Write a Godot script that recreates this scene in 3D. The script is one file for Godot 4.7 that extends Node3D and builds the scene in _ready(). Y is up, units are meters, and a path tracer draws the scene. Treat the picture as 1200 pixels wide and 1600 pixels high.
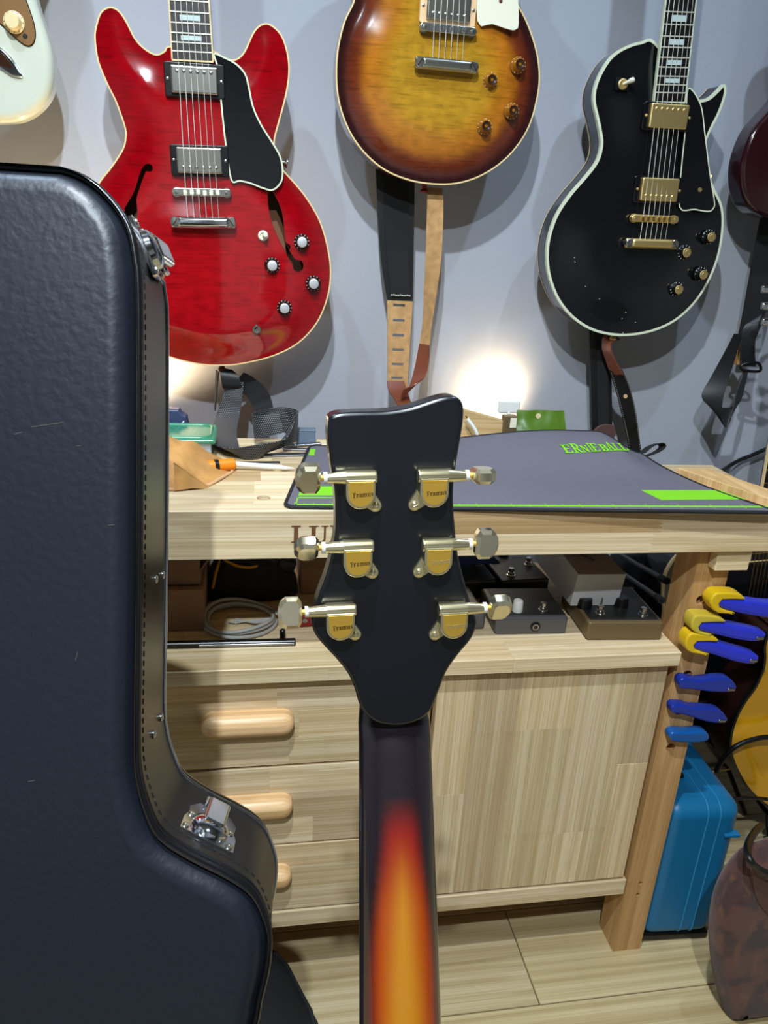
extends Node3D
# A guitar corner: workbench, guitars on the wall, a hard case and a headstock seen from behind.
# World: x along the bench, y up, z towards the viewer; bench front edge at z = 0, back wall at z = -0.57.

var M := {}
var rng := RandomNumberGenerator.new()
var used := {}

# ---------------------------------------------------------------- mesh builder
class MB:
	var v := PackedVector3Array()
	var n := PackedVector3Array()
	var c := PackedColorArray()
	var xf := Transform3D()
	var col: Variant = null

	func vert(p: Vector3, nn: Vector3, cc: Variant = null) -> void:
		v.append(xf * p)
		n.append((xf.basis * nn).normalized())
		if cc == null: cc = col
		if cc != null: c.append(cc)

	# counter-clockwise seen from outside
	func tri(a: Vector3, b: Vector3, d: Vector3) -> void:
		var nn := (b - a).cross(d - a)
		if nn.length_squared() < 1e-18: return
		nn = nn.normalized()
		vert(a, nn); vert(d, nn); vert(b, nn)

	func facet(pts: Array, centre: Vector3) -> void:
		var m := Vector3.ZERO
		for p in pts: m += p
		m /= pts.size()
		var nn := Vector3.ZERO
		for i in pts.size(): nn += (pts[i] - m).cross(pts[(i + 1) % pts.size()] - m)
		var flip := nn.dot(m - centre) < 0.0
		for i in range(1, pts.size() - 1):
			if flip: tri(pts[0], pts[i + 1], pts[i])
			else: tri(pts[0], pts[i], pts[i + 1])

	# chamfered box
	func box(ctr: Vector3, s: Vector3, bev := 0.001, b := Basis()) -> void:
		var h := s * 0.5
		bev = minf(bev, minf(h.x, minf(h.y, h.z)) * 0.9)
		var k := func(sx: float, sy: float, sz: float, ax: int) -> Vector3:
			var q := Vector3(sx * (h.x - bev), sy * (h.y - bev), sz * (h.z - bev))
			q[ax] = [sx, sy, sz][ax] * h[ax]
			return ctr + b * q
		for ax in 3:
			for s1: float in [-1.0, 1.0]:
				var f := []
				for uv: Vector2 in [Vector2(-1, -1), Vector2(1, -1), Vector2(1, 1), Vector2(-1, 1)]:
					var q := [0.0, 0.0, 0.0]
					q[ax] = s1; q[(ax + 1) % 3] = uv.x; q[(ax + 2) % 3] = uv.y
					f.append(k.call(q[0], q[1], q[2], ax))
				facet(f, ctr)
		for ax in 3:
			var a1 := (ax + 1) % 3
			var a2 := (ax + 2) % 3
			for s1: float in [-1.0, 1.0]:
				for s2: float in [-1.0, 1.0]:
					var f := []
					for w: Array in [[-1.0, a1], [1.0, a1], [1.0, a2], [-1.0, a2]]:
						var q := [0.0, 0.0, 0.0]
						q[ax] = w[0]; q[a1] = s1; q[a2] = s2
						f.append(k.call(q[0], q[1], q[2], w[1]))
					facet(f, ctr)
		for sx: float in [-1.0, 1.0]:
			for sy: float in [-1.0, 1.0]:
				for sz: float in [-1.0, 1.0]:
					facet([k.call(sx, sy, sz, 0), k.call(sx, sy, sz, 1), k.call(sx, sy, sz, 2)], ctr)

	# grid of points, rows of equal length; normals smoothed over the grid; rows x columns turn so that (d/drow) x (d/dcol) looks outwards
	func grid(g: Array, wrap_r := false, wrap_c := false, flip := false, cols: Array = []) -> void:
		var nr := g.size()
		var nc: int = g[0].size()
		var nn := []
		for i in nr:
			var row := PackedVector3Array()
			row.resize(nc)
			nn.append(row)
		var rl := nr if wrap_r else nr - 1
		var cl := nc if wrap_c else nc - 1
		for i in rl:
			var i2 := (i + 1) % nr
			for j in cl:
				var j2 := (j + 1) % nc
				var q: Vector3 = (g[i2][j2] - g[i][j]).cross(g[i][j2] - g[i2][j])
				if flip: q = -q
				nn[i][j] += q; nn[i2][j] += q; nn[i2][j2] += q; nn[i][j2] += q
		for i in rl:
			var i2 := (i + 1) % nr
			for j in cl:
				var j2 := (j + 1) % nc
				var ids := [[i, j], [i2, j], [i2, j2], [i, j2]]
				var order := [0, 3, 2, 0, 2, 1] if not flip else [0, 1, 2, 0, 2, 3]
				# order is already the clockwise one Godot expects
				order = [0, 2, 1, 0, 3, 2] if not flip else [0, 1, 2, 0, 2, 3]
				for o: int in order:
					var w: Array = ids[o]
					var cc: Variant = null
					if cols.size(): cc = cols[w[0]][w[1]]
					vert(g[w[0]][w[1]], nn[w[0]][w[1]].normalized(), cc)

	func frame_along(p: Array, closed := false) -> Array:
		var out := []
		var t0 := Vector3.ZERO
		var up := Vector3.UP
		for i in p.size():
			var a: Vector3 = p[(i - 1 + p.size()) % p.size()] if closed else p[maxi(i - 1, 0)]
			var b: Vector3 = p[(i + 1) % p.size()] if closed else p[mini(i + 1, p.size() - 1)]
			var t := (b - a).normalized()
			if i == 0:
				up = Vector3.UP if absf(t.y) < 0.9 else Vector3.RIGHT
				up = (up - t * up.dot(t)).normalized()
			else:
				var ax := t0.cross(t)
				if ax.length() > 1e-6: up = up.rotated(ax.normalized(), t0.angle_to(t))
				up = (up - t * up.dot(t)).normalized()
			t0 = t
			out.append([t, up, t.cross(up)])
		return out

	func tube(p: Array, r: Variant, sides := 10, closed := false, caps := true) -> void:
		var fr := frame_along(p, closed)
		var g := []
		for i in p.size():
			var row := PackedVector3Array()
			var rr: float = r[i] if r is Array else r
			for k in sides:
				var a := TAU * k / sides
				row.append(p[i] + (fr[i][1] * cos(a) + fr[i][2] * sin(a)) * rr)
			g.append(row)
		grid(g, closed, true, true)
		if caps and not closed:
			for e: int in [0, p.size() - 1]:
				var f := []
				for q in g[e]: f.append(q)
				facet(f, p[e] - (fr[e][0] if e else -fr[e][0]) * 0.01)

	# profile of (radius, height) about the y axis of b, bottom to top
	func lathe(prof: Array, seg := 20, t := Transform3D()) -> void:
		var keep := xf
		xf = xf * t
		var run := []
		for i in prof.size():
			run.append(prof[i])
			var cut := i == prof.size() - 1
			if not cut and i > 0:
				var d0: Vector2 = (prof[i] - prof[i - 1]).normalized()
				var d1: Vector2 = (prof[i + 1] - prof[i]).normalized()
				if d0.dot(d1) < 0.8: cut = true
			if cut and run.size() > 1:
				var g := []
				for q: Vector2 in run:
					var row := PackedVector3Array()
					for k in seg:
						var a := TAU * k / seg
						row.append(Vector3(q.x * cos(a), q.y, q.x * sin(a)))
					g.append(row)
				grid(g, false, true, false)
				run = [prof[i]]
		xf = keep

	# extrude a polygon in xy from z0 to z1; rounded bevels bf (at z1) and bb (at z0)
	func extrude(poly: PackedVector2Array, z0: float, z1: float, bf := 0.0, bb := 0.0, capf := true, capb := true, steps := 3, walls := true) -> void:
		if Geometry2D.is_polygon_clockwise(poly):
			poly = poly.duplicate(); poly.reverse()
		var m := poly.size()
		var en := []
		for i in m:
			var d := (poly[(i + 1) % m] - poly[i]).normalized()
			en.append(Vector2(d.y, -d.x))
		var na := []   # normals at the start and at the end of each edge
		var inn := []  # inset direction per vertex
		for i in m:
			var a: Vector2 = en[(i - 1 + m) % m]
			var b: Vector2 = en[i]
			var s := (a + b).normalized()
			var smooth := a.dot(b) > 0.75
			na.append([s if smooth else b, s if smooth else a])
			inn.append(s / maxf(0.35, s.dot(a)))
		var rings := []   # [inset, z, tilt]
		if bb > 0.0:
			for k in steps + 1:
				var t := PI / 2 * k / steps
				rings.append([bb * (1 - sin(t)), z0 + bb * (1 - cos(t)), t - PI / 2])
		else: rings.append([0.0, z0, 0.0])
		if bf > 0.0:
			for k in steps + 1:
				var t := PI / 2 * k / steps
				rings.append([bf * (1 - cos(t)), z1 - bf * (1 - sin(t)), t])
		else: rings.append([0.0, z1, 0.0])
		for r in (rings.size() - 1) if walls else 0:
			var A: Array = rings[r]
			var B: Array = rings[r + 1]
			for i in m:
				var j := (i + 1) % m
				var p := []
				for w: Array in [[i, A, 0], [j, A, 1], [j, B, 1], [i, B, 0]]:
					var id: int = w[0]
					var R: Array = w[1]
					var xy: Vector2 = poly[id] - inn[id] * R[0]
					var nv: Vector2 = na[id][0] if w[2] == 0 else na[id][1]
					p.append([Vector3(xy.x, xy.y, R[1]), Vector3(nv.x * cos(R[2]), nv.y * cos(R[2]), sin(R[2]))])
				if steps == 1 and A[2] != B[2]:
					tri(p[0][0], p[1][0], p[2][0]); tri(p[0][0], p[2][0], p[3][0])
					continue
				if steps == 1:
					for w in 4: p[w][1] = Vector3(p[w][1].x, p[w][1].y, 0.0).normalized()
				for o: int in [0, 2, 1, 0, 3, 2]: vert(p[o][0], p[o][1])
		for side in 2:
			if (side == 0 and not capb) or (side == 1 and not capf): continue
			var R: Array = rings[0] if side == 0 else rings[-1]
			var q := PackedVector2Array()
			for i in m: q.append(poly[i] - inn[i] * R[0])
			var ix := Geometry2D.triangulate_polygon(q)
			if ix.is_empty():
				var hull := Geometry2D.offset_polygon(poly, -R[0])
				if hull.size():
					q = hull[0]
					ix = Geometry2D.triangulate_polygon(q)
			for k in range(0, ix.size(), 3):
				var t := [q[ix[k]], q[ix[k + 1]], q[ix[k + 2]]]
				var ccw: bool = (t[1] - t[0]).cross(t[2] - t[0]) > 0
				if ccw != (side == 1): t.reverse()
				tri(Vector3(t[0].x, t[0].y, R[1]), Vector3(t[1].x, t[1].y, R[1]), Vector3(t[2].x, t[2].y, R[1]))

	# a strap: centre line p, half-width vectors w, thickness th
	func ribbon(p: Array, w: Array, th: float) -> void:
		var A := []; var B := []
		var e1 := []; var e2 := []
		for i in p.size():
			var t: Vector3 = (p[mini(i + 1, p.size() - 1)] - p[maxi(i - 1, 0)]).normalized()
			var nn := t.cross(w[i]).normalized() * th * 0.5
			var a: Vector3 = p[i] - w[i]
			var b: Vector3 = p[i] + w[i]
			var m: Vector3 = p[i]
			A.append(PackedVector3Array([a + nn, m + nn, b + nn]))
			B.append(PackedVector3Array([a - nn, m - nn, b - nn]))
			e1.append(PackedVector3Array([a - nn, a + nn]))
			e2.append(PackedVector3Array([b + nn, b - nn]))
		grid(A); grid(B, false, false, true); grid(e1); grid(e2)
		for e: int in [0, p.size() - 1]:
			facet([A[e][0], A[e][2], B[e][2], B[e][0]], p[absi(e - 1)])

	# box with rounded edges and corners
	func rbox(ctr: Vector3, s: Vector3, r: float, k := 3, b := Basis()) -> void:
		var h := s * 0.5
		r = minf(r, minf(h.x, minf(h.y, h.z)))
		for ax in 3:
			var a1 := (ax + 1) % 3
			var a2 := (ax + 2) % 3
			var l1 := []; var l2 := []
			for w: Array in [[a1, l1], [a2, l2]]:
				var hh: float = h[w[0]]
				var l: Array = w[1]
				for i in k + 1: l.append(-(hh - r) - r * tan(PI / 4 * (k - i) / k))
				if hh - r < 1e-6: l.pop_back()
				for i in k + 1: l.append((hh - r) + r * tan(PI / 4 * i / k))
			for sgn: float in [-1.0, 1.0]:
				for i in l1.size() - 1:
					for j in l2.size() - 1:
						var ps := []
						for w: Array in [[i, j], [i + 1, j], [i + 1, j + 1], [i, j + 1]]:
							var p := Vector3.ZERO
							p[ax] = sgn * h[ax]; p[a1] = l1[w[0]]; p[a2] = l2[w[1]]
							var q := Vector3(clampf(p.x, -(h.x - r), h.x - r), clampf(p.y, -(h.y - r), h.y - r), clampf(p.z, -(h.z - r), h.z - r))
							var d := (p - q).normalized()
							ps.append([ctr + b * (q + d * r), b * d])
						var o := [0, 2, 1, 0, 3, 2] if sgn > 0 else [0, 1, 2, 0, 2, 3]
						for w: int in o: vert(ps[w][0], ps[w][1])

	# a skin over an outline with optional holes, raised by lift(distance to the edge); colour by tone(point, distance)
	func skin(outline: PackedVector2Array, holes: Array, step: float, lift: Callable, tone: Variant = null) -> void:
		var pts := PackedVector2Array(outline)
		for h: PackedVector2Array in holes: pts.append_array(h)
		var lo := outline[0]
		var hi := outline[0]
		for p in outline:
			lo = lo.min(p); hi = hi.max(p)
		var edges := [outline]
		edges.append_array(holes)
		var dist := func(q: Vector2, only_outline: bool) -> float:
			var best := 1e9
			for e in edges.size():
				if only_outline and e > 0: break
				var pl: PackedVector2Array = edges[e]
				var m := pl.size()
				for i in m:
					var a := pl[i]
					var ab := pl[(i + 1) % m] - a
					var t := clampf((q - a).dot(ab) / ab.length_squared(), 0, 1)
					best = minf(best, (a + ab * t).distance_squared_to(q))
			return sqrt(best)
		var y := lo.y
		var odd := false
		while y < hi.y:
			var x := lo.x + (step * 0.5 if odd else 0.0)
			while x < hi.x:
				var q := Vector2(x, y)
				if Geometry2D.is_point_in_polygon(q, outline):
					var ok := true
					for h: PackedVector2Array in holes:
						if Geometry2D.is_point_in_polygon(q, h): ok = false
					if ok and dist.call(q, false) > step * 0.45: pts.append(q)
				x += step
			y += step * 0.87
			odd = not odd
		var ds := PackedFloat32Array()
		var P := PackedVector3Array()
		var N := PackedVector3Array()
		N.resize(pts.size())
		for i in pts.size():
			var d: float = 0.0 if i < outline.size() else dist.call(pts[i], true)
			ds.append(d)
			P.append(Vector3(pts[i].x, pts[i].y, lift.call(d)))
		var ix := Geometry2D.triangulate_delaunay(pts)
		var keep := PackedInt32Array()
		for k in range(0, ix.size(), 3):
			var a := ix[k]; var b := ix[k + 1]; var d := ix[k + 2]
			var m := (pts[a] + pts[b] + pts[d]) / 3.0
			if not Geometry2D.is_point_in_polygon(m, outline): continue
			var inside := false
			for h: PackedVector2Array in holes:
				if Geometry2D.is_point_in_polygon(m, h): inside = true
			if inside: continue
			if (pts[b] - pts[a]).cross(pts[d] - pts[a]) < 0:
				var t := b
				b = d; d = t
			var nn := (P[b] - P[a]).cross(P[d] - P[a])
			N[a] += nn; N[b] += nn; N[d] += nn
			keep.append_array([a, d, b])
		for i in keep:
			vert(P[i], N[i].normalized(), tone.call(pts[i], ds[i]) if tone != null else null)

	func mesh(mat: Material) -> ArrayMesh:
		var a := []
		a.resize(Mesh.ARRAY_MAX)
		a[Mesh.ARRAY_VERTEX] = v
		a[Mesh.ARRAY_NORMAL] = n
		if c.size() == v.size() and c.size(): a[Mesh.ARRAY_COLOR] = c
		var m := ArrayMesh.new()
		m.add_surface_from_arrays(Mesh.PRIMITIVE_TRIANGLES, a)
		m.surface_set_material(0, mat)
		return m

# ---------------------------------------------------------------- naming and placing
func numbered(called: String) -> String:
	var k: int = used.get(called, 0)
	used[called] = k + 1
	return called if k == 0 else "%s_%03d" % [called, k]

func tag(o: Node, label: String, category: String, group := "") -> Node:
	if label: o.set_meta("label", label)
	if category: o.set_meta("category", category)
	if group: o.set_meta("group", group)
	return o

func thing(called: String, label: String, category: String, at := Vector3.ZERO, basis := Basis(), group := "") -> Node3D:
	var o := Node3D.new()
	o.name = numbered(called)
	add_child(o, true)
	o.transform = Transform3D(basis, at)
	tag(o, label, category, group)
	return o

func part(called: String, mb: MB, mat: Material, parent: Node, at := Transform3D(), label := "") -> MeshInstance3D:
	var o := MeshInstance3D.new()
	o.name = called
	o.mesh = mb.mesh(mat)
	o.transform = at
	if label: o.set_meta("label", label)
	parent.add_child(o, true)
	return o

func shared(called: String, m: Mesh, parent: Node, at := Transform3D(), mat: Material = null) -> MeshInstance3D:
	var o := MeshInstance3D.new()
	o.name = called
	o.mesh = m
	o.transform = at
	if mat: o.material_override = mat
	parent.add_child(o, true)
	return o

func holder(called: String, parent: Node, at := Transform3D()) -> Node3D:
	var o := Node3D.new()
	o.name = called
	o.transform = at
	parent.add_child(o, true)
	return o

func structure(called: String, mb: MB, mat: Material) -> MeshInstance3D:
	var o := part(called, mb, mat, self)
	o.set_meta("kind", "structure")
	return o

# ---------------------------------------------------------------- small geometry helpers
func v2(a: Array) -> PackedVector2Array:   # flat list of millimetres
	var out := PackedVector2Array()
	for i in range(0, a.size(), 2): out.append(Vector2(a[i], a[i + 1]) * 0.001)
	return out

func smooth2(p: PackedVector2Array, k := 5, closed := true) -> PackedVector2Array:   # Catmull-Rom
	var out := PackedVector2Array()
	var m := p.size()
	for i in m if closed else m - 1:
		var a := p[(i - 1 + m) % m] if closed else p[maxi(i - 1, 0)]
		var d := p[(i + 2) % m] if closed else p[mini(i + 2, m - 1)]
		for t in k: out.append(p[i].cubic_interpolate(p[(i + 1) % m], a, d, float(t) / k))
	if not closed: out.append(p[m - 1])
	return out

func smooth3(p: Array, k := 6, closed := false) -> Array:
	var out := []
	var m := p.size()
	for i in m if closed else m - 1:
		var a: Vector3 = p[(i - 1 + m) % m] if closed else p[maxi(i - 1, 0)]
		var d: Vector3 = p[(i + 2) % m] if closed else p[mini(i + 2, m - 1)]
		for t in k: out.append((p[i] as Vector3).cubic_interpolate(p[(i + 1) % m], a, d, float(t) / k))
	if not closed: out.append(p[m - 1])
	return out

func circle(r: float, k := 24, c := Vector2.ZERO, sy := 1.0) -> PackedVector2Array:
	var out := PackedVector2Array()
	for i in k: out.append(c + Vector2(cos(TAU * i / k), sin(TAU * i / k) * sy) * r)
	return out

func rrect(w: float, h: float, r: float, k := 4) -> PackedVector2Array:
	var out := PackedVector2Array()
	for q in 4:
		var c := Vector2((w / 2 - r) * [1, -1, -1, 1][q], (h / 2 - r) * [1, 1, -1, -1][q])
		for i in k + 1:
			var a := PI / 2 * q + PI / 2 * i / k
			out.append(c + Vector2(cos(a), sin(a)) * r)
	return out

func moved(p: PackedVector2Array, t: Vector2, ang := 0.0) -> PackedVector2Array:
	var out := PackedVector2Array()
	for q in p: out.append(q.rotated(ang) + t)
	return out

func facing_z(at: Vector3) -> Transform3D:   # lathe axis along +z
	return Transform3D(Basis(Vector3(1, 0, 0), Vector3(0, 0, 1), Vector3(0, -1, 0)), at)

func rz(a: float, at := Vector3.ZERO) -> Transform3D:
	return Transform3D(Basis(Vector3.BACK, a), at)

# ---------------------------------------------------------------- materials
func plain(called: String, col: Color, rough := 0.6, metal := 0.0, coat := 0.0) -> StandardMaterial3D:
	var m := StandardMaterial3D.new()
	m.resource_name = called
	m.albedo_color = col
	m.roughness = rough
	m.metallic = metal
	if coat > 0:
		m.clearcoat_enabled = true
		m.clearcoat = coat
		m.clearcoat_roughness = 0.04
	M[called] = m
	return m

func noise_img(sd: int, freq: float, w: int, h: int, oct := 3) -> Image:
	var f := FastNoiseLite.new()
	f.seed = sd
	f.frequency = freq
	f.fractal_octaves = oct
	f.noise_type = FastNoiseLite.TYPE_SIMPLEX_SMOOTH
	return f.get_seamless_image(w, h, false, false, 0.15)

func tex(im: Image) -> ImageTexture:
	return ImageTexture.create_from_image(im)

func tri_map(m: StandardMaterial3D, scale: Vector3, world := false) -> void:
	m.uv1_triplanar = true
	m.uv1_world_triplanar = world
	m.uv1_scale = scale
	m.uv1_triplanar_sharpness = 8.0

func bump(m: StandardMaterial3D, im: Image, scale: float) -> void:
	m.heightmap_enabled = true
	m.heightmap_texture = tex(im)
	m.heightmap_scale = scale

func wood_tex(sd: int, light: Color, dark: Color, pore: Color, streak := 1.0, pores := 1.0) -> ImageTexture:
	# grain along u: slow tone bands, fine streaks, short open pores
	var a := noise_img(sd, 0.016, 20, 512, 3); a.resize(512, 512, Image.INTERPOLATE_CUBIC)
	var b := noise_img(sd + 1, 0.14, 12, 512, 3); b.resize(512, 512, Image.INTERPOLATE_CUBIC)
	var c := noise_img(sd + 2, 0.36, 26, 512, 2); c.resize(512, 512, Image.INTERPOLATE_CUBIC)
	var out := Image.create(512, 512, false, Image.FORMAT_RGB8)
	for y in 512:
		for x in 512:
			var a0 := a.get_pixel(x, y).r
			var t := clampf(0.5 + (a0 - 0.5) * 1.0 + (b.get_pixel(x, y).r - 0.5) * 1.15 * streak, 0, 1)
			var col := light.lerp(dark, t)
			var p := smoothstep(0.66, 0.88, c.get_pixel(x, y).r) * smoothstep(0.30, 0.62, a.get_pixel((x + 90) % 512, (y + 160) % 512).r)
			out.set_pixel(x, y, col.lerp(pore, p * 0.30 * pores))
	return tex(out)

func wood_mat(called: String, t: Texture2D, tint: Color, rough: float, off: Vector3, along := 0) -> StandardMaterial3D:
	var m := plain(called, tint, rough)
	m.albedo_texture = t
	m.metallic_specular = 0.4
	var s := Vector3(7, 7, 7)
	s[along] = 1.6
	tri_map(m, s)
	m.uv1_offset = off
	return m

# ---------------------------------------------------------------- the set-up
func _ready() -> void:
	rng.seed = 11
	# camera
	var cam := Camera3D.new()
	cam.name = "camera"
	cam.fov = 67.38
	cam.near = 0.02
	cam.position = Vector3(0, 1.271, 0.95)
	var fw := Vector3(sin(deg_to_rad(10.58)) * cos(deg_to_rad(20.49)), -sin(deg_to_rad(20.49)), -cos(deg_to_rad(10.58)) * cos(deg_to_rad(20.49)))
	var rt := Vector3(cos(deg_to_rad(10.58)), 0, sin(deg_to_rad(10.58)))
	var up := rt.cross(fw)
	cam.basis = Basis(rt, up, -fw) * Basis(Vector3.BACK, deg_to_rad(3.475))
	add_child(cam)
	cam.current = true
	# sky (only seen past the room, which is closed) and exposure
	var env := Environment.new()
	env.background_mode = Environment.BG_COLOR
	env.background_color = Color(0.05, 0.05, 0.06)
	env.tonemap_mode = Environment.TONE_MAPPER_LINEAR
	env.tonemap_exposure = 1.0
	env.sdfgi_enabled = true
	env.ssao_enabled = true
	env.ssil_enabled = true
	var we := WorldEnvironment.new()
	we.name = "world_environment"
	we.environment = env
	add_child(we)
	make_materials()
	# ceiling downlights: over the bench and behind the viewer
	downlight(Vector3(-0.42, 2.5, 0.12), Color(0.80, 0.90, 1.0), 0.72, "round ceiling downlight over the left end of the bench")
	downlight(Vector3(0.78, 2.5, 0.12), Color(0.80, 0.90, 1.0), 0.72, "round ceiling downlight over the right end of the bench")
	downlight(Vector3(-0.08, 2.5, 0.74), Color(0.91, 0.96, 1.0), 2.7, "round ceiling downlight in the middle, above the viewer")
	downlight(Vector3(-0.16, 2.5, 1.45), Color(0.91, 0.96, 1.0), 3.4, "round ceiling downlight behind the viewer, farthest from the wall")
	work_lamp(Vector3(0.512, 0.922, -0.505), "small white work lamp glowing against the wall behind the green packet", 0.075, Vector3(-0.30, 0.30, -1.0))
	work_lamp(Vector3(-0.24, 0.911, -0.45), "small white work lamp shining up the wall behind the black case", 0.50, Vector3(-0.15, 1.2, -0.7))
	room()
	workbench()
	hard_case()
	floor_bag()
	headstock_guitar()
	red_guitar()
	burst_guitar()
	black_guitar()
	cream_guitar()
	wine_guitar()
	straps()
	bench_mat()
	bench_things()
	shelf_things()
	clamps()
	right_side()

func make_materials() -> void:
	var wt := wood_tex(3, Color(0.945, 0.875, 0.745), Color(0.81, 0.715, 0.55), Color(0.50, 0.36, 0.24))
	var im: Image = wt.get_image().duplicate()
	im.rotate_90(CLOCKWISE)
	var wv := tex(im)
	var tints := [Color(0.97, 0.96, 0.95), Color(0.88, 0.85, 0.82), Color(1.0, 0.99, 0.97), Color(0.93, 0.92, 0.88), Color(0.82, 0.75, 0.66), Color(0.98, 0.95, 0.91)]
	for i in tints.size():
		wood_mat("stave_%d" % i, wt, tints[i], 0.42, Vector3(i * 0.37, i * 0.21, i * 0.13))
		wood_mat("upright_%d" % i, wv, tints[i], 0.42, Vector3(i * 0.31, i * 0.17, i * 0.23), 1)
	wood_mat("leg_wood", wv, Color(0.88, 0.76, 0.62), 0.5, Vector3(0.1, 0.4, 0.2), 1)
	wood_mat("handle_wood", wt, Color(1.0, 0.90, 0.80), 0.34, Vector3(0.5, 0.2, 0.2))
	wood_mat("plank_wood", wv, Color(0.93, 0.83, 0.70), 0.45, Vector3(0.3, 0.3, 0.3), 1)
	wood_mat("end_grain", wt, Color(1.0, 0.98, 0.93), 0.7, Vector3(0.7, 0.1, 0.6))
	wood_mat("old_wood", wt, Color(0.88, 0.82, 0.72), 0.7, Vector3(0.2, 0.5, 0.1))
	plain("burnt_wood", Color(0.42, 0.27, 0.14), 0.7)
	# floor tiles with a printed oak grain
	var ft := wood_tex(21, Color(0.86, 0.80, 0.66), Color(0.72, 0.64, 0.48), Color(0.50, 0.41, 0.28), 0.7, 0.4)
	for i in 4:
		var m := wood_mat("tile_%d" % i, ft, [Color(0.92, 0.90, 0.86), Color(0.98, 0.96, 0.92), Color(0.87, 0.86, 0.82), Color(0.94, 0.92, 0.86)][i], 0.38, Vector3(i * 0.41, i * 0.33, i * 0.27))
		m.uv1_scale = Vector3(1.3, 5, 5)
	plain("grout", Color(0.36, 0.34, 0.30), 0.9)
	# wall paint with a faint roller texture
	var wp := plain("wall_paint", Color(0.645, 0.655, 0.685), 0.85)
	bump(wp, noise_img(5, 0.035, 512, 512, 4), 0.03)
	tri_map(wp, Vector3(2.2, 2.2, 2.2), true)
	plain("far_paint", Color(0.58, 0.57, 0.56), 0.9)
	plain("ceiling_paint", Color(0.60, 0.60, 0.60), 0.9)
	# metals
	plain("gold", Color(0.95, 0.90, 0.72), 0.22, 0.93)
	plain("pale_gold", Color(0.95, 0.91, 0.78), 0.20, 0.95)
	plain("satin_gold", Color(0.96, 0.77, 0.32), 0.48, 0.85)
	plain("warm_gold", Color(0.98, 0.86, 0.58), 0.40, 1.0)
	plain("nickel", Color(0.78, 0.78, 0.74), 0.24, 1.0)
	plain("brushed_silver", Color(0.92, 0.92, 0.92), 0.45, 0.85)
	plain("chrome", Color(0.85, 0.86, 0.88), 0.09, 1.0)
	plain("steel", Color(0.62, 0.62, 0.63), 0.32, 1.0)
	plain("brass", Color(0.80, 0.66, 0.36), 0.3, 1.0)
	plain("string_steel", Color(0.88, 0.86, 0.80), 0.4, 0.5)
	# lacquers and plastics
	plain("black_lacquer", Color(0.052, 0.053, 0.066), 0.14, 0.0, 0.6)
	plain("headstock_black", Color(0.060, 0.067, 0.088), 0.30, 0.0, 0.3)
	plain("black_plastic", Color(0.05, 0.05, 0.055), 0.3)
	plain("black_matte", Color(0.06, 0.06, 0.065), 0.7)
	plain("pickguard_black", Color(0.06, 0.065, 0.075), 0.12, 0.0, 0.6)
	plain("cream", Color(0.88, 0.80, 0.60), 0.35)
	plain("ivory", Color(0.90, 0.88, 0.78), 0.3)
	plain("binding_cream", Color(0.90, 0.78, 0.56), 0.3)
	plain("binding_white", Color(0.82, 0.83, 0.72), 0.3)
	plain("ring_peach", Color(0.92, 0.76, 0.58), 0.35)
	plain("white_plastic", Color(0.90, 0.90, 0.88), 0.35)
	plain("rosewood", Color(0.13, 0.08, 0.07), 0.45)
	plain("ebony", Color(0.06, 0.05, 0.055), 0.35)
	plain("pearl", Color(0.74, 0.80, 0.78), 0.25)
	plain("mahogany_red", Color(0.40, 0.045, 0.06), 0.18, 0.0, 0.8)
	plain("mahogany_brown", Color(0.36, 0.12, 0.10), 0.2, 0.0, 0.7)
	plain("hollow_wood", Color(0.50, 0.34, 0.22), 0.8)
	plain("amber_knob", Color(0.62, 0.40, 0.12), 0.12, 0.25, 0.7)
	plain("knob_dark", Color(0.20, 0.11, 0.05), 0.2)
	var curl := noise_img(31, 0.05, 48, 512, 4); curl.resize(512, 512, Image.INTERPOLATE_CUBIC)
	var fig := Image.create(512, 512, false, Image.FORMAT_RGB8)
	var mott := noise_img(32, 0.012, 512, 512, 3)
	for y in 512:
		for x in 512:
			var t := 1.0 - 0.15 * smoothstep(0.40, 0.95, curl.get_pixel(x, y).r) * smoothstep(0.25, 0.6, mott.get_pixel(x, y).r)
			t *= 0.86 + 0.14 * mott.get_pixel(y, x).r
			fig.set_pixel(x, y, Color(t, t, t))
	for q: Array in [["red_top", 0.09, Vector3(4.2, 6.5, 5)], ["burst_top", 0.12, Vector3(5.0, 7.5, 5)]]:
		var m := plain(q[0], Color.WHITE, q[1], 0.0, 0.8)
		m.albedo_texture = tex(fig)
		m.vertex_color_use_as_albedo = true
		tri_map(m, q[2])
	var nm := plain("burst_neck", Color.WHITE, 0.13, 0.0, 0.7)
	nm.vertex_color_use_as_albedo = true
	plain("cream_lacquer", Color(0.80, 0.81, 0.73), 0.14, 0.0, 0.7)
	plain("aged_guard", Color(0.50, 0.36, 0.20), 0.35)
	plain("wine_lacquer", Color(0.16, 0.035, 0.06), 0.15, 0.0, 0.8)
	plain("amber_lacquer", Color(0.90, 0.64, 0.06), 0.2, 0.0, 0.5)
	plain("brown_side", Color(0.16, 0.07, 0.04), 0.3)
	# cloth and leather
	var lea := noise_img(41, 0.06, 512, 512, 4)
	var cs := plain("case_leather", Color(0.098, 0.113, 0.148), 0.40)
	bump(cs, lea, 0.022)
	tri_map(cs, Vector3(3.5, 3.5, 3.5))
	var ce := plain("case_edge", Color(0.055, 0.058, 0.068), 0.28)
	bump(ce, lea, 0.01)
	tri_map(ce, Vector3(3, 3, 3))
	plain("case_side", Color(0.10, 0.095, 0.095), 0.33)
	var lt := plain("black_leather", Color(0.05, 0.05, 0.055), 0.5)
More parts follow.
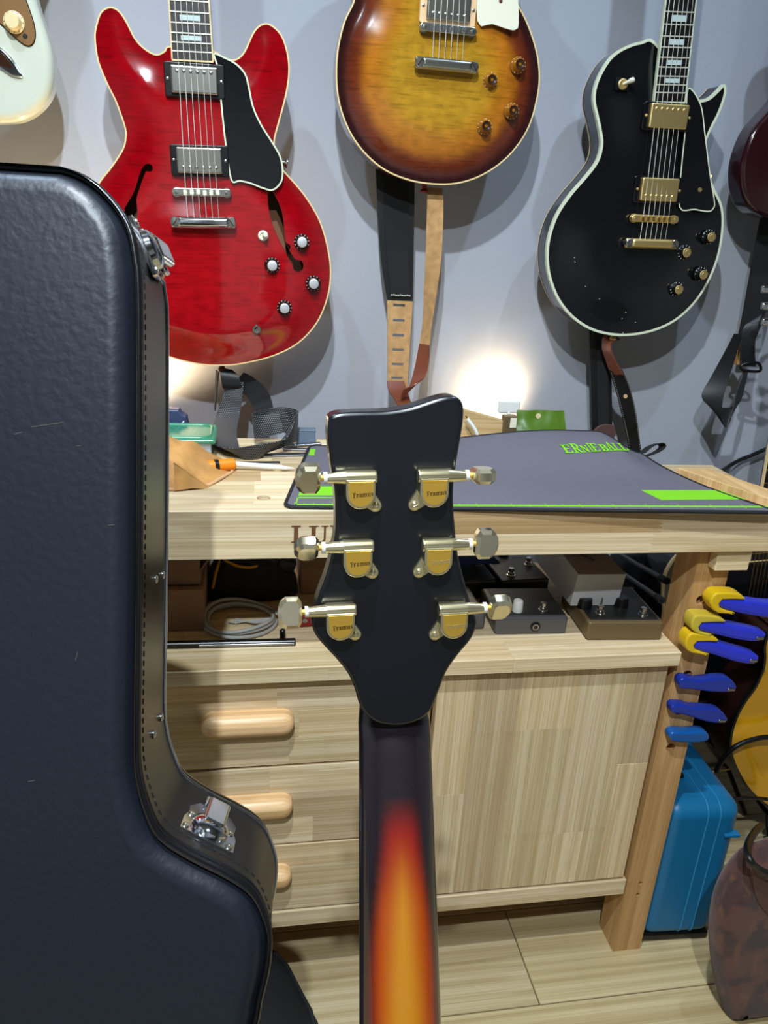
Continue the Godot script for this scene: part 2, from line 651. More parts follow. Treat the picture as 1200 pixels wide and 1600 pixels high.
	bump(lt, lea, 0.015); tri_map(lt, Vector3(6, 6, 6))
	var sd := plain("tan_suede", Color(0.78, 0.60, 0.39), 0.9)
	var sn := noise_img(44, 0.03, 256, 256, 4)
	var si := Image.create(256, 256, false, Image.FORMAT_RGB8)
	var bi := Image.create(256, 256, false, Image.FORMAT_RGB8)
	for y in 256:
		for x in 256:
			var t := sn.get_pixel(x, y).r
			var k := 0.84 + 0.20 * t
			si.set_pixel(x, y, Color(k, k, k))
			bi.set_pixel(x, y, Color(0.36, 0.22, 0.18).lerp(Color(0.25, 0.16, 0.15), smoothstep(0.42, 0.75, t)).lerp(Color(0.40, 0.26, 0.18), smoothstep(0.6, 0.85, sn.get_pixel((x * 2) % 256, (y + 80) % 256).r)))
	sd.albedo_texture = tex(si); tri_map(sd, Vector3(6, 6, 6))
	var pl := plain("pouch_leather", Color(0.80, 0.58, 0.32), 0.65)
	pl.albedo_texture = tex(si); tri_map(pl, Vector3(4, 4, 4))
	var bs := plain("brown_suede", Color.WHITE, 0.95)
	bs.albedo_texture = tex(bi); tri_map(bs, Vector3(1.9, 1.9, 1.9))
	bs.rim_enabled = true; bs.rim = 0.3
	plain("saddle_leather", Color(0.46, 0.23, 0.14), 0.42)
	plain("pale_edge", Color(0.80, 0.62, 0.44), 0.8)
	plain("brown_leather", Color(0.33, 0.22, 0.20), 0.6)
	# webbing: rows of small ribs
	var wb := Image.create(64, 64, false, Image.FORMAT_RGB8)
	var wh := Image.create(64, 64, false, Image.FORMAT_RGB8)
	for y in 64:
		for x in 64:
			var h := (0.5 + 0.5 * sin(TAU * (x + (4 if (y / 8) % 2 else 0)) / 8.0)) * (0.5 + 0.5 * sin(TAU * y / 8.0 - PI / 2))
			var k := lerpf(0.09, 0.60, h)
			wb.set_pixel(x, y, Color(k, k, k * 1.03))
			wh.set_pixel(x, y, Color(h, h, h))
	var ny := plain("webbing", Color.WHITE, 0.55)
	ny.albedo_texture = tex(wb)
	bump(ny, wh, 0.08)
	tri_map(ny, Vector3(40, 40, 40))
	plain("black_cloth", Color(0.07, 0.065, 0.065), 0.85)
	plain("bag_black", Color(0.085, 0.082, 0.085), 0.8)
	plain("stitch_white", Color(0.75, 0.72, 0.66), 0.8)
	plain("stitch_grey", Color(0.30, 0.28, 0.26), 0.8)
	# mat, tools, boxes
	var mt := plain("mat_grey", Color(0.40, 0.385, 0.42), 0.55)
	bump(mt, noise_img(51, 0.2, 256, 256, 2), 0.02); tri_map(mt, Vector3(8, 8, 8))
	plain("mat_edge", Color(0.075, 0.075, 0.09), 0.7)
	plain("mat_green", Color(0.48, 0.78, 0.10), 0.6)
	plain("green_foil", Color(0.30, 0.42, 0.10), 0.35)
	var gl := plain("lid_green", Color(0.20, 0.62, 0.46, 0.55), 0.2)
	gl.transparency = BaseMaterial3D.TRANSPARENCY_ALPHA
	var ct := plain("tub_clear", Color(0.86, 0.92, 0.94, 0.32), 0.2)
	ct.transparency = BaseMaterial3D.TRANSPARENCY_ALPHA
	plain("blue_plastic", Color(0.05, 0.14, 0.55), 0.4)
	plain("slate_plastic", Color(0.20, 0.23, 0.36), 0.4)
	plain("smoke_plastic", Color(0.40, 0.45, 0.51), 0.3)
	plain("orange_plastic", Color(0.90, 0.52, 0.06), 0.4)
	plain("card_brown", Color(0.60, 0.46, 0.34), 0.85)
	plain("card_dark", Color(0.52, 0.40, 0.30), 0.85)
	plain("card_white", Color(0.72, 0.71, 0.70), 0.75)
	plain("card_buff", Color(0.47, 0.42, 0.38), 0.8)
	plain("ink", Color(0.05, 0.045, 0.05), 0.7)
	plain("pedal_brown", Color(0.44, 0.37, 0.25), 0.42, 0.3)
	plain("pedal_grey", Color(0.38, 0.38, 0.39), 0.40, 0.35)
	plain("pedal_black", Color(0.10, 0.097, 0.097), 0.45)
	plain("red_plastic", Color(0.50, 0.06, 0.06), 0.4)
	plain("yellow_line", Color(0.86, 0.60, 0.12), 0.5)
	plain("cable_white", Color(0.70, 0.69, 0.66), 0.45)
	plain("cable_black", Color(0.035, 0.035, 0.038), 0.4)
	plain("blue_cloth", Color(0.12, 0.20, 0.42), 0.8)
	plain("clamp_blue", Color(0.17, 0.21, 0.76), 0.32)
	plain("clamp_navy", Color(0.09, 0.19, 0.58), 0.3)
	plain("clamp_azure", Color(0.05, 0.33, 0.60), 0.3)
	plain("clamp_yellow", Color(0.86, 0.70, 0.06), 0.5)
	plain("clamp_pale", Color(0.80, 0.70, 0.22), 0.5)
	plain("case_teal", Color(0.06, 0.42, 0.60), 0.42)
	plain("teal_groove", Color(0.13, 0.50, 0.68), 0.5)
	plain("copper_brown", Color(0.35, 0.16, 0.09), 0.5)

func downlight(at: Vector3, col: Color, energy: float, label: String) -> void:
	var t := thing("ceiling_downlight", label, "light", at, Basis(), "ceiling downlights")
	var ring := MB.new()
	ring.lathe([Vector2(0.042, -0.012), Vector2(0.06, -0.012), Vector2(0.064, -0.006), Vector2(0.064, 0.0)], 28)
	part("trim_ring", ring, M.white_plastic, t)
	var m := plain("lamp_glow_%d" % used["ceiling_downlight"], Color(1, 1, 1), 0.5)
	m.emission_enabled = true
	m.emission = col
	m.emission_energy_multiplier = 6.0
	var disc := MB.new()
	disc.lathe([Vector2(0.0, -0.010), Vector2(0.042, -0.010), Vector2(0.042, -0.004)], 28)
	part("lamp_diffuser", disc, m, t)
	var l := SpotLight3D.new()
	l.name = "downlight_lamp"
	l.light_color = col
	l.light_energy = energy
	l.light_size = 0.02
	l.spot_range = 8.0
	l.spot_attenuation = 2.0
	l.spot_angle = 76.0
	l.spot_angle_attenuation = 0.6
	l.shadow_enabled = true
	l.position = at - Vector3(0, 0.075, 0)
	l.rotation_degrees.x = -90
	add_child(l, true)

func work_lamp(at: Vector3, label: String, energy: float, dir: Vector3) -> void:
	var t := thing("work_lamp", label, "lamp", at)
	var b := MB.new()
	# clip on the back edge of the bench, short arm, small head
	var back := -0.36 - at.z
	b.rbox(Vector3(0, 0.006, back + 0.012), Vector3(0.030, 0.008, 0.040), 0.002)
	b.rbox(Vector3(0, -0.030, back - 0.0045), Vector3(0.030, 0.080, 0.007), 0.002)
	b.tube(smooth3([Vector3(0, -0.03, back - 0.004), Vector3(0, -0.05, back * 0.6), Vector3(0, -0.02, 0.02), Vector3(0, 0.016, 0.006)], 5), 0.004, 8)
	b.rbox(Vector3(0, 0.022, 0.004), Vector3(0.044, 0.026, 0.012), 0.004)
	part("lamp_body", b, M.white_plastic, t)
	var m := plain("work_glow_%d" % used["work_lamp"], Color(1, 1, 1), 0.5)
	m.emission_enabled = true
	m.emission = Color(1.0, 0.90, 0.72)
	m.emission_energy_multiplier = 8.0
	var g := MB.new()
	g.rbox(Vector3(0, 0.022, -0.004), Vector3(0.036, 0.018, 0.004), 0.0015)
	part("lamp_led_panel", g, m, t)
	var l := SpotLight3D.new()
	l.name = "work_lamp_light"
	l.light_color = Color(1.0, 0.89, 0.71)
	l.light_energy = energy
	l.light_size = 0.012
	l.spot_range = 6.0
	l.spot_attenuation = 2.0
	l.spot_angle = 80.0
	l.spot_angle_attenuation = 0.8
	l.shadow_enabled = true
	add_child(l, true)
	l.look_at_from_position(at + Vector3(0, 0.022, -0.010), at + Vector3(0, 0.022, -0.010) + dir)

func room() -> void:
	var specs := [["wall_back", Vector3(0.2, 1.25, -0.62), Vector3(4.2, 2.7, 0.1)], ["wall_front", Vector3(0.2, 1.25, 2.85), Vector3(4.2, 2.7, 0.1)],
		["wall_left", Vector3(-1.85, 1.25, 1.1), Vector3(0.1, 2.7, 3.5)], ["wall_right", Vector3(2.25, 1.25, 1.1), Vector3(0.1, 2.7, 3.5)]]
	for s: Array in specs:
		var b := MB.new()
		b.box(s[1], s[2], 0.002)
		structure(s[0], b, M.wall_paint if s[0] == "wall_back" else M.far_paint)
	var c := MB.new()
	c.box(Vector3(0.2, 2.55, 1.1), Vector3(4.2, 0.1, 3.6), 0.002)
	structure("ceiling", c, M.ceiling_paint)
	var f := MB.new()
	f.box(Vector3(0.2, -0.06, 1.1), Vector3(4.2, 0.1, 3.6), 0.002)
	var fl := structure("floor", f, M.grout)
	# plank tiles, joints recessed
	var row := 0
	var z := -0.545
	while z < 1.4:
		var x: float = 0.5 - 1.2 * 2 + (0.0 if row % 3 == 2 else [-0.35, 0.4][row % 2])
		if absf(z + 0.145) < 0.01: x = 0.5 - 1.2 * 2
		var k := 0
		while x < 2.1:
			var x0 := maxf(x, -1.8)
			var x1 := minf(x + 1.2, 2.2)
			if x1 - x0 > 0.02:
				var b := MB.new()
				b.box(Vector3((x0 + x1) / 2, -0.006, z + 0.1), Vector3(x1 - x0 - 0.002, 0.012, 0.198), 0.0012)
				part("floor_tile", b, M["tile_%d" % ((row * 3 + k * 2 + k / 2) % 4)], fl)
			x += 1.2
			k += 1
		z += 0.2
		row += 1
	var base := MB.new()
	base.box(Vector3(0.2, 0.04, -0.565), Vector3(4.0, 0.08, 0.01), 0.002)
	structure("baseboard_back", base, M.white_plastic)

# ---------------------------------------------------------------- workbench
func csg_box(called: String, parent: Node, c: Vector3, s: Vector3, mat: Material, holes: Array) -> void:
	var b := CSGBox3D.new()
	b.name = called
	b.size = s
	b.position = c
	b.material = mat
	parent.add_child(b, true)
	for h: Array in holes:   # [point, radius, axis, length]
		var q := CSGCylinder3D.new()
		q.name = "bore"
		q.operation = CSGShape3D.OPERATION_SUBTRACTION
		q.radius = h[1]
		q.height = h[3]
		q.sides = 24
		q.material = mat
		if h[2] == 2: q.rotation_degrees.x = 90
		q.position = h[0] - c
		b.add_child(q, true)

func workbench() -> void:
	var t := thing("workbench", "pale wooden workbench with three drawers and a door, under the grey mat", "workbench", Vector3(0.18, 0, -0.18))
	var o := Vector3(0.18, 0, -0.18)
	# benchtop of glued staves
	var top := holder("benchtop", t)
	var xl := -0.43
	var xr := 0.795
	var z := -0.032
	var row := 0
	while z > -0.35:
		var z2 := maxf(z - 0.0469, -0.36)
		var x := xl
		while x < xr - 0.01:
			var x2 := x + rng.randf_range(0.22, 0.48)
			var xe := xr if z > -0.21 else 0.625
			if x >= xe - 0.001: break
			if xe - x2 < 0.14: x2 = xe
			var hs := []
			for h: Vector3 in [Vector3(0.0402, 0.9110, -0.1777), Vector3(0.0187, 0.9110, -0.0535), Vector3(0.7698, 0.9110, -0.1610)]:
				if h.x > x and h.x < x2 and h.z < z and h.z > z2: hs.append(h)
			var mat: Material = M["stave_%d" % (rng.randi() % 6)]
			var c := Vector3((x + x2) / 2, 0.8775, (z + z2) / 2)
			var s := Vector3(x2 - x, 0.067, z - z2)
			if hs.size():
				var hl := []
				for h: Vector3 in hs: hl.append([Vector3(h.x, 0.9, clampf(h.z, z2 + 0.0105, z - 0.0105)) - o, 0.0095, 1, 0.12])
				csg_box("stave", top, c - o, s, mat, hl)
			else:
				var b := MB.new()
				b.box(c - o, s, 0.0003)
				part("stave", b, mat, top)
			x = x2
		z = z2
		row += 1
	# front edge: two layers, the upper one finger-jointed
	for spec: Array in [[xl, 0.20, 0.876, 0.911, 0, false, false], [0.20, 0.585, 0.876, 0.911, 4, false, true], [0.585, xr, 0.876, 0.911, 1, true, false],
			[xl, 0.02, 0.844, 0.876, 2, false, false], [0.02, 0.575, 0.844, 0.876, 2, false, true], [0.575, xr, 0.844, 0.876, 5, true, false]]:
		var poly := PackedVector2Array()
		var y0: float = spec[2]
		var y1: float = spec[3]
		poly.append(Vector2(spec[0], y0))
		poly.append(Vector2(spec[1], y0))
		if spec[6]:
			for k in 6:
				poly.append(Vector2(spec[1] + 0.004, y0 + (y1 - y0) * (k + 0.35) / 6))
				poly.append(Vector2(spec[1] - 0.004, y0 + (y1 - y0) * (k + 0.85) / 6))
		poly.append(Vector2(spec[1], y1))
		poly.append(Vector2(spec[0], y1))
		if spec[5]:
			for k in range(5, -1, -1):
				poly.append(Vector2(spec[0] - 0.004, y0 + (y1 - y0) * (k + 0.85) / 6))
				poly.append(Vector2(spec[0] + 0.004, y0 + (y1 - y0) * (k + 0.35) / 6))
		for i in poly.size(): poly[i] -= Vector2(o.x, o.y)
		var b := MB.new()
		b.extrude(poly, -0.032 - o.z, -o.z, 0.0, 0.0)
		part("stave", b, M["stave_%d" % spec[4]], top)
	lettering("LUMBER", "lettering", M.burnt_wood, top, Vector3(0.0540, 0.8786, -0.0000) - o + Vector3(0, 0, 0.0002), 0.0255, 0.0004, "Droid Serif", Basis(), 1.05)
	# legs and rails
	for x: float in [-0.342, 0.705]:
		var holes := []
		for y: float in [0.748, 0.706, 0.677, 0.611, 0.543, 0.468]:
			holes.append([Vector3(x + {748: -0.008, 706: -0.014, 677: -0.016}.get(roundi(y * 1000), -0.003), y, -0.03) - o, 0.0085, 2, 0.09])
		for y: float in [0.167, 0.139]: holes.append([Vector3(x - 0.002, y, -0.03) - o, 0.004, 2, 0.06])
		csg_box("leg", t, Vector3(x, 0.422, -0.06) - o, Vector3(0.056, 0.844, 0.06), M.leg_wood, holes)
		if x > 0.0: continue   # the right end is carried by the cabinet behind
		csg_box("leg", t, Vector3(x, 0.422, -0.315) - o, Vector3(0.056, 0.844, 0.06), M.leg_wood, [])
		var sr := MB.new()
		sr.box(Vector3(x, 0.79, -0.19) - o, Vector3(0.040, 0.07, 0.195), 0.001)
		part("side_rail", sr, M.plank_wood, t)
		var s2 := MB.new()
		s2.box(Vector3(x, 0.16, -0.19) - o, Vector3(0.040, 0.05, 0.195), 0.001)
		part("side_rail", s2, M.plank_wood, t)
	var cl := MB.new()
	cl.box(Vector3(0.722, 0.8255, -0.0195) - o, Vector3(0.056, 0.036, 0.020), 0.0015)
	part("cleat", cl, M.end_grain, t)
	# shelf above the drawers
	var shelf := holder("shelf", t)
	for r in 6:
		var z0 := -0.012 - r * 0.058
		var x := -0.305
		while x < 0.66:
			var x2: float = x + (rng.randf_range(0.2, 0.42) if r else [0.49, 0.21, 0.3][0 if x < -0.2 else 1 if x < 0.3 else 2])
			if 0.672 - x2 < 0.1: x2 = 0.672
			var b := MB.new()
			b.box(Vector3((x + x2) / 2, 0.653, z0 - 0.029) - o, Vector3(x2 - x, 0.025, 0.058), 0.0004 if r else 0.0012)
			part("stave", b, M["stave_%d" % [2, 0, 5, 3][rng.randi() % 4]], shelf)
			x = x2
	# carcass
	var body := MB.new()
	body.box(Vector3(0.182, 0.39, -0.345) - o, Vector3(0.97, 0.48, 0.012), 0.001)
	body.box(Vector3(0.276, 0.40, -0.20) - o, Vector3(0.018, 0.46, 0.28), 0.001)
	body.box(Vector3(0.655, 0.40, -0.20) - o, Vector3(0.018, 0.46, 0.28), 0.001)
	body.box(Vector3(-0.298, 0.40, -0.20) - o, Vector3(0.018, 0.46, 0.28), 0.001)
	body.box(Vector3(0.182, 0.166, -0.20) - o, Vector3(0.96, 0.012, 0.28), 0.001)
	part("cabinet_body", body, M.plank_wood, t)
	var rail := MB.new()
	rail.box(Vector3(0.186, 0.1635, -0.045) - o, Vector3(0.974, 0.035, 0.034), 0.0015)
	part("bottom_rail", rail, M.stave_0, t)
	# drawers: staves glued side by side, a round-topped pull on each
	var dy := [[0.629, 0.482], [0.477, 0.326], [0.322, 0.185]]
	for d in 3:
		var dr := holder("drawer", t)
		var y := float(dy[d][0])
		var yb := float(dy[d][1])
		var n := 3
		for k in n:
			var h: float = (y - yb) / n
			var y1 := y - h * k
			var x := -0.288
			while x < 0.26:
				var x2: float = x + rng.randf_range(0.24, 0.45)
				if 0.268 - x2 < 0.15: x2 = 0.268
				var b := MB.new()
				b.box(Vector3((x + x2) / 2, y1 - h / 2, -0.04) - o, Vector3(x2 - x, h, 0.02), 0.0003)
				part("stave", b, M["stave_%d" % [0, 2, 5, 0, 3, 1][(k * 2 + d + int(absf(x) * 10)) % 6]], dr)
				x = x2
		var hb := MB.new()
		var hy: float = [Vector3(-0.0066, 0.5661, -0.0140).y, Vector3(-0.0075, 0.4100, -0.0140).y, Vector3(-0.0083, 0.2667, -0.0140).y][d]
		# a pull with a round back, hollow underneath: D profile swept along x with round ends
		var hp := rrect(0.136, 0.037, 0.0175, 6)
		hb.xf = Transform3D(Basis(), Vector3(-0.004, hy, 0) - o)
		hb.extrude(hp, -0.031, -0.004, 0.016, 0.0, true, false, 6)
		hb.box(Vector3(0, -0.010, -0.020), Vector3(0.09, 0.014, 0.018), 0.003)
		part("handle", hb, M.handle_wood, dr)
	# door of upright staves
	var door := holder("door", t)
	var x := 0.284
	var k := 0
	for w: float in [0.062, 0.075, 0.095, 0.055, 0.040, 0.055]:
		var cut: float = [0.4, 0.0, 0.52, 0.30, 0.0, 0.44][k]
		var spans := [[0.186, 0.629]] if cut == 0.0 else [[0.186, cut], [cut, 0.629]]
		for s: Array in spans:
			var b := MB.new()
			b.box(Vector3(x + w / 2, (s[0] + s[1]) / 2, -0.04) - o, Vector3(w, s[1] - s[0], 0.02), 0.0003 if k < 5 else 0.001)
			part("stave", b, M["upright_%d" % [0, 5, 1, 2, 3, 5, 2, 0, 3][(k * 2 + (1 if s[0] > 0.2 else 0)) % 9]], door)
		x += w
		k += 1

func lettering(text: String, called: String, mat: Material, parent: Node, at: Vector3, height: float, depth: float, font: String, b := Basis(), stretch := 1.0, shear := 0.0) -> MeshInstance3D:
	var f := SystemFont.new()
	f.font_names = PackedStringArray([font])
	if font == "Droid Serif": f.font_weight = 700
	var tm := TextMesh.new()
	tm.text = text
	tm.font = f
	tm.font_size = 64
	tm.pixel_size = 0.01
	tm.depth = 0.02
	tm.curve_step = 2.0
	tm.horizontal_alignment = HORIZONTAL_ALIGNMENT_LEFT
	tm.vertical_alignment = VERTICAL_ALIGNMENT_CENTER
	tm.material = mat
	var bb := tm.get_aabb()
	var o := MeshInstance3D.new()
	o.name = called
	o.mesh = tm
	var s := height / bb.size.y
	var sh := Basis(Vector3(s * stretch, 0, 0), Vector3(s * shear, s, 0), Vector3(0, 0, depth / 0.02))
	o.transform = Transform3D(b * sh, at - b * (sh * Vector3(bb.position.x, bb.position.y + bb.size.y * 0.5, 0)))
	parent.add_child(o, true)
	return o

# ---------------------------------------------------------------- guitar parts
func stuff(o: Node) -> void:
	o.set_meta("kind", "stuff")

func inset(p: PackedVector2Array, d: float) -> PackedVector2Array:
	var q := p
	if Geometry2D.is_polygon_clockwise(q):
		q = q.duplicate(); q.reverse()
	var out := PackedVector2Array()
	var m := q.size()
	for i in m:
		var a := (q[i] - q[(i - 1 + m) % m]).normalized()
		var b := (q[(i + 1) % m] - q[i]).normalized()
		var s := (Vector2(a.y, -a.x) + Vector2(b.y, -b.x)).normalized()
		out.append(q[i] - s * d)
	return out

func binding(parent: Node, outline: PackedVector2Array, w: float, h: float, mat: Material, z := 0.0, called := "binding") -> MeshInstance3D:
	var out := inset(outline, -0.0005)
	var inn := inset(outline, w)
	var face := []; var side := []
	for i in out.size():
		face.append(PackedVector3Array([Vector3(inn[i].x, inn[i].y, z + 0.0006), Vector3(out[i].x, out[i].y, z + 0.0006)]))
		side.append(PackedVector3Array([Vector3(out[i].x, out[i].y, z + 0.0006), Vector3(out[i].x, out[i].y, z - h)]))
	var b := MB.new()
	b.grid(face, true, false, true)
	b.grid(side, true, false, true)
	return part(called, b, mat, parent)

func lip(parent: Node, poly: PackedVector2Array, w: float, z: float, mat: Material, called: String) -> void:
	# a narrow edge strip round a plate
	var out := inset(poly, -0.0003)
	var inn := inset(poly, w)
	var face := []
	for i in out.size():
		face.append(PackedVector3Array([Vector3(inn[i].x, inn[i].y, z), Vector3(out[i].x, out[i].y, z)]))
	var b := MB.new()
	b.grid(face, true, false, true)
	part(called, b, mat, parent)

func humbucker(parent: Node, at: Vector2, ang: float, z: float, cover: Material, ring: Material, poles_up: bool, screw: Material, ring_h := 0.046) -> void:
	var p := holder("pickup", parent, rz(ang, Vector3(at.x, at.y, z)))
	var r := MB.new()
	r.extrude(rrect(0.091, ring_h, 0.004), 0.0, 0.0065, 0.0016)
	part("pickup_ring", r, ring, p)
	var c := MB.new()
	c.rbox(Vector3(0, 0, 0.007), Vector3(0.071, 0.0385, 0.012), 0.003, 3)
	part("pickup_cover", c, cover, p)
	var s := MB.new()
	for i in 6:
		s.lathe([Vector2(0.0026, 0.0), Vector2(0.0026, 0.0009), Vector2(0.0018, 0.0014), Vector2(0.0, 0.0015)], 10, facing_z(Vector3((i - 2.5) * 0.0102, 0.0105 if poles_up else -0.0105, 0.0128)))
	stuff(part("pole_screws", s, screw, p))
	for k: float in [-1.0, 1.0]:
		var q := MB.new()
		q.lathe([Vector2(0.0024, 0.0), Vector2(0.0024, 0.001), Vector2(0.0, 0.0016)], 10, facing_z(Vector3(k * 0.0405, 0.0, 0.0065)))
		part("ring_screw", q, screw, p)

func tune_bridge(parent: Node, at: Vector2, ang: float, z: float, width: float, mat: Material, saddle: Material) -> void:
	var p := holder("bridge", parent, rz(ang, Vector3(at.x, at.y, z)))
	var b := MB.new()
	b.extrude(rrect(width, 0.0125, 0.0062), 0.006, 0.013, 0.0018)
	part("bridge_bar", b, mat, p)
	var s := MB.new()
	for i in 6:
		s.box(Vector3((i - 2.5) * 0.0102, -0.0012 + 0.0006 * (i % 3), 0.0135), Vector3(0.0062, 0.0085, 0.0045), 0.0012)
	stuff(part("saddles", s, saddle, p))
	for k: float in [-1.0, 1.0]:
		var q := MB.new()
		q.lathe([Vector2(0.003, 0.0), Vector2(0.003, 0.003), Vector2(0.0078, 0.0034), Vector2(0.0078, 0.006), Vector2(0.004, 0.0062), Vector2(0.0035, 0.0134), Vector2(0.0, 0.0138)], 14, facing_z(Vector3(k * (width / 2 - 0.0075), 0, 0)))
		part("bridge_post", q, mat, p)

func tailpiece(parent: Node, at: Vector2, ang: float, z: float, width: float, mat: Material, stud: Material) -> void:
	var p := holder("tailpiece", parent, rz(ang, Vector3(at.x, at.y, z)))
	var b := MB.new()
	b.rbox(Vector3(0, 0, 0.013), Vector3(width - 0.020, 0.0165, 0.0135), 0.006, 4)
	b.rbox(Vector3(0, -0.0005, 0.011), Vector3(width, 0.0175, 0.008), 0.0038, 3)
	part("stop_bar", b, mat, p)
	for k: float in [-1.0, 1.0]:
		var q := MB.new()
		q.lathe([Vector2(0.0055, 0.0), Vector2(0.0055, 0.006), Vector2(0.0078, 0.0065), Vector2(0.0078, 0.0165), Vector2(0.0066, 0.0176), Vector2(0.0, 0.0178)], 18, facing_z(Vector3(k * (width / 2 - 0.0075), 0, 0)))
		var sd := part("stud", q, stud, p)
		var sl := MB.new()
		sl.box(Vector3(k * (width / 2 - 0.0075), 0, 0.0178), Vector3(0.0013, 0.0135, 0.0006), 0.0001, Basis(Vector3.BACK, 0.6 * k))
		part("slot", sl, M.knob_dark, p)

func knob(parent: Node, at: Vector2, z: float, kind: String, turn := 0.0) -> void:
	var p := holder("knob", parent, Transform3D(Basis(), Vector3(at.x, at.y, z)))
	var b := MB.new()
	if kind == "gold":
		b.lathe([Vector2(0.0128, 0.0), Vector2(0.0128, 0.002), Vector2(0.0100, 0.0048), Vector2(0.0088, 0.0125), Vector2(0.0076, 0.0142)], 26, facing_z(Vector3.ZERO))
		part("skirt", b, M.amber_knob, p)
		var c := MB.new()
		c.lathe([Vector2(0.0077, 0.0142), Vector2(0.0066, 0.0142), Vector2(0.0046, 0.0132), Vector2(0.0, 0.0130)], 20, facing_z(Vector3.ZERO))
		part("knob_top", c, M.knob_dark, p)
		var e := MB.new()
		e.lathe([Vector2(0.0026, 0.013), Vector2(0.0024, 0.0140), Vector2(0.0, 0.0142)], 12, facing_z(Vector3.ZERO))
		part("shaft_end", e, M.amber_knob, p)
	else:
		b.lathe([Vector2(0.0130, 0.0), Vector2(0.0130, 0.0022), Vector2(0.0108, 0.0040), Vector2(0.0086, 0.0120), Vector2(0.0080, 0.0126)], 26, facing_z(Vector3.ZERO))
		part("skirt", b, M.black_plastic, p)
		var c := MB.new()
		c.lathe([Vector2(0.0082, 0.0122), Vector2(0.0082, 0.0134), Vector2(0.0072, 0.0140), Vector2(0.0, 0.0139)], 22, facing_z(Vector3.ZERO))
		for i in 4: c.box(Vector3(cos(i * 0.8) * 0.004, sin(i * 0.8) * 0.004, 0.0140), Vector3(0.0005, 0.0058, 0.0004), 0.0001, Basis(Vector3.BACK, i * 0.8))
		part("knob_cap", c, M.warm_gold if kind == "gold_cap" else M.brushed_silver, p)
	var m := MB.new()
	for i in 11:
		var a := turn + TAU * (i + 0.5) / 13.0
		m.box(Vector3(cos(a) * 0.0118, sin(a) * 0.0118, 0.0036), Vector3(0.0020, 0.0008, 0.0012), 0.0002, Basis(Vector3.BACK, a))
	stuff(part("tick_marks", m, M.ivory if kind != "gold" else M.cream, p))

func toggle(parent: Node, at: Vector2, z: float, ring: Material, lean: Vector2, square := false) -> void:
	var p := holder("toggle_switch", parent, Transform3D(Basis(), Vector3(at.x, at.y, z)))
	if square:
		var pl := MB.new()
		pl.extrude(rrect(0.024, 0.019, 0.002), 0.0, 0.0012, 0.0004)
		part("switch_plate", pl, M.black_plastic, p)
	var b := MB.new()
	b.lathe([Vector2(0.0085, 0.0008), Vector2(0.0085, 0.0030), Vector2(0.0070, 0.0042), Vector2(0.0052, 0.0042), Vector2(0.0050, 0.002), Vector2(0.0, 0.002)], 20, facing_z(Vector3.ZERO))
	part("washer", b, ring, p)
	var t := MB.new()
	var e := Vector3(lean.x, lean.y, 0.015)
	t.tube([Vector3(0, 0, 0.002), e * 0.5, e * 0.75, e, e * 1.06], [0.0018, 0.0028, 0.0042, 0.0042, 0.0024], 12)
	part("switch_tip", t, M.ivory, p)

func string_set(parent: Node, tail: Vector2, bridge: Vector2, end: Vector2, ang: float, z: float, mat: Material, spread := 0.0098) -> void:
	var side := Vector2(cos(ang), sin(ang))
	for i in 6:
		var k := i - 2.5
		var a := tail + side * k * spread
		var b := bridge + side * k * spread
		var d := end + side * k * spread * 0.72
		var t := MB.new()
		t.tube([Vector3(a.x, a.y, z + 0.012), Vector3(a.x, a.y, z + 0.0185), Vector3(b.x, b.y, z + 0.0172), Vector3(d.x, d.y, z + 0.0105)], 0.00068 - 0.00006 * i, 6)
		part("string", t, mat, parent)

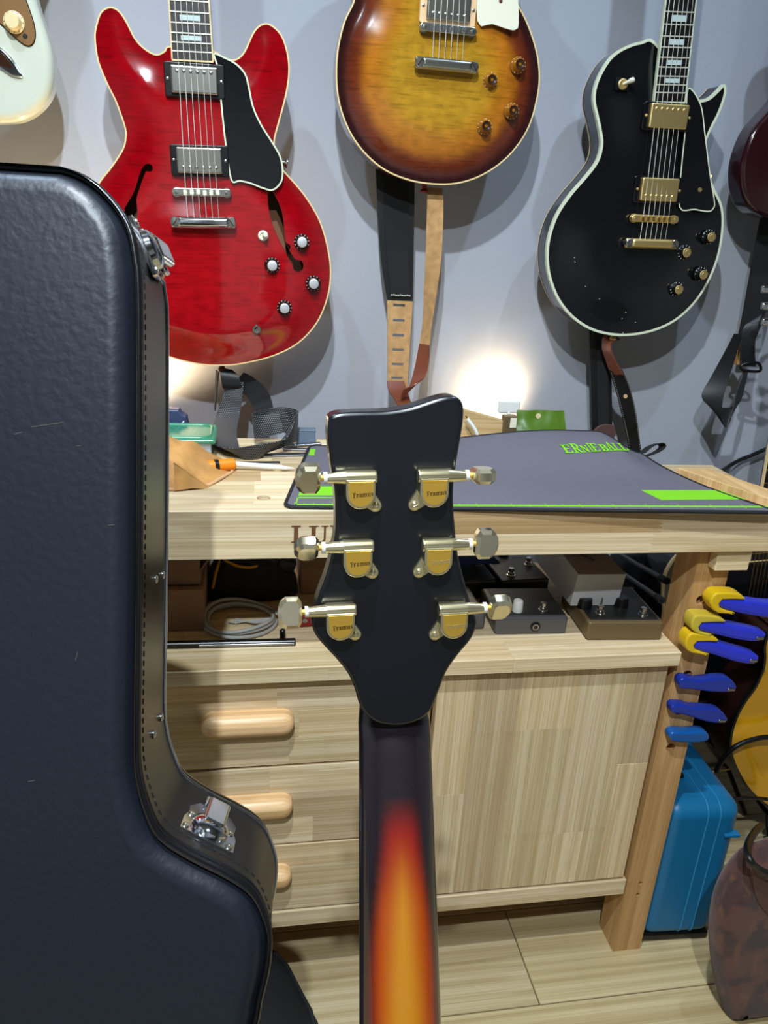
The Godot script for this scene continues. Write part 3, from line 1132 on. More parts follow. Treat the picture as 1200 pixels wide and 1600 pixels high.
func neck(parent: Node, end: Vector2, up_pt: Vector2, w0: float, w1: float, bridge: Vector2, d22: float, z: float, board: Material, bind: Material, wood: Material, inlays: Array, frets: int, head: Material) -> Vector2:
	# fretboard from its body end towards the nut
	var u := (up_pt - end).normalized()
	var s := Vector2(u.y, -u.x)
	var scale := d22 / 0.2806
	var nut := bridge + u * scale
	nut = end + u * (nut - end).dot(u)
	var span := (nut - end).dot(u)
	var grow := (w1 - w0) / end.distance_to(up_pt)
	var wn := clampf(w0 + grow * span, 0.041, w0)
	var p := holder("neck", parent)
	var b := MB.new()
	b.extrude(PackedVector2Array([end - s * w0 / 2, end + s * w0 / 2, nut + s * wn / 2, nut - s * wn / 2]), z + 0.0005, z + 0.0078, 0.0006)
	part("fretboard", b, board, p)
	for k: float in [-1.0, 1.0]:
		var q := MB.new()
		var a := end + s * k * (w0 / 2 - 0.0004)
		var c := nut + s * k * (wn / 2 - 0.0004)
		q.extrude(PackedVector2Array([a - s * 0.0010, a + s * 0.0010, c + s * 0.0010, c - s * 0.0010]), z + 0.001, z + 0.0084)
		part("neck_binding", q, bind, p)
	var en := MB.new()
	en.extrude(PackedVector2Array([end - s * w0 / 2 - u * 0.0018, end + s * w0 / 2 - u * 0.0018, end + s * w0 / 2 + u * 0.0004, end - s * w0 / 2 + u * 0.0004]), z + 0.0005, z + 0.0083)
	part("neck_binding", en, bind, p)
	for f in range(1, frets + 1):
		var y := bridge.distance_to(bridge) + scale * pow(2.0, -f / 12.0) - (end - bridge).dot(u)
		if y < 0.004: continue
		var c := end + u * y
		var w := lerpf(w0, wn, y / span)
		var q := MB.new()
		q.box(Vector3(c.x, c.y, z + 0.0084), Vector3(w - 0.001, 0.0021, 0.0014), 0.0005, Basis(Vector3.BACK, s.angle()))
		part("fret", q, M.brass if frets == 20 else M.string_steel, p)
		if f in inlays:
			var y2 := scale * pow(2.0, -(f - 1) / 12.0) - (end - bridge).dot(u)
			var m := end + u * (y + y2) / 2
			var il := MB.new()
			il.box(Vector3(m.x, m.y, z + 0.0079), Vector3(w * 0.50, (y2 - y) * 0.52, 0.0008), 0.0001, Basis(Vector3.BACK, s.angle()))
			part("inlay", il, M.pearl, p)
	var nk := MB.new()
	var g := []
	for i in 9:
		var t := i / 8.0
		var c := end.lerp(nut, t)
		var w := lerpf(w0, wn, t) - 0.001
		var row := PackedVector3Array()
		for j in 9:
			var a := -PI / 2 + PI * j / 8
			var q := c + s * sin(a) * w / 2
			row.append(Vector3(q.x, q.y, z + 0.0006 - cos(a) * 0.0185))
		g.append(row)
	nk.grid(g)
	part("neck_back", nk, wood, p)
	var hd := MB.new()
	var hp := PackedVector2Array()
	for q: Vector2 in [Vector2(-0.021, -0.002), Vector2(0.021, -0.002), Vector2(0.034, 0.03), Vector2(0.036, 0.10), Vector2(0.043, 0.165), Vector2(0.012, 0.172), Vector2(0, 0.164), Vector2(-0.012, 0.172), Vector2(-0.043, 0.165), Vector2(-0.036, 0.10), Vector2(-0.034, 0.03)]:
		hp.append(nut + s * q.x + u * q.y)
	hd.extrude(hp, z - 0.016, z - 0.001, 0.002, 0.002)
	part("headstock", hd, head, p)
	return nut

func hanger(at: Vector2, z: float, label: String) -> void:
	# padded yoke under the headstock, on a wooden wall plate
	var t := thing("guitar_hanger", label, "hanger", Vector3(at.x, at.y, -0.57), Basis(), "wall hangers above the guitars")
	var p := MB.new()
	p.rbox(Vector3(0, 0.02, 0.009), Vector3(0.07, 0.09, 0.018), 0.006)
	part("wall_plate", p, M.old_wood, t)
	var y := MB.new()
	var zz := z + 0.57
	y.tube([Vector3(0, 0.0, 0.015), Vector3(0, -0.005, zz - 0.045)], 0.006, 12)
	y.tube(smooth3([Vector3(-0.034, 0.004, zz + 0.015), Vector3(-0.034, 0.0, zz - 0.03), Vector3(0, -0.005, zz - 0.045), Vector3(0.034, 0.0, zz - 0.03), Vector3(0.034, 0.004, zz + 0.015)]), 0.007, 12)
	part("yoke", y, M.black_matte, t)

# ---------------------------------------------------------------- guitars on the wall
func red_guitar() -> void:
	var t := thing("electric_guitar", "cherry red semi-hollow electric guitar with two horns and f-holes, hung above the bench", "guitar", Vector3(-0.0551, 1.0213, -0.4400))
	var o := smooth2(v2([-60, 486.9, -70.8, 479.1, -83.3, 473.8, -98.2, 479.3, -112.5, 491.7, -125.2, 514.8, -135.5, 527.1, -148.1, 530.1, -161.5, 521.4, -170.3, 499.9, -172.3, 483.9, -169.6, 457, -158.5, 427.7, -147.7, 405.8, -140.4, 385, -135.6, 368.2, -135.4, 356.5, -140.3, 338.7, -158.4, 312.5, -181.8, 283.8, -201, 247.4, -211.9, 208, -214.6, 173.2, -207.9, 128, -180.6, 80.3, -133.9, 39.1, -87, 14.2, -33, 1.3, 11.1, 0.3, 44.6, 4.7, 95.1, 18.6, 140.1, 42.6, 173.3, 79.5, 191.2, 124.2, 195.4, 167.4, 188.6, 209.1, 174.3, 249.4, 151.9, 283.2, 130.2, 306.5, 109, 327.4, 99.4, 347.9, 97.2, 366.6, 103.2, 390.4, 115, 432.7, 119.7, 464.6, 117.3, 490.9, 107.1, 516.2, 89.3, 529.2, 74.6, 527, 62.9, 514.9, 50, 489.5, 38.2, 478.1, 24.5, 476, 13.8, 477.7, 3.2, 485.5]), 4)
	var f1 := smooth2(v2([86.2, 285.1, 90.6, 251.7, 101.4, 224, 114.6, 200.1, 123.4, 185, 129, 176.9, 130.2, 169.6, 136.9, 165.7, 144.5, 168.2, 147.6, 175.7, 144.2, 182.9, 136.5, 184.6, 129.9, 188.4, 116.6, 212.6, 113.1, 238.9, 109.6, 260.8, 96.7, 287.8]), 2)
	var f2 := smooth2(v2([-94.6, 312, -98.3, 318.4, -106.2, 317.8, -113.6, 308.9, -120.5, 290.5, -128.5, 271, -141.5, 250.9, -141.7, 231.5, -134, 225, -124.7, 229.5, -121.8, 247.2, -122.8, 264.6, -117, 281.2, -111.3, 295.8, -105.7, 307.5, -99.8, 307]), 2)
	var body := MB.new()
	body.extrude(o, -0.044, -0.003, 0.0, 0.004, false)
	part("body_shell", body, M.mahogany_red, t)
	var inn := MB.new()
	inn.extrude(inset(o, 0.006), -0.040, -0.036, 0.0)
	part("inner_floor", inn, M.hollow_wood, t)
	var blk := MB.new()
	blk.box(Vector3(Vector2(-0.0150, 0.2036).x, Vector2(-0.0150, 0.2036).y, -0.02), Vector3(0.11, 0.34, 0.03), 0.001)
	part("centre_block", blk, M.hollow_wood, t)
	var top := MB.new()
	top.skin(o, [f1, f2], 0.0085, func(d: float) -> float: return 0.008 * smoothstep(0.0, 0.07, d),
		func(p: Vector2, d: float) -> Color: return Color(0.30, 0.003, 0.007).lerp(Color(0.42, 0.005, 0.009), smoothstep(0.0, 0.09, d)))
	part("top", top, M.red_top, t)
	binding(t, o, 0.0018, 0.006, M.binding_cream)
	lip(t, f1, -0.0008, 0.0084, M.mahogany_red, "soundhole_edge")
	var pg := smooth2(v2([3.1, 480.3, 20.6, 476.6, 38.1, 469.3, 51.8, 456.3, 57.7, 437.1, 63.6, 412.3, 75.7, 388.4, 93.1, 364.4, 106.7, 343.6, 111.1, 321.8, 108.2, 304.1, 94.6, 291.5, 77.9, 293.4, 59.1, 299.1, 41.6, 301.8, 27.2, 302.8, 18.7, 356.4, 12.7, 415.6, 8.6, 459.8]), 4)
	var g := MB.new()
	g.extrude(pg, 0.011, 0.0128, 0.0005)
	var pgo := part("pickguard", g, M.pickguard_black, t)
	lip(pgo, pg, 0.0022, 0.0131, M.binding_white, "pickguard_edge")
	var ang := (Vector2(-0.0184, 0.2365) - Vector2(-0.0281, 0.4681)).angle() + PI / 2
	humbucker(t, Vector2(-0.0260, 0.4411), ang - 0.02, 0.008, M.nickel, M.black_plastic, true, M.nickel, 0.048)
	humbucker(t, Vector2(-0.0212, 0.3283), ang, 0.008, M.nickel, M.black_plastic, false, M.nickel)
	tune_bridge(t, Vector2(-0.0193, 0.2815), ang, 0.008, 0.094, M.nickel, M.ivory)
	tailpiece(t, Vector2(-0.0174, 0.2365), ang, 0.008, 0.104, M.chrome, M.nickel)
	for k: Vector2 in [Vector2(0.1436, 0.2140), Vector2(0.0942, 0.1741), Vector2(0.1648, 0.1478), Vector2(0.1156, 0.1048)]:
		knob(t, k, 0.0075, "silver", k.x * 40)
	toggle(t, Vector2(0.0790, 0.2208), 0.008, M.ivory, Vector2(0.004, 0.001))
	var j := MB.new()
	j.lathe([Vector2(0.0085, 0.0), Vector2(0.0085, 0.002), Vector2(0.0068, 0.0045), Vector2(0.0042, 0.0045), Vector2(0.0040, 0.001), Vector2(0.0, 0.001)], 18, facing_z(Vector3(Vector2(0.0682, 0.0658).x, Vector2(0.0682, 0.0658).y, 0.006)))
	part("output_jack", j, M.nickel, t)
	var br: Vector2 = Vector2(-0.0193, 0.2815)
	neck(t, Vector2(-0.0281, 0.4681), Vector2(-0.0313, 0.5501), 0.062, 0.059, br, Vector2(-0.0268, 0.4795).distance_to(br), 0.006, M.rosewood, M.binding_cream, M.mahogany_red, [15, 17, 19, 21], 22, M.black_lacquer)
	string_set(t, Vector2(-0.0164, 0.2316), br, Vector2(-0.0313, 0.5501) + (Vector2(-0.0313, 0.5501) - Vector2(-0.0281, 0.4681)) * 3.4, ang, 0.006, M.string_steel)
	var sb := MB.new()
	sb.lathe([Vector2(0.005, -0.002), Vector2(0.004, 0.006), Vector2(0.0075, 0.012), Vector2(0.007, 0.014), Vector2(0.0, 0.0145)], 14, Transform3D(Basis(Vector3.RIGHT, PI), Vector3(Vector2(0.0066, 0.0002).x, Vector2(0.0066, 0.0002).y + 0.001, -0.022)))
	part("strap_button", sb, M.copper_brown, t)
	var sb2 := MB.new()
	sb2.lathe([Vector2(0.004, -0.004), Vector2(0.004, 0.006), Vector2(0.0075, 0.011), Vector2(0.007, 0.013), Vector2(0.0, 0.0135)], 14, Transform3D(Basis(Vector3.BACK, -PI / 2), Vector3(Vector2(0.1026, 0.3357).x + 0.004, Vector2(0.1026, 0.3357).y, -0.020)))
	part("strap_button", sb2, M.nickel, t)

func burst_guitar() -> void:
	var t := thing("electric_guitar", "tobacco sunburst single-cut electric guitar with cream pickguard, in the middle of the wall", "guitar", Vector3(0.3017, 1.3374, -0.4450))
	var o := smooth2(v2([-26.3, 386.3, -57.9, 381.3, -96.7, 366.7, -125.1, 343.4, -137.7, 317.5, -141.7, 296.3, -141, 279.6, -138.1, 258.6, -152, 228.9, -160.8, 193, -162.7, 159.8, -159.5, 126.4, -150, 96.5, -133, 66.6, -107.1, 39.5, -73.3, 18.3, -31.7, 6, 9.9, 2.6, 50.2, 6.2, 87.7, 18.8, 123.1, 41.3, 150.6, 70.2, 169.2, 104.1, 177, 140.6, 178.4, 172.2, 172, 203.5, 159.2, 232.7, 141.3, 260.9, 122.3, 283.1, 111.8, 299.7, 106.8, 314.8, 110.6, 335.8, 119.6, 357, 120.5, 375.6, 109.8, 386.1, 95.3, 376.3, 73.6, 365.7, 52.8, 366.9, 39.2, 378.6, 31.7, 392.6]), 4)
	var body := MB.new()
	body.extrude(o, -0.050, -0.003, 0.0, 0.004, false)
	part("body_back", body, M.mahogany_brown, t)
	var dark := Color(0.030, 0.008, 0.010)
	var mid := Color(0.17, 0.030, 0.010)
	var amb := Color(0.50, 0.165, 0.012)
	var yel := Color(0.52, 0.27, 0.022)
	var top := MB.new()
	top.skin(o, [], 0.0075, func(d: float) -> float: return 0.011 * smoothstep(0.0, 0.09, d) - 0.002 * sin(clampf(d / 0.03, 0, 1) * PI),
		func(p: Vector2, d: float) -> Color:
			var k := d / 0.105
			if k < 0.28: return dark.lerp(mid, smoothstep(0.06, 0.28, k))
			if k < 0.52: return mid.lerp(amb, smoothstep(0.28, 0.52, k))
			return amb.lerp(yel, smoothstep(0.52, 1.0, k)))
	part("top", top, M.burst_top, t)
	binding(t, o, 0.0018, 0.008, M.binding_cream)
	var pg := smooth2(v2([59, 245.4, 83.9, 243.2, 114.8, 237.9, 124.4, 239.6, 127.8, 247.1, 122.3, 283.1, 112.9, 317.1, 73.3, 340.5, 49.7, 336.4]), 3)
	var g := MB.new()
	g.extrude(pg, 0.013, 0.0148, 0.0006)
	var pgo := part("pickguard", g, M.ivory, t)
	var sc := MB.new()
	sc.lathe([Vector2(0.003, 0.0), Vector2(0.0028, 0.001), Vector2(0.0, 0.0014)], 12, facing_z(Vector3(Vector2(0.0942, 0.2761).x, Vector2(0.0942, 0.2761).y, 0.0148)))
	part("pickguard_screw", sc, M.copper_brown, pgo)
	var ang := (Vector2(0.0137, 0.1800) - Vector2(0.0120, 0.2597)).angle() + PI / 2 - 0.02
	humbucker(t, Vector2(0.0100, 0.2586), ang, 0.010, M.nickel, M.ring_peach, false, M.nickel, 0.048)
	humbucker(t, Vector2(0.0082, 0.3605), ang, 0.010, M.nickel, M.ring_peach, true, M.nickel, 0.048)
	tune_bridge(t, Vector2(0.0116, 0.2287), ang, 0.010, 0.093, M.nickel, M.steel)
	tailpiece(t, Vector2(0.0127, 0.1790), ang, 0.010, 0.104, M.nickel, M.nickel)
	for k: Vector2 in [Vector2(0.0903, 0.1641), Vector2(0.1348, 0.1901), Vector2(0.1318, 0.1227), Vector2(0.0876, 0.0961)]:
		knob(t, k, 0.0085, "gold", k.x * 30)
	toggle(t, Vector2(-0.0948, 0.3342), 0.008, M.cream, Vector2(0.004, 0.0))
	var br: Vector2 = Vector2(0.0116, 0.2287)
	var axis := (Vector2(0.0120, 0.2597) - Vector2(0.0137, 0.1800)).normalized()
	string_set(t, Vector2(0.0130, 0.1754), br, br + axis * 0.60, ang, 0.008, M.string_steel)
	neck(t, br + axis * 0.176, br + axis * 0.3, 0.057, 0.053, br, 0.180, 0.006, M.rosewood, M.binding_cream, M.mahogany_brown, [12, 15, 17, 19, 21], 22, M.black_lacquer)
	var sb := MB.new()
	sb.lathe([Vector2(0.005, -0.002), Vector2(0.004, 0.006), Vector2(0.0075, 0.010), Vector2(0.007, 0.012), Vector2(0.0, 0.0125)], 14, Transform3D(Basis(Vector3.RIGHT, PI), Vector3(Vector2(-0.0001, 0.0010).x, Vector2(-0.0001, 0.0010).y + 0.001, -0.024)))
	part("strap_button", sb, M.red_plastic, t)

func black_guitar() -> void:
	var t := thing("electric_guitar", "black single-cut electric guitar with cream binding and gold hardware, right of the bench lamp", "guitar", Vector3(0.6905, 1.0979, -0.4500))
	var o := smooth2(v2([-12.9, 486.6, -38.3, 485.3, -65.4, 475.5, -87, 460.4, -100.8, 439.4, -109.4, 414.8, -109.2, 391.6, -99.4, 367.8, -89.7, 344.6, -83.9, 323.9, -88, 298.1, -105.4, 272.1, -129.5, 241.4, -149.7, 206.3, -158.9, 168.1, -157.8, 134.2, -148, 98.9, -125, 60, -91.3, 28.8, -49.5, 7.9, -2.6, -0.1, 43, 2.7, 87.1, 15.1, 124.1, 37, 154.2, 71.7, 173, 113.7, 181.2, 159.1, 178.2, 206.4, 167.7, 240, 147.6, 266, 129.3, 290.5, 116, 316, 112.2, 338.7, 117.1, 361.7, 127.8, 390.9, 132.8, 417.4, 130.8, 431.2, 125.1, 434.7, 116.3, 425.1, 102.1, 412, 82.3, 407.5, 63.4, 415.9, 51.8, 430.7]), 4)
	var body := MB.new()
	body.extrude(o, -0.050, -0.003, 0.0, 0.003, false)
	part("body_back", body, M.black_lacquer, t)
	var top := MB.new()
	top.skin(o, [], 0.0085, func(d: float) -> float: return 0.010 * smoothstep(0.0, 0.09, d))
	part("top", top, M.black_lacquer, t)
	binding(t, o, 0.0040, 0.0075, M.binding_white)
	var back_edge := inset(o, -0.0006)
	var bb := MB.new()
	var rows := []
	for q in back_edge: rows.append(PackedVector3Array([Vector3(q.x, q.y, -0.0445), Vector3(q.x, q.y, -0.0480)]))
	bb.grid(rows, true, false, true)
	part("back_binding", bb, M.binding_cream, t)
	var pg := smooth2(v2([52.7, 421, 81.6, 399.5, 100.1, 354.3, 124.3, 290.2, 143.1, 246.2, 143.2, 234.2, 134.3, 228.2, 106.9, 229.9, 75.8, 232.4, 65.6, 300.1, 60.3, 361.6]), 4)
	var g := MB.new()
	g.extrude(pg, 0.0125, 0.0142, 0.0005)
	var pgo := part("pickguard", g, M.black_lacquer, t)
	lip(pgo, pg, 0.0018, 0.0145, M.binding_white, "pickguard_edge")
	var sc := MB.new()
	sc.lathe([Vector2(0.004, 0.0), Vector2(0.0036, 0.0012), Vector2(0.0015, 0.0014), Vector2(0.0, 0.0008)], 12, facing_z(Vector3(Vector2(0.1098, 0.2637).x, Vector2(0.1098, 0.2637).y, 0.0142)))
	part("pickguard_screw", sc, M.warm_gold, pgo)
	var ang := (Vector2(0.0314, 0.1683) - Vector2(0.0236, 0.3980)).angle() + PI / 2 - 0.01
	humbucker(t, Vector2(0.0234, 0.3750), ang, 0.010, M.warm_gold, M.black_lacquer, true, M.warm_gold, 0.044)
	humbucker(t, Vector2(0.0291, 0.2586), ang, 0.010, M.warm_gold, M.black_lacquer, false, M.warm_gold, 0.044)
	tune_bridge(t, Vector2(0.0297, 0.2101), ang, 0.010, 0.092, M.warm_gold, M.brass)
	tailpiece(t, Vector2(0.0301, 0.1682), ang, 0.010, 0.102, M.warm_gold, M.nickel)
	for k: Vector2 in [Vector2(0.1463, 0.1856), Vector2(0.1032, 0.1563), Vector2(0.1452, 0.1194), Vector2(0.1011, 0.0906)]:
		knob(t, k, 0.0085, "gold_cap", k.x * 30)
	toggle(t, Vector2(-0.0646, 0.4184), 0.0085, M.warm_gold, Vector2(0.012, 0.006), true)
	var br: Vector2 = Vector2(0.0297, 0.2101)
	neck(t, Vector2(0.0236, 0.3980), Vector2(0.0139, 0.5501), 0.0575, 0.054, br, Vector2(0.0233, 0.4117).distance_to(br), 0.006, M.ebony, M.binding_white, M.black_lacquer, [12, 15, 17, 19, 21], 22, M.black_lacquer)
	string_set(t, Vector2(0.0297, 0.1637), br, Vector2(0.0236, 0.3980) + (Vector2(0.0139, 0.5501) - Vector2(0.0236, 0.3980)) * 2.6, ang, 0.006, M.string_steel)
	for q: Array in [[Vector2(0.1350, 0.2877), -PI / 2, -0.02], [Vector2(0.0052, 0.0002), PI, -0.02]]:
		var sb := MB.new()
		sb.lathe([Vector2(0.004, -0.004), Vector2(0.004, 0.004), Vector2(0.0075, 0.009), Vector2(0.007, 0.011), Vector2(0.0, 0.0115)], 14, Transform3D(Basis(Vector3.BACK, q[1]), Vector3(q[0].x, q[0].y, q[2])))
		part("strap_button", sb, M.warm_gold, t)
	# a few chips in the lacquer low on the body
	var ch := MB.new()
	for q: Vector2 in [Vector2(0.0079, 0.0444), Vector2(0.0022, 0.0324), Vector2(0.0320, 0.0263), Vector2(-0.1089, 0.1366), Vector2(-0.1065, 0.1289), Vector2(-0.0800, 0.0872), Vector2(-0.0488, 0.0667), Vector2(0.0107, 0.0064)]:
		ch.box(Vector3(q.x, q.y, 0.0102 if q.y > 0.03 else 0.007), Vector3(0.0016, 0.0012, 0.0010), 0.0003)
	stuff(part("paint_chips", ch, M.ivory, t))

func cream_guitar() -> void:
	var t := thing("electric_guitar", "cream white solid-body guitar with a brown pickguard, cut off by the upper left corner", "guitar", Vector3(-0.3572, 1.3720, -0.4400))
	var o := smooth2(v2([-17.1, 12, 11, 16.8, 37.4, 32, 57.1, 55.3, 65.2, 84.4, 65.1, 114.1, 58.7, 142.7, 51.4, 169, 46.7, 194.3, 46.3, 225.8, 55.4, 265.3, 74.6, 305.2, 81.5, 342.8, 62.8, 358.8, 35.9, 341.3, 20, 317.6, -9.9, 304.8, -43.5, 301, -62.5, 312, -78.6, 342.4, -106.4, 370.5, -137.8, 370.2, -160.5, 336.4, -168.5, 278.5, -160.7, 227.8, -172.3, 180.9, -202.9, 131.1, -216.6, 89.8, -211.4, 45, -176.9, 18.2, -116.9, 7.2, -63.1, 7.7]), 4)
	var body := MB.new()
	body.extrude(o, -0.046, 0.0, 0.014, 0.012, true, true, 5)
	part("body", body, M.cream_lacquer, t)
	var pg := smooth2(v2([32.5, 192.9, 39, 169.4, 44.8, 147.2, 45, 130.7, 39.5, 120.3, 31.3, 118.7, 20.3, 125.2, 5.7, 137.9, -10.6, 150.3, -50.8, 177, -97.1, 211.4, -37.2, 285.5, 19.8, 269.2]), 3)
	var g := MB.new()
	g.extrude(pg, 0.0, 0.0024, 0.0006)
	part("pickguard", g, M.aged_guard, t)
	var edge := inset(pg, -0.0012)
	var eb := MB.new()
	eb.extrude(edge, 0.0, 0.0010)
	part("pickguard_rim", eb, M.knob_dark, t)
	var k := holder("knob", t, Transform3D(Basis(), Vector3(Vector2(0.0181, 0.1464).x, Vector2(0.0181, 0.1464).y, 0.0024)))
	var kb := MB.new()
	kb.lathe([Vector2(0.0148, 0.0), Vector2(0.0148, 0.003), Vector2(0.0115, 0.0045), Vector2(0.0105, 0.013), Vector2(0.0095, 0.0145), Vector2(0.0, 0.0146)], 24, facing_z(Vector3.ZERO))
	part("knob_body", kb, M.cream, k)
	var nt := MB.new()
	for i in 12:
		var a := TAU * i / 12
		nt.box(Vector3(cos(a) * 0.0130, sin(a) * 0.0130, 0.0040), Vector3(0.0024, 0.0007, 0.0008), 0.0002, Basis(Vector3.BACK, a))
	stuff(part("tick_marks", nt, M.aged_guard, k))
	var sc := MB.new()
	sc.lathe([Vector2(0.0035, 0.0), Vector2(0.0028, 0.0012), Vector2(0.0, 0.0014)], 12, facing_z(Vector3(Vector2(0.0315, 0.1303).x, Vector2(0.0315, 0.1303).y, 0.0024)))
	part("pickguard_screw", sc, M.black_matte, t)
	# boat-shaped jack plate
	var jp := smooth2(v2([22.5, 75.8, 18.1, 86.5, 10.5, 99.4, -2.5, 111.6, -17.7, 118.6, -32.4, 114, -32, 102.4, -17.4, 90.3, -2.3, 80.6, 9.7, 74.8]), 4)
	var jb := MB.new()
	jb.extrude(jp, 0.0, 0.004, 0.0035)
	part("jack_plate", jb, M.chrome, t)
	var ji := smooth2(v2([9.1, 86.6, 6.4, 94.8, -3.3, 104.9, -16.8, 111.2, -24.4, 106.4, -16.6, 97.1, -3.3, 88.1]), 4)
	var jc := MB.new()
	jc.extrude(ji, 0.002, 0.0042, 0.0004)
	part("jack_cup", jc, M.knob_dark, t)
	var js := MB.new()
	js.lathe([Vector2(0.0022, 0.0), Vector2(0.0018, 0.001), Vector2(0.0, 0.0012)], 10, facing_z(Vector3(Vector2(0.0192, 0.0789).x, Vector2(0.0192, 0.0789).y, 0.004)))
	part("plate_screw", js, M.black_matte, t)
	var nk := MB.new()
	var c: Vector2 = Vector2(0.0052, 0.3196)
	nk.rbox(Vector3(c.x - 0.012, c.y + 0.27, -0.008), Vector3(0.055, 0.62, 0.022), 0.009)
	part("neck", nk, M.cream, t)
	var hd := MB.new()
	hd.rbox(Vector3(c.x - 0.012, c.y + 0.64, -0.012), Vector3(0.075, 0.16, 0.014), 0.006)
	part("headstock", hd, M.cream, t)

func wine_guitar() -> void:
	var t := thing("electric_guitar", "dark wine red guitar body cut off by the right edge, beside the black single-cut", "guitar", Vector3(0.9562, 1.3238, -0.4500))
	var o := smooth2(v2([-43.2, 172.3, -62.9, 145.2, -72.3, 111.3, -73.2, 78.4, -61.9, 42.6, -40.9, 15.4, -13.9, 2.5, 20.3, -1.1, 77.1, 12.3, 134.9, 47.1, 160, 98.2, 147.9, 145.8, 111.7, 190.3, 86.9, 229.2, 93.9, 269.8, 97.9, 319, 61.9, 353.9, 15.6, 363.5, -23.7, 350.5, -38.8, 316.2, -28.6, 274, -15.8, 235.8, -20.7, 202.4]), 4)
	var body := MB.new()
	body.extrude(o, -0.048, 0.0, 0.010, 0.006, false, true, 4)
	part("body_back", body, M.wine_lacquer, t)
	var top := MB.new()
	top.skin(inset(o, 0.0102), [], 0.011, func(d: float) -> float: return 0.006 * smoothstep(0.0, 0.07, d))
	part("top", top, M.wine_lacquer, t)
	var c: Vector2 = Vector2(0.0136, 0.3493)
	var nk := MB.new()
	nk.rbox(Vector3(c.x, c.y + 0.20, -0.004), Vector3(0.055, 0.50, 0.022), 0.009)
	part("neck", nk, M.wine_lacquer, t)
	var hd := MB.new()
	hd.rbox(Vector3(c.x, c.y + 0.52, -0.010), Vector3(0.075, 0.16, 0.014), 0.006)
	part("headstock", hd, M.black_lacquer, t)

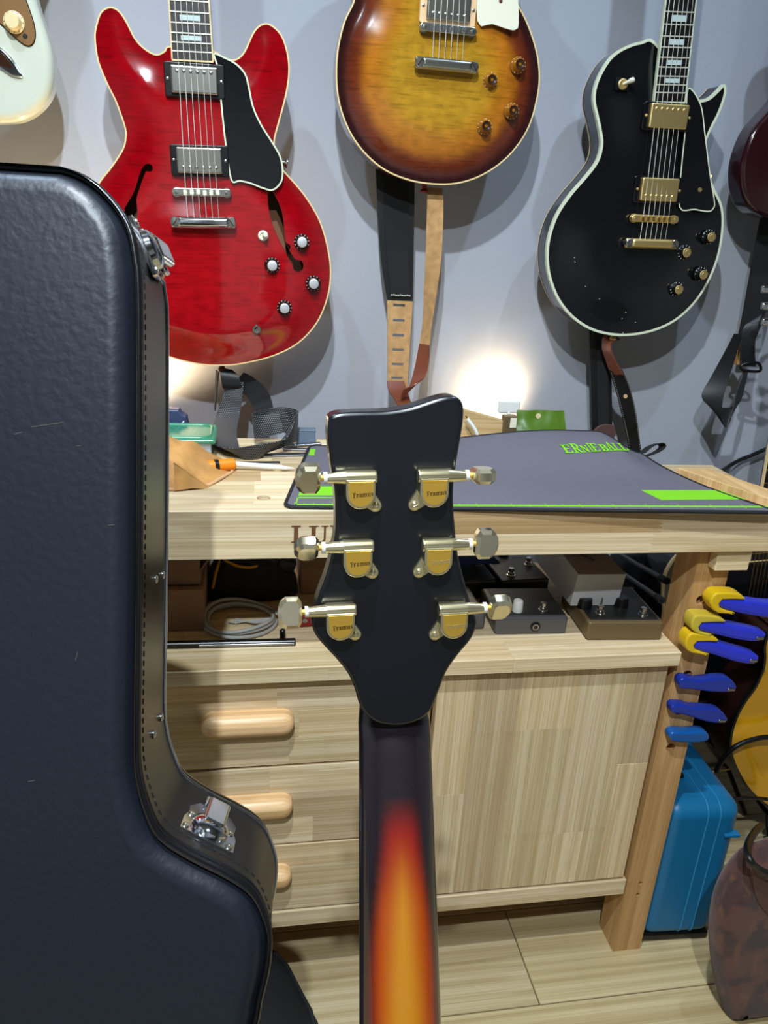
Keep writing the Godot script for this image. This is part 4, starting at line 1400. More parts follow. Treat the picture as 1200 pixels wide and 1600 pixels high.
# ---------------------------------------------------------------- the guitar in front, seen from behind
func headstock_guitar() -> void:
	var t := thing("electric_guitar", "guitar in front seen from behind, black headstock with six gold tuners and sunburst neck", "guitar", Vector3(0.0866, 0.9891, 0.5684), Basis(Vector3(0.99979, 0.01960, -0.00602), Vector3(-0.02050, 0.95579, -0.29335), Vector3(0.00000, 0.29341, 0.95599)))
	var hb: Basis = Basis(Vector3(0.99979, 0.01960, -0.00602), Vector3(-0.02050, 0.95579, -0.29335), Vector3(0.00000, 0.29341, 0.95599))
	var rel := Transform3D(hb.inverse() * Basis(Vector3(0.99979, 0.01960, -0.00602), Vector3(-0.02005, 0.99590, -0.08818), Vector3(0.00426, 0.08828, 0.99609)), hb.inverse() * (Vector3(0.0866, 0.9897, 0.5703) - Vector3(0.0866, 0.9891, 0.5684)))
	var head := holder("headstock", t, rel)
	var o := smooth2(v2([-41.9, 182, -40.9, 186.1, -35.8, 188.1, -24.2, 188.7, -11.4, 189, 0.4, 190.7, 9.7, 193.5, 18.1, 196.2, 23.7, 197.2, 28, 196.5, 31, 193.8, 32.3, 189.3, 32.1, 180.5, 30.8, 169.5, 29.3, 156.2, 28.7, 146.4, 29.2, 135.2, 30.6, 123.6, 32.3, 112.1, 34.7, 100.4, 38.9, 86.8, 43.5, 72.9, 46.7, 64.6, 46.3, 58.9, 43.5, 52.1, 36.5, 42.9, 30.3, 33.2, 26.8, 23.3, 23.6, 13.6, 21.5, 7.7, 16.9, 2.4, 9.1, -0.9, -0.3, -1.8, -11, 0.8, -18, 6.1, -22.4, 13.3, -25.6, 24.5, -29.5, 34.3, -35.9, 43.8, -43.4, 53.1, -48.5, 60.2, -50.7, 67.1, -49.6, 74.9, -46.7, 85.2, -43.4, 94.3, -40.6, 104.4, -38.9, 113.4, -37.5, 123.4, -37.6, 135.4, -38.3, 147.7, -40.1, 158.4, -41.5, 170.3, -42.2, 177.2]), 4)
	var b := MB.new()
	b.extrude(o, -0.0155, 0.0, 0.0028, 0.002, true, true, 4)
	part("headstock_plate", b, M.headstock_black, head)
	# tuners: housing inner end, cover spans, button turn
	var spec := [
		[Vector2(-0.0163, 0.1544), Vector2(-0.0338, 0.1533), -1.0, 0.35, 0.0], [Vector2(-0.0173, 0.1153), Vector2(-0.0353, 0.1144), -1.0, 0.75, 0.0], [Vector2(-0.0266, 0.0780), Vector2(-0.0445, 0.0774), -1.0, -0.25, 0.0],
		[Vector2(0.0065, 0.1544), Vector2(0.0258, 0.1523), 1.0, 1.50, 0.0], [Vector2(0.0105, 0.1147), Vector2(0.0303, 0.1125), 1.0, 0.05, 0.0], [Vector2(0.0214, 0.0753), Vector2(0.0408, 0.0727), 1.0, 0.55, 0.0]]
	for k in 6:
		tuner(head, spec[k][0], spec[k][2], spec[k][3], k)
	# neck: painted from black through red to amber
	var nk := MB.new()
	var g := []; var cols := []
	var rows := 60
	for i in rows + 1:
		var d := -0.012 + 0.50 * i / rows   # metres down from the headstock
		var w := 0.0452 + 0.041 * clampf(d, 0, 0.5) - 0.005 * smoothstep(0.006, -0.012, d)
		var th := 0.0165 + 0.010 * d
		var y := -d
		var row := PackedVector3Array()
		var cr := PackedColorArray()
		for j in 25:
			var a := PI / 2 - PI * j / 24
			var s := sin(a)
			var x := -s * w / 2
			var z := pow(maxf(cos(a), 0.0), 0.85) * th - th - 0.0012 - 0.009 * smoothstep(0.012, -0.012, d)
			row.append(Vector3(x + 0.0022 + 0.008 * d, y, z))
			var e := absf(s)
			var red := smoothstep(0.060, 0.092, d + 0.016 * (1 - e * e))
			var amb := smoothstep(0.078, 0.135, d + 0.012 * (1 - e))
			var edge := smoothstep(0.97, 0.52, e + 0.34 * (1.0 - smoothstep(0.06, 0.17, d)))
			var mid := smoothstep(0.66, 0.10, e + 0.25 * (1.0 - smoothstep(0.08, 0.20, d)))
			var c := Color(0.012, 0.010, 0.012)
			c = c.lerp(Color(0.30, 0.012, 0.006), red * edge)
			c = c.lerp(Color(0.44, 0.070, 0.006), amb * edge * smoothstep(0.86, 0.5, e))
			c = c.lerp(Color(0.58, 0.225, 0.012), amb * mid)
			cr.append(c)
		g.append(row)
		cols.append(cr)
	nk.grid(g, false, false, false, cols)
	var neck_o := part("neck", nk, M.burst_neck, t)
	neck_o.position = Vector3.ZERO
	var fb := MB.new()
	fb.extrude(PackedVector2Array([Vector2(-0.0140, -0.03), Vector2(0.0225, -0.03), Vector2(0.0365, -0.49), Vector2(-0.0235, -0.49)]), -0.0245, -0.0175, 0.0, 0.0)
	part("fretboard", fb, M.rosewood, t)
	var nut := MB.new()
	nut.box(Vector3(0.002, 0.003, -0.0215), Vector3(0.030, 0.005, 0.011), 0.001)
	part("nut", nut, M.ivory, t)
	# body below the frame, standing on the floor
	var full := (Vector3(0.0866, 0.9891, 0.5684).y) / cos(deg_to_rad(17.06))
	var half := [Vector2(0.03, -0.44), Vector2(0.075, -0.445), Vector2(0.12, -0.47), Vector2(0.145, -0.52), Vector2(0.142, -0.57), Vector2(0.125, -0.63), Vector2(0.128, -0.69), Vector2(0.16, -0.75), Vector2(0.195, -0.82), Vector2(0.205, -0.89), Vector2(0.185, -0.95), Vector2(0.14, -0.985), Vector2(0.07, -1.0)]
	var bo := PackedVector2Array()
	for q: Vector2 in half: bo.append(q)
	for i in range(half.size() - 1, -1, -1): bo.append(Vector2(-half[i].x, half[i].y))
	bo = smooth2(bo, 4)
	var lowest := 0.0
	for q in bo: lowest = minf(lowest, q.y)
	for i in bo.size(): bo[i].y -= (full - 0.012 + lowest) * smoothstep(-0.44, lowest, bo[i].y)
	var body := MB.new()
	body.extrude(inset(bo, 0.004), -0.046, -0.004, 0.0, 0.004, false, true)
	part("body_sides", body, M.mahogany_brown, t)
	var bk := MB.new()
	bk.skin(bo, [], 0.014, func(d: float) -> float: return -0.004 + 0.010 * smoothstep(0.0, 0.08, d),
		func(p: Vector2, d: float) -> Color: return Color(0.012, 0.010, 0.012).lerp(Color(0.26, 0.018, 0.008), smoothstep(0.01, 0.035, d)).lerp(Color(0.78, 0.30, 0.016), smoothstep(0.03, 0.09, d)))
	part("body_back", bk, M.burst_neck, t)

func tuner(head: Node3D, at: Vector2, s: float, turn: float, k: int) -> void:
	# at: inner end of the worm housing on the plate; s: -1 button to the left, +1 to the right
	var p := holder("tuning_machine", head, Transform3D(Basis().scaled(Vector3.ONE * 0.88), Vector3(at.x, at.y, 0.0)))
	var zc := 0.0056
	var h := MB.new()
	h.tube([Vector3(0, 0, zc), Vector3(s * 0.001, 0, zc), Vector3(s * 0.0185, 0, zc), Vector3(s * 0.0200, 0, zc), Vector3(s * 0.0305, -0.0003, zc)], [0.0038, 0.0043, 0.0043, 0.0041, 0.0032], 20)
	h.box(Vector3(s * 0.0100, -0.0003, zc / 2), Vector3(0.0185, 0.0078, zc), 0.0006)
	part("worm_housing", h, M.gold, p)
	# cover: rounded shield below the housing with a raised rim
	var poly := PackedVector2Array()
	for i in 15:
		var a := PI * i / 14
		poly.append(Vector2(s * 0.0100 - cos(a) * 0.0092, -0.0104 - sin(a) * 0.0090))
	poly.append(Vector2(s * 0.0100 + 0.0092, -0.0004))
	poly.append(Vector2(s * 0.0100 - 0.0092, -0.0004))
	var c := MB.new()
	c.extrude(poly, 0.0, 0.0105, 0.0014, 0.0, true, true, 3)
	part("gear_cover", c, M.gold, p)
	var f := MB.new()
	f.extrude(inset(poly, 0.0019), 0.0090, 0.01065, 0.0002)
	part("cover_face", f, M.satin_gold, p)
	lettering("Framus", "engraved_script", M.knob_dark if k in [0, 1, 2, 3] else M.gold, p, Vector3(s * 0.0100 - 0.0050, -0.0102, 0.01068), 0.0030, 0.00012, "Droid Serif", Basis(Vector3.BACK, 0.08), 0.80, 0.0012)
	# lug with its screw, on the inner lower side
	var lug := PackedVector2Array()
	var lc := Vector2(-s * 0.0005, -0.0195)
	var cc := Vector2(s * 0.0068, -0.0120)
	var dir := (lc - cc).normalized()
	var sd := Vector2(-dir.y, dir.x)
	for i in 9:
		var a := -PI / 2 + PI * i / 8
		lug.append(lc + (dir * cos(a) + sd * sin(a)) * 0.0040)
	lug.append(cc + sd * 0.0065)
	lug.append(cc - sd * 0.0065)
	var lb := MB.new()
	lb.extrude(lug, 0.0, 0.0022, 0.0007)
	part("mounting_lug", lb, M.gold, p)
	var sc := MB.new()
	sc.lathe([Vector2(0.0029, 0.0), Vector2(0.0028, 0.0009), Vector2(0.0016, 0.0017), Vector2(0.0, 0.0019)], 14, facing_z(Vector3(lc.x, lc.y, 0.0022)))
	sc.box(Vector3(lc.x, lc.y, 0.0041), Vector3(0.0030, 0.0006, 0.0003), 0.0001, Basis(Vector3.BACK, 0.5 + k))
	sc.box(Vector3(lc.x, lc.y, 0.0041), Vector3(0.0006, 0.0030, 0.0003), 0.0001, Basis(Vector3.BACK, 0.5 + k))
	part("mounting_screw", sc, M.gold, p)
	var w := MB.new()
	w.tube([Vector3(s * 0.0303, 0, zc), Vector3(s * 0.0325, 0, zc)], 0.0036, 16)
	part("bushing", w, M.white_plastic, p)
	var sh := MB.new()
	sh.tube([Vector3(s * 0.032, 0, zc), Vector3(s * 0.0355, 0, zc)], 0.0019, 10)
	part("shaft", sh, M.satin_gold, p)
	# faceted button: kidney outline, thickness across, turned about the shaft
	var bo := PackedVector2Array([Vector2(0.0, -0.0062), Vector2(0.0, 0.0062), Vector2(0.0022, 0.0098), Vector2(0.0100, 0.0098), Vector2(0.0128, 0.0078), Vector2(0.0146, 0.0042), Vector2(0.0152, 0.0), Vector2(0.0146, -0.0042), Vector2(0.0128, -0.0078), Vector2(0.0100, -0.0098), Vector2(0.0022, -0.0098)])
	if s < 0:
		for i in bo.size(): bo[i].x = -bo[i].x
	var bt := MB.new()
	bt.extrude(bo, -0.0047, 0.0047, 0.0022, 0.0022, true, true, 1)
	part("button", bt, M.pale_gold, p, Transform3D(Basis(Vector3.RIGHT, turn), Vector3(s * 0.0345, 0, zc)))

# ---------------------------------------------------------------- the hard case
func hard_case() -> void:
	var t := thing("guitar_case", "large black hard guitar case with stitched rim and chrome latches, filling the left side", "guitar case", Vector3(-0.0805, 1.1084, 0.3886), Basis(Vector3(0.99619, 0.00000, 0.08716), Vector3(0.02548, 0.95630, -0.29126), Vector3(-0.08335, 0.29237, 0.95267)))
	var raw := v2([-53.1, 193.2, -39.9, 189.2, -26.6, 180.7, -14, 167.2, -6.3, 152.9, -2.5, 133.7, -0.5, 114.8, 0.8, 46.3, 1.9, -46.7, 2.1, -141.8, 2.1, -214.4, 3.8, -243.8, 11.2, -271, 21.4, -289.9, 43.9, -305.7, 71.5, -320.7, 90.2, -335.2, 99.9, -354.8, 103.7, -372.8, 102.3, -397.4, 97.4, -421.5, 94, -442.7])
	var pts := PackedVector2Array()
	for q in raw: pts.append(q)
	for q: Vector2 in [Vector2(0.080, -0.49), Vector2(0.045, -0.545), Vector2(-0.02, -0.585), Vector2(-0.10, -0.60)]: pts.append(q)
	var right := smooth2(pts, 4, false)
	var o := PackedVector2Array()
	o.append_array(right)
	for i in range(right.size() - 2, -1, -1):   # the case is symmetric about x = -0.100
		o.append(Vector2(-0.20 - right[i].x, right[i].y))
	var lid := MB.new()
	lid.extrude(o, -0.030, 0.010, 0.0, 0.0, false, false)
	part("side_band", lid, M.case_side, t)
	# front: a padded panel with a rolled shoulder
	var pan := MB.new()
	pan.extrude(inset(o, 0.0015), -0.006, 0.014, 0.018, 0.0, true, false, 6)
	part("front_panel", pan, M.case_leather, t)
	var mid := MB.new()
	mid.extrude(inset(o, 0.0005), -0.112, -0.028, 0.0, 0.0, false, false)
	part("side_wall", mid, M.case_side, t)
	var back := MB.new()
	back.extrude(o, -0.125, -0.108, 0.003, 0.012, true, true)
	part("back_shell", back, M.case_edge, t)
	var bead := MB.new()
	var path := []
	for q in o: path.append(Vector3(q.x, q.y, 0.0015))
	bead.tube(path, 0.0026, 8, true)
	var bd := part("rim_bead", bead, M.case_edge, t)
	var b2 := MB.new()
	path = []
	for q in o: path.append(Vector3(q.x, q.y, -0.005))
	b2.tube(path, 0.0018, 6, true)
	part("rim_bead", b2, M.case_edge, t)
	var seam := MB.new()
	path = []
	for q in o: path.append(Vector3(q.x, q.y, -0.106))
	seam.tube(path, 0.0016, 6, true)
	part("lid_valance", seam, M.chrome, t)
	# stitches along the rim and metal teeth beside the lid line
	var st := MB.new()
	var acc := 0.0
	for i in o.size() - 1:
		var a := o[i]; var b := o[i + 1]
		var L := a.distance_to(b)
		var d := (b - a) / L
		var nrm := Vector2(d.y, -d.x)
		if nrm.dot(a - Vector2(-0.1, a.y)) < 0: nrm = -nrm
		while acc < L:
			var q := a + d * acc
			if q.x > -0.1: st.box(Vector3(q.x, q.y, -0.020) + Vector3(nrm.x, nrm.y, 0) * 0.0002, Vector3(0.0044, 0.0008, 0.0010), 0.0002, Basis(Vector3.BACK, d.angle()))
			acc += 0.0075
		acc -= L
	stuff(part("stitching", st, M.ink, t))
	# latches, rivets
	latch(t, o, Vector2(0.0441, -0.3137), -0.052)
	latch(t, o, Vector2(-0.0063, 0.1529) + Vector2(0.002, 0.004), -0.070)
	for q: Array in [[Vector2(0.0017, -0.1059), -0.062], [Vector2(0.0017, -0.1059) + Vector2(0, -0.001), -0.092], [Vector2(0.0028, -0.2340), -0.058], [Vector2(0.0028, -0.2340) + Vector2(0, 0.004), -0.088]]:
		var r := MB.new()
		r.lathe([Vector2(0.0034, -0.001), Vector2(0.0034, 0.0008), Vector2(0.0022, 0.0018), Vector2(0.0, 0.0020)], 12, Transform3D(Basis(Vector3.BACK, -PI / 2), Vector3(q[0].x, q[0].y, q[1])))
		part("rivet", r, M.nickel, t)
	# carry handle hinge plates stay out of sight on the far side; scuffs on the front
	var sc := MB.new()
	for q: Array in [[Vector2(-0.0587, 0.0141), 0.022, 0.18], [Vector2(-0.0144, -0.0556), 0.004, 0.1], [Vector2(-0.0378, -0.1508), 0.007, 1.35], [Vector2(-0.0376, 0.0001), 0.003, 0.0], [Vector2(-0.0688, -0.2425), 0.005, 0.2], [Vector2(-0.0787, 0.0074), 0.006, 0.3]]:
		sc.box(Vector3(q[0].x, q[0].y, 0.0141), Vector3(q[1], 0.0005, 0.0003), 0.0001, Basis(Vector3.BACK, q[2]))
	stuff(part("scratches", sc, M.stitch_grey, t))
	# soft black bag on the floor that carries the case
	var s := thing("soft_bag", "slumped soft black bag on the floor under the black case", "bag", Vector3(-0.19, 0, 0.46))
	var bag := MB.new()
	var rows := []
	var n := FastNoiseLite.new()
	n.seed = 4; n.frequency = 1.4
	for i in 17:
		var f := i / 16.0
		var row := PackedVector3Array()
		var r: float = 0.20 * pow(maxf(1.0 - pow(f, 3.0) * 0.55, 0.0), 0.5) * (smoothstep(0.0, 0.10, f) * 0.12 + 0.88) * (1.0 - 0.35 * f) * (sqrt(clampf((1.0 - f) * 9.0, 0, 1)))
		for k in 32:
			var a := TAU * k / 32
			var w := 1.0 + 0.12 * n.get_noise_3d(cos(a), f * 2.0, sin(a))
			row.append(Vector3(cos(a) * r * w, f * 0.494, sin(a) * r * w))
		rows.append(row)
	bag.grid(rows, false, true)
	part("bag_body", bag, M.bag_black, s)
	var seamp := MB.new()
	var sp := []
	for k in 33:
		var a := TAU * k / 32
		sp.append(Vector3(cos(a) * 0.192, 0.13, sin(a) * 0.192))
	seamp.tube(sp, 0.006, 6, false, false)
	part("piping", seamp, M.black_cloth, s)

func floor_bag() -> void:
	var f := thing("soft_bag", "low black cloth bag spread on the floor behind the bottom of the black case", "bag", Vector3(-0.10, 0, 0.055))
	var fb := MB.new()
	var fr := []
	for i in 10:
		var a := PI / 2 * i / 9
		var row := PackedVector3Array()
		for k in 36:
			var b := TAU * k / 36
			var w := 1.0 + 0.05 * sin(b * 3.0 + 0.6) + 0.03 * sin(b * 7.0)
			row.append(Vector3(cos(b) * 0.205 * cos(a) * w, 0.11 * pow(sin(a), 0.9), sin(b) * 0.195 * cos(a) * w))
		fr.append(row)
	fb.grid(fr, false, true)
	part("bag_body", fb, M.bag_black, f)
	var fs := MB.new()
	var fp := []
	for k in 37:
		var b := TAU * k / 36
		var w := 1.0 + 0.05 * sin(b * 3.0 + 0.6) + 0.03 * sin(b * 7.0)
		fp.append(Vector3(cos(b) * 0.19 * w, 0.048, sin(b) * 0.180 * w))
	fs.tube(fp, 0.004, 6)
	part("piping", fs, M.black_cloth, f)

func latch(t: Node3D, o: PackedVector2Array, at: Vector2, z: float) -> void:
	# nearest outline point gives the seat and its outward direction
	var best := 0
	for i in o.size():
		if o[i].x > -0.1 and o[i].distance_to(at) < o[best].distance_to(at): best = i
	var d := (o[(best + 1) % o.size()] - o[(best - 1 + o.size()) % o.size()]).normalized()
	var nrm := Vector2(d.y, -d.x)
	if nrm.dot(o[best] - Vector2(-0.1, o[best].y - 0.0)) < 0: nrm = -nrm
	# local: x along the outline, y along the case depth (towards the back), z outwards
	var bx := Vector3(d.x, d.y, 0)
	var bz := Vector3(nrm.x, nrm.y, 0)
	var l := holder("latch", t, Transform3D(Basis(bx, bz.cross(bx), bz), Vector3(o[best].x, o[best].y, z)))
	var sy := 1.0 if bz.cross(bx).z < 0 else -1.0   # +1 when local y runs to the back
	var pl := MB.new()
	var poly := PackedVector2Array()
	for q: Vector2 in [Vector2(-0.024, -0.026), Vector2(0.024, -0.026), Vector2(0.024, -0.006), Vector2(0.021, 0.004), Vector2(0.022, 0.014), Vector2(0.015, 0.026), Vector2(-0.015, 0.026), Vector2(-0.022, 0.014), Vector2(-0.021, 0.004), Vector2(-0.024, -0.006)]:
		poly.append(Vector2(q.x, q.y * sy))
	pl.extrude(poly, -0.002, 0.0018, 0.0008)
	part("latch_plate", pl, M.chrome, l)
	var dome := MB.new()
	dome.lathe([Vector2(0.0165, 0.0015), Vector2(0.0155, 0.006), Vector2(0.011, 0.0095), Vector2(0.0, 0.0105)], 22, facing_z(Vector3(0, -0.008 * sy, 0)))
	part("latch_dome", dome, M.chrome, l)
	var lev := MB.new()
	lev.rbox(Vector3(0, 0.004 * sy, 0.0095), Vector3(0.020, 0.034, 0.007), 0.003, 3, Basis(Vector3.RIGHT, 0.12 * sy))
	part("latch_lever", lev, M.chrome, l)
	var hook := MB.new()
	hook.rbox(Vector3(0, 0.030 * sy, 0.004), Vector3(0.022, 0.012, 0.005), 0.002)
	part("latch_hook", hook, M.chrome, l)
	for q: Vector2 in [Vector2(-0.0195, -0.020), Vector2(0.0195, -0.020), Vector2(-0.018, 0.001), Vector2(0.018, 0.001)]:
		var r := MB.new()
		r.lathe([Vector2(0.0034, 0.0015), Vector2(0.003, 0.003), Vector2(0.0016, 0.003), Vector2(0.0012, 0.0018), Vector2(0, 0.0018)], 12, facing_z(Vector3(q.x, q.y * sy, 0)))
		part("latch_rivet", r, M.nickel, l)

# ---------------------------------------------------------------- straps
func strap_mesh(mb: MB, pts: Array, hw: Array, th: float, k := 6) -> void:
	var P := smooth3(pts, k)
	var W := smooth3(hw, k)
	mb.ribbon(P, W, th)

func straps() -> void:
	# black webbing strap of the red guitar, heaped on the bench
	var t := thing("guitar_strap", "black woven nylon strap hanging from the red guitar and heaped on the bench", "strap", Vector3(-0.03, 0.925, -0.36))
	var o := Vector3(-0.03, 0.925, -0.36)
	var w := MB.new()
	var a := [Vector3(-0.0268, 0.9882, -0.4550), Vector3(-0.0305, 0.9611, -0.4500), Vector3(-0.0386, 0.9302, -0.4400), Vector3(-0.0440, 0.9151, -0.3800), Vector3(-0.0369, 0.9183, -0.2800), Vector3(-0.0160, 0.9174, -0.2330), Vector3(0.0119, 0.9179, -0.2320), Vector3(0.0384, 0.9277, -0.2500), Vector3(0.0616, 0.9438, -0.2700)]
	var aw := [Vector3(0.017, 0.003, 0.004), Vector3(0.018, 0.003, 0.004), Vector3(0.0215, 0.004, 0.004), Vector3(0.022, 0.002, 0.004), Vector3(0.022, -0.004, 0.006), Vector3(0.014, -0.015, -0.010), Vector3(-0.006, -0.021, -0.008), Vector3(-0.018, -0.015, -0.004), Vector3(-0.010, -0.022, 0.004)]
	for i in a.size(): a[i] -= o
	strap_mesh(w, a, aw, 0.0018)
	var b := [Vector3(0.0615, 0.9459, -0.2700), Vector3(0.0761, 0.9495, -0.2900), Vector3(0.0773, 0.9458, -0.3300), Vector3(0.0544, 0.9471, -0.3500), Vector3(0.0238, 0.9446, -0.3400), Vector3(0.0064, 0.9454, -0.3100), Vector3(0.0209, 0.9495, -0.2950), Vector3(0.0517, 0.9590, -0.2850)]
	var bw := [Vector3(-0.008, -0.023, 0.004), Vector3(-0.002, -0.024, 0.002), Vector3(0.0, -0.024, 0), Vector3(0.0, -0.022, 0), Vector3(0.0, -0.022, 0), Vector3(0.002, -0.021, 0), Vector3(0.006, -0.017, 0.004), Vector3(0.004, -0.014, 0.01)]
	for i in b.size(): b[i] -= o
	strap_mesh(w, b, bw, 0.0018)
	part("webbing", w, M.webbing, t)
	var w2 := MB.new()
	var c := [Vector3(-0.0202, 0.9924, -0.4700), Vector3(-0.0018, 0.9801, -0.4750), Vector3(0.0167, 0.9625, -0.4700), Vector3(0.0259, 0.9409, -0.4600), Vector3(0.0305, 0.9296, -0.4000)]
	var cw := [Vector3(0.010, 0.012, 0), Vector3(0.010, 0.014, 0), Vector3(0.016, 0.010, 0), Vector3(0.017, 0.004, 0), Vector3(0.015, 0.002, 0)]
	for i in c.size(): c[i] -= o
	strap_mesh(w2, c, cw, 0.0018)
	var d := [Vector3(-0.0573, 1.0017, -0.4900), Vector3(-0.0601, 0.9720, -0.4900), Vector3(-0.0633, 0.9298, -0.4900)]
	for i in d.size(): d[i] -= o
	part("strap_tail", w2, M.black_cloth, t)
	w2 = MB.new()
	strap_mesh(w2, d, [Vector3(0.003, 0, 0.012), Vector3(0.002, 0, 0.012), Vector3(0.001, 0, 0.012)], 0.0018)
	part("strap_tail", w2, M.black_cloth, t)
	var e := MB.new()
	var f := [Vector3(-0.0425, 1.0108, -0.4620), Vector3(-0.0356, 1.0025, -0.4520), Vector3(-0.0313, 0.9868, -0.4500), Vector3(-0.0303, 0.9794, -0.4520)]
	for i in f.size(): f[i] -= o
	strap_mesh(e, f, [Vector3(0.012, -0.002, 0), Vector3(0.016, -0.002, 0), Vector3(0.0175, -0.001, 0), Vector3(0.017, 0.0, 0)], 0.004)
	part("leather_end", e, M.black_leather, t)

	# two-tone leather strap of the sunburst guitar
	t = thing("guitar_strap", "tan suede strap with slots and a padded black top part, under the sunburst guitar", "strap", Vector3(0.2734, 1.1363, -0.5000))
	o = Vector3(0.2734, 1.1363, -0.5000)
	var pad := MB.new()
	var pa := [Vector3(0.2544, 1.3657, -0.5080), Vector3(0.2580, 1.3262, -0.5080), Vector3(0.2632, 1.2622, -0.5080), Vector3(0.2698, 1.1960, -0.5080), Vector3(0.2787, 1.1346, -0.5080)]
	for i in pa.size(): pa[i] -= o
	strap_mesh(pad, pa, [Vector3(0.0345, 0, 0), Vector3(0.034, 0, 0), Vector3(0.0325, 0, 0), Vector3(0.029, 0, 0), Vector3(0.0235, 0, 0)], 0.007, 5)
	var po := part("shoulder_pad", pad, M.black_leather, t)
	var pin := MB.new()
	var pc := []
	for q: Vector3 in pa: pc.append(q + Vector3(0.0, 0.004, 0.0036))
	pc[4] += Vector3(0, 0.008, 0)
	strap_mesh(pin, pc, [Vector3(0.024, 0, 0), Vector3(0.0235, 0, 0), Vector3(0.022, 0, 0), Vector3(0.0195, 0, 0), Vector3(0.0175, 0, 0)], 0.004, 5)
	part("pad_panel", pin, M.black_cloth, po)
	var stt := MB.new()
	var m0: Vector3 = Vector3(0.2762, 1.1503, -0.5000) - o
	for i in 9: stt.box(m0 + Vector3((i - 4) * 0.0042, 0.0006 * sin(i * 2.0), 0.0058), Vector3(0.0034, 0.0022, 0.0006), 0.0002)
	stuff(part("stitching", stt, M.stitch_white, po))
	# slotted suede tail
	var tail := MB.new()
	var q0: Vector3 = Vector3(0.2768, 1.1399, -0.5000) - o
	var q1: Vector3 = Vector3(0.2823, 0.9793, -0.5000) - o
	var H := q0.distance_to(q1)
	var ys := [0.0]
	for py: float in [476.5, 499.5, 522.5, 545.0, 568.0, 590.0]:
		var f0 := (py - 470.0) / 134.0
		ys.append(f0 - 0.016); ys.append(f0 + 0.016)
	ys.append(1.0)
	for i in ys.size() - 1:
		var f0: float = ys[i]
		var f1: float = ys[i + 1]
		var w0 := lerpf(0.0240, 0.0195, f0)
		var w1 := lerpf(0.0240, 0.0195, f1)
		var c0 := q0.lerp(q1, f0)
		var c1 := q0.lerp(q1, f1)
		if i % 2 == 0:
			tail.extrude(PackedVector2Array([Vector2(c1.x - w1, c1.y), Vector2(c1.x + w1, c1.y), Vector2(c0.x + w0, c0.y), Vector2(c0.x - w0, c0.y)]), -0.0013, 0.0013)
		else:
			for s: float in [-1.0, 1.0]:
				var inn := 0.0112
				var off := 0.0015
				tail.extrude(PackedVector2Array([Vector2(c1.x + s * w1, c1.y), Vector2(c1.x + s * inn - off, c1.y), Vector2(c0.x + s * inn - off, c0.y), Vector2(c0.x + s * w0, c0.y)]), -0.0013, 0.0013)
	part("slotted_suede_tail", tail, M.tan_suede, t)
	var flap := MB.new()
	var fa := [Vector3(0.2769, 0.9901, -0.4950), Vector3(0.2812, 0.9724, -0.4850), Vector3(0.2916, 0.9538, -0.4800), Vector3(0.2985, 0.9350, -0.4700)]
	for i in fa.size(): fa[i] -= o
	strap_mesh(flap, fa, [Vector3(0.017, 0, -0.002), Vector3(0.018, 0, -0.004), Vector3(0.017, -0.004, -0.004), Vector3(0.016, -0.006, 0)], 0.0026)
	part("leather_end", flap, M.saddle_leather, t)
	var rs := MB.new()
	var ra := [Vector3(0.3218, 1.3356, -0.4780), Vector3(0.3229, 1.3137, -0.4700), Vector3(0.3261, 1.2663, -0.4720), Vector3(0.3295, 1.2118, -0.4780), Vector3(0.3297, 1.1551, -0.4850), Vector3(0.3285, 1.1088, -0.4850), Vector3(0.3249, 1.0621, -0.4800)]
	for i in ra.size(): ra[i] -= o
	strap_mesh(rs, ra, [Vector3(0.0135, 0, 0), Vector3(0.0145, 0, 0), Vector3(0.0145, 0, 0.003), Vector3(0.0125, 0, 0.008), Vector3(0.0085, 0, 0.013), Vector3(0.0045, 0.0, 0.015), Vector3(0.006, 0.001, 0.013)], 0.0026)
	var rso := part("suede_back", rs, M.tan_suede, t)
	var lo := MB.new()
	var la := [Vector3(0.3247, 1.0645, -0.4800), Vector3(0.3223, 1.0329, -0.4750), Vector3(0.3175, 1.0055, -0.4720), Vector3(0.3046, 0.9839, -0.4680), Vector3(0.2860, 0.9708, -0.4700)]
	for i in la.size(): la[i] -= o
	strap_mesh(lo, la, [Vector3(0.006, 0.001, 0.013), Vector3(0.010, 0.002, 0.009), Vector3(0.012, 0.004, 0.006), Vector3(0.008, 0.010, 0.004), Vector3(0.001, 0.010, 0.004)], 0.0028)
	part("leather_face", lo, M.saddle_leather, t)

	# black strap of the black guitar
	t = thing("guitar_strap", "black leather strap with white stitching under the black single-cut guitar", "strap", Vector3(0.7016, 0.9944, -0.5000))
	o = Vector3(0.7016, 0.9944, -0.5000)
	var sb := MB.new()
	var s1 := [Vector3(0.6823, 1.1129, -0.5100), Vector3(0.6951, 1.0440, -0.5100), Vector3(0.7094, 0.9662, -0.5100), Vector3(0.7303, 0.8577, -0.5100)]
	for i in s1.size(): s1[i] -= o
	strap_mesh(sb, s1, [Vector3(0.0225, 0, 0), Vector3(0.0225, 0, 0), Vector3(0.0225, 0, 0), Vector3(0.0225, 0, 0)], 0.006, 4)
	var sbo := part("padded_strap", sb, M.black_leather, t)
	var sp := MB.new()
	var s2 := []
	for q: Vector3 in s1: s2.append(q + Vector3(0.002, 0, 0.003))
	strap_mesh(sp, s2, [Vector3(0.012, 0, 0), Vector3(0.012, 0, 0), Vector3(0.012, 0, 0), Vector3(0.012, 0, 0)], 0.004, 4)
	part("pad_panel", sp, M.black_cloth, sbo)
	var cu := MB.new()
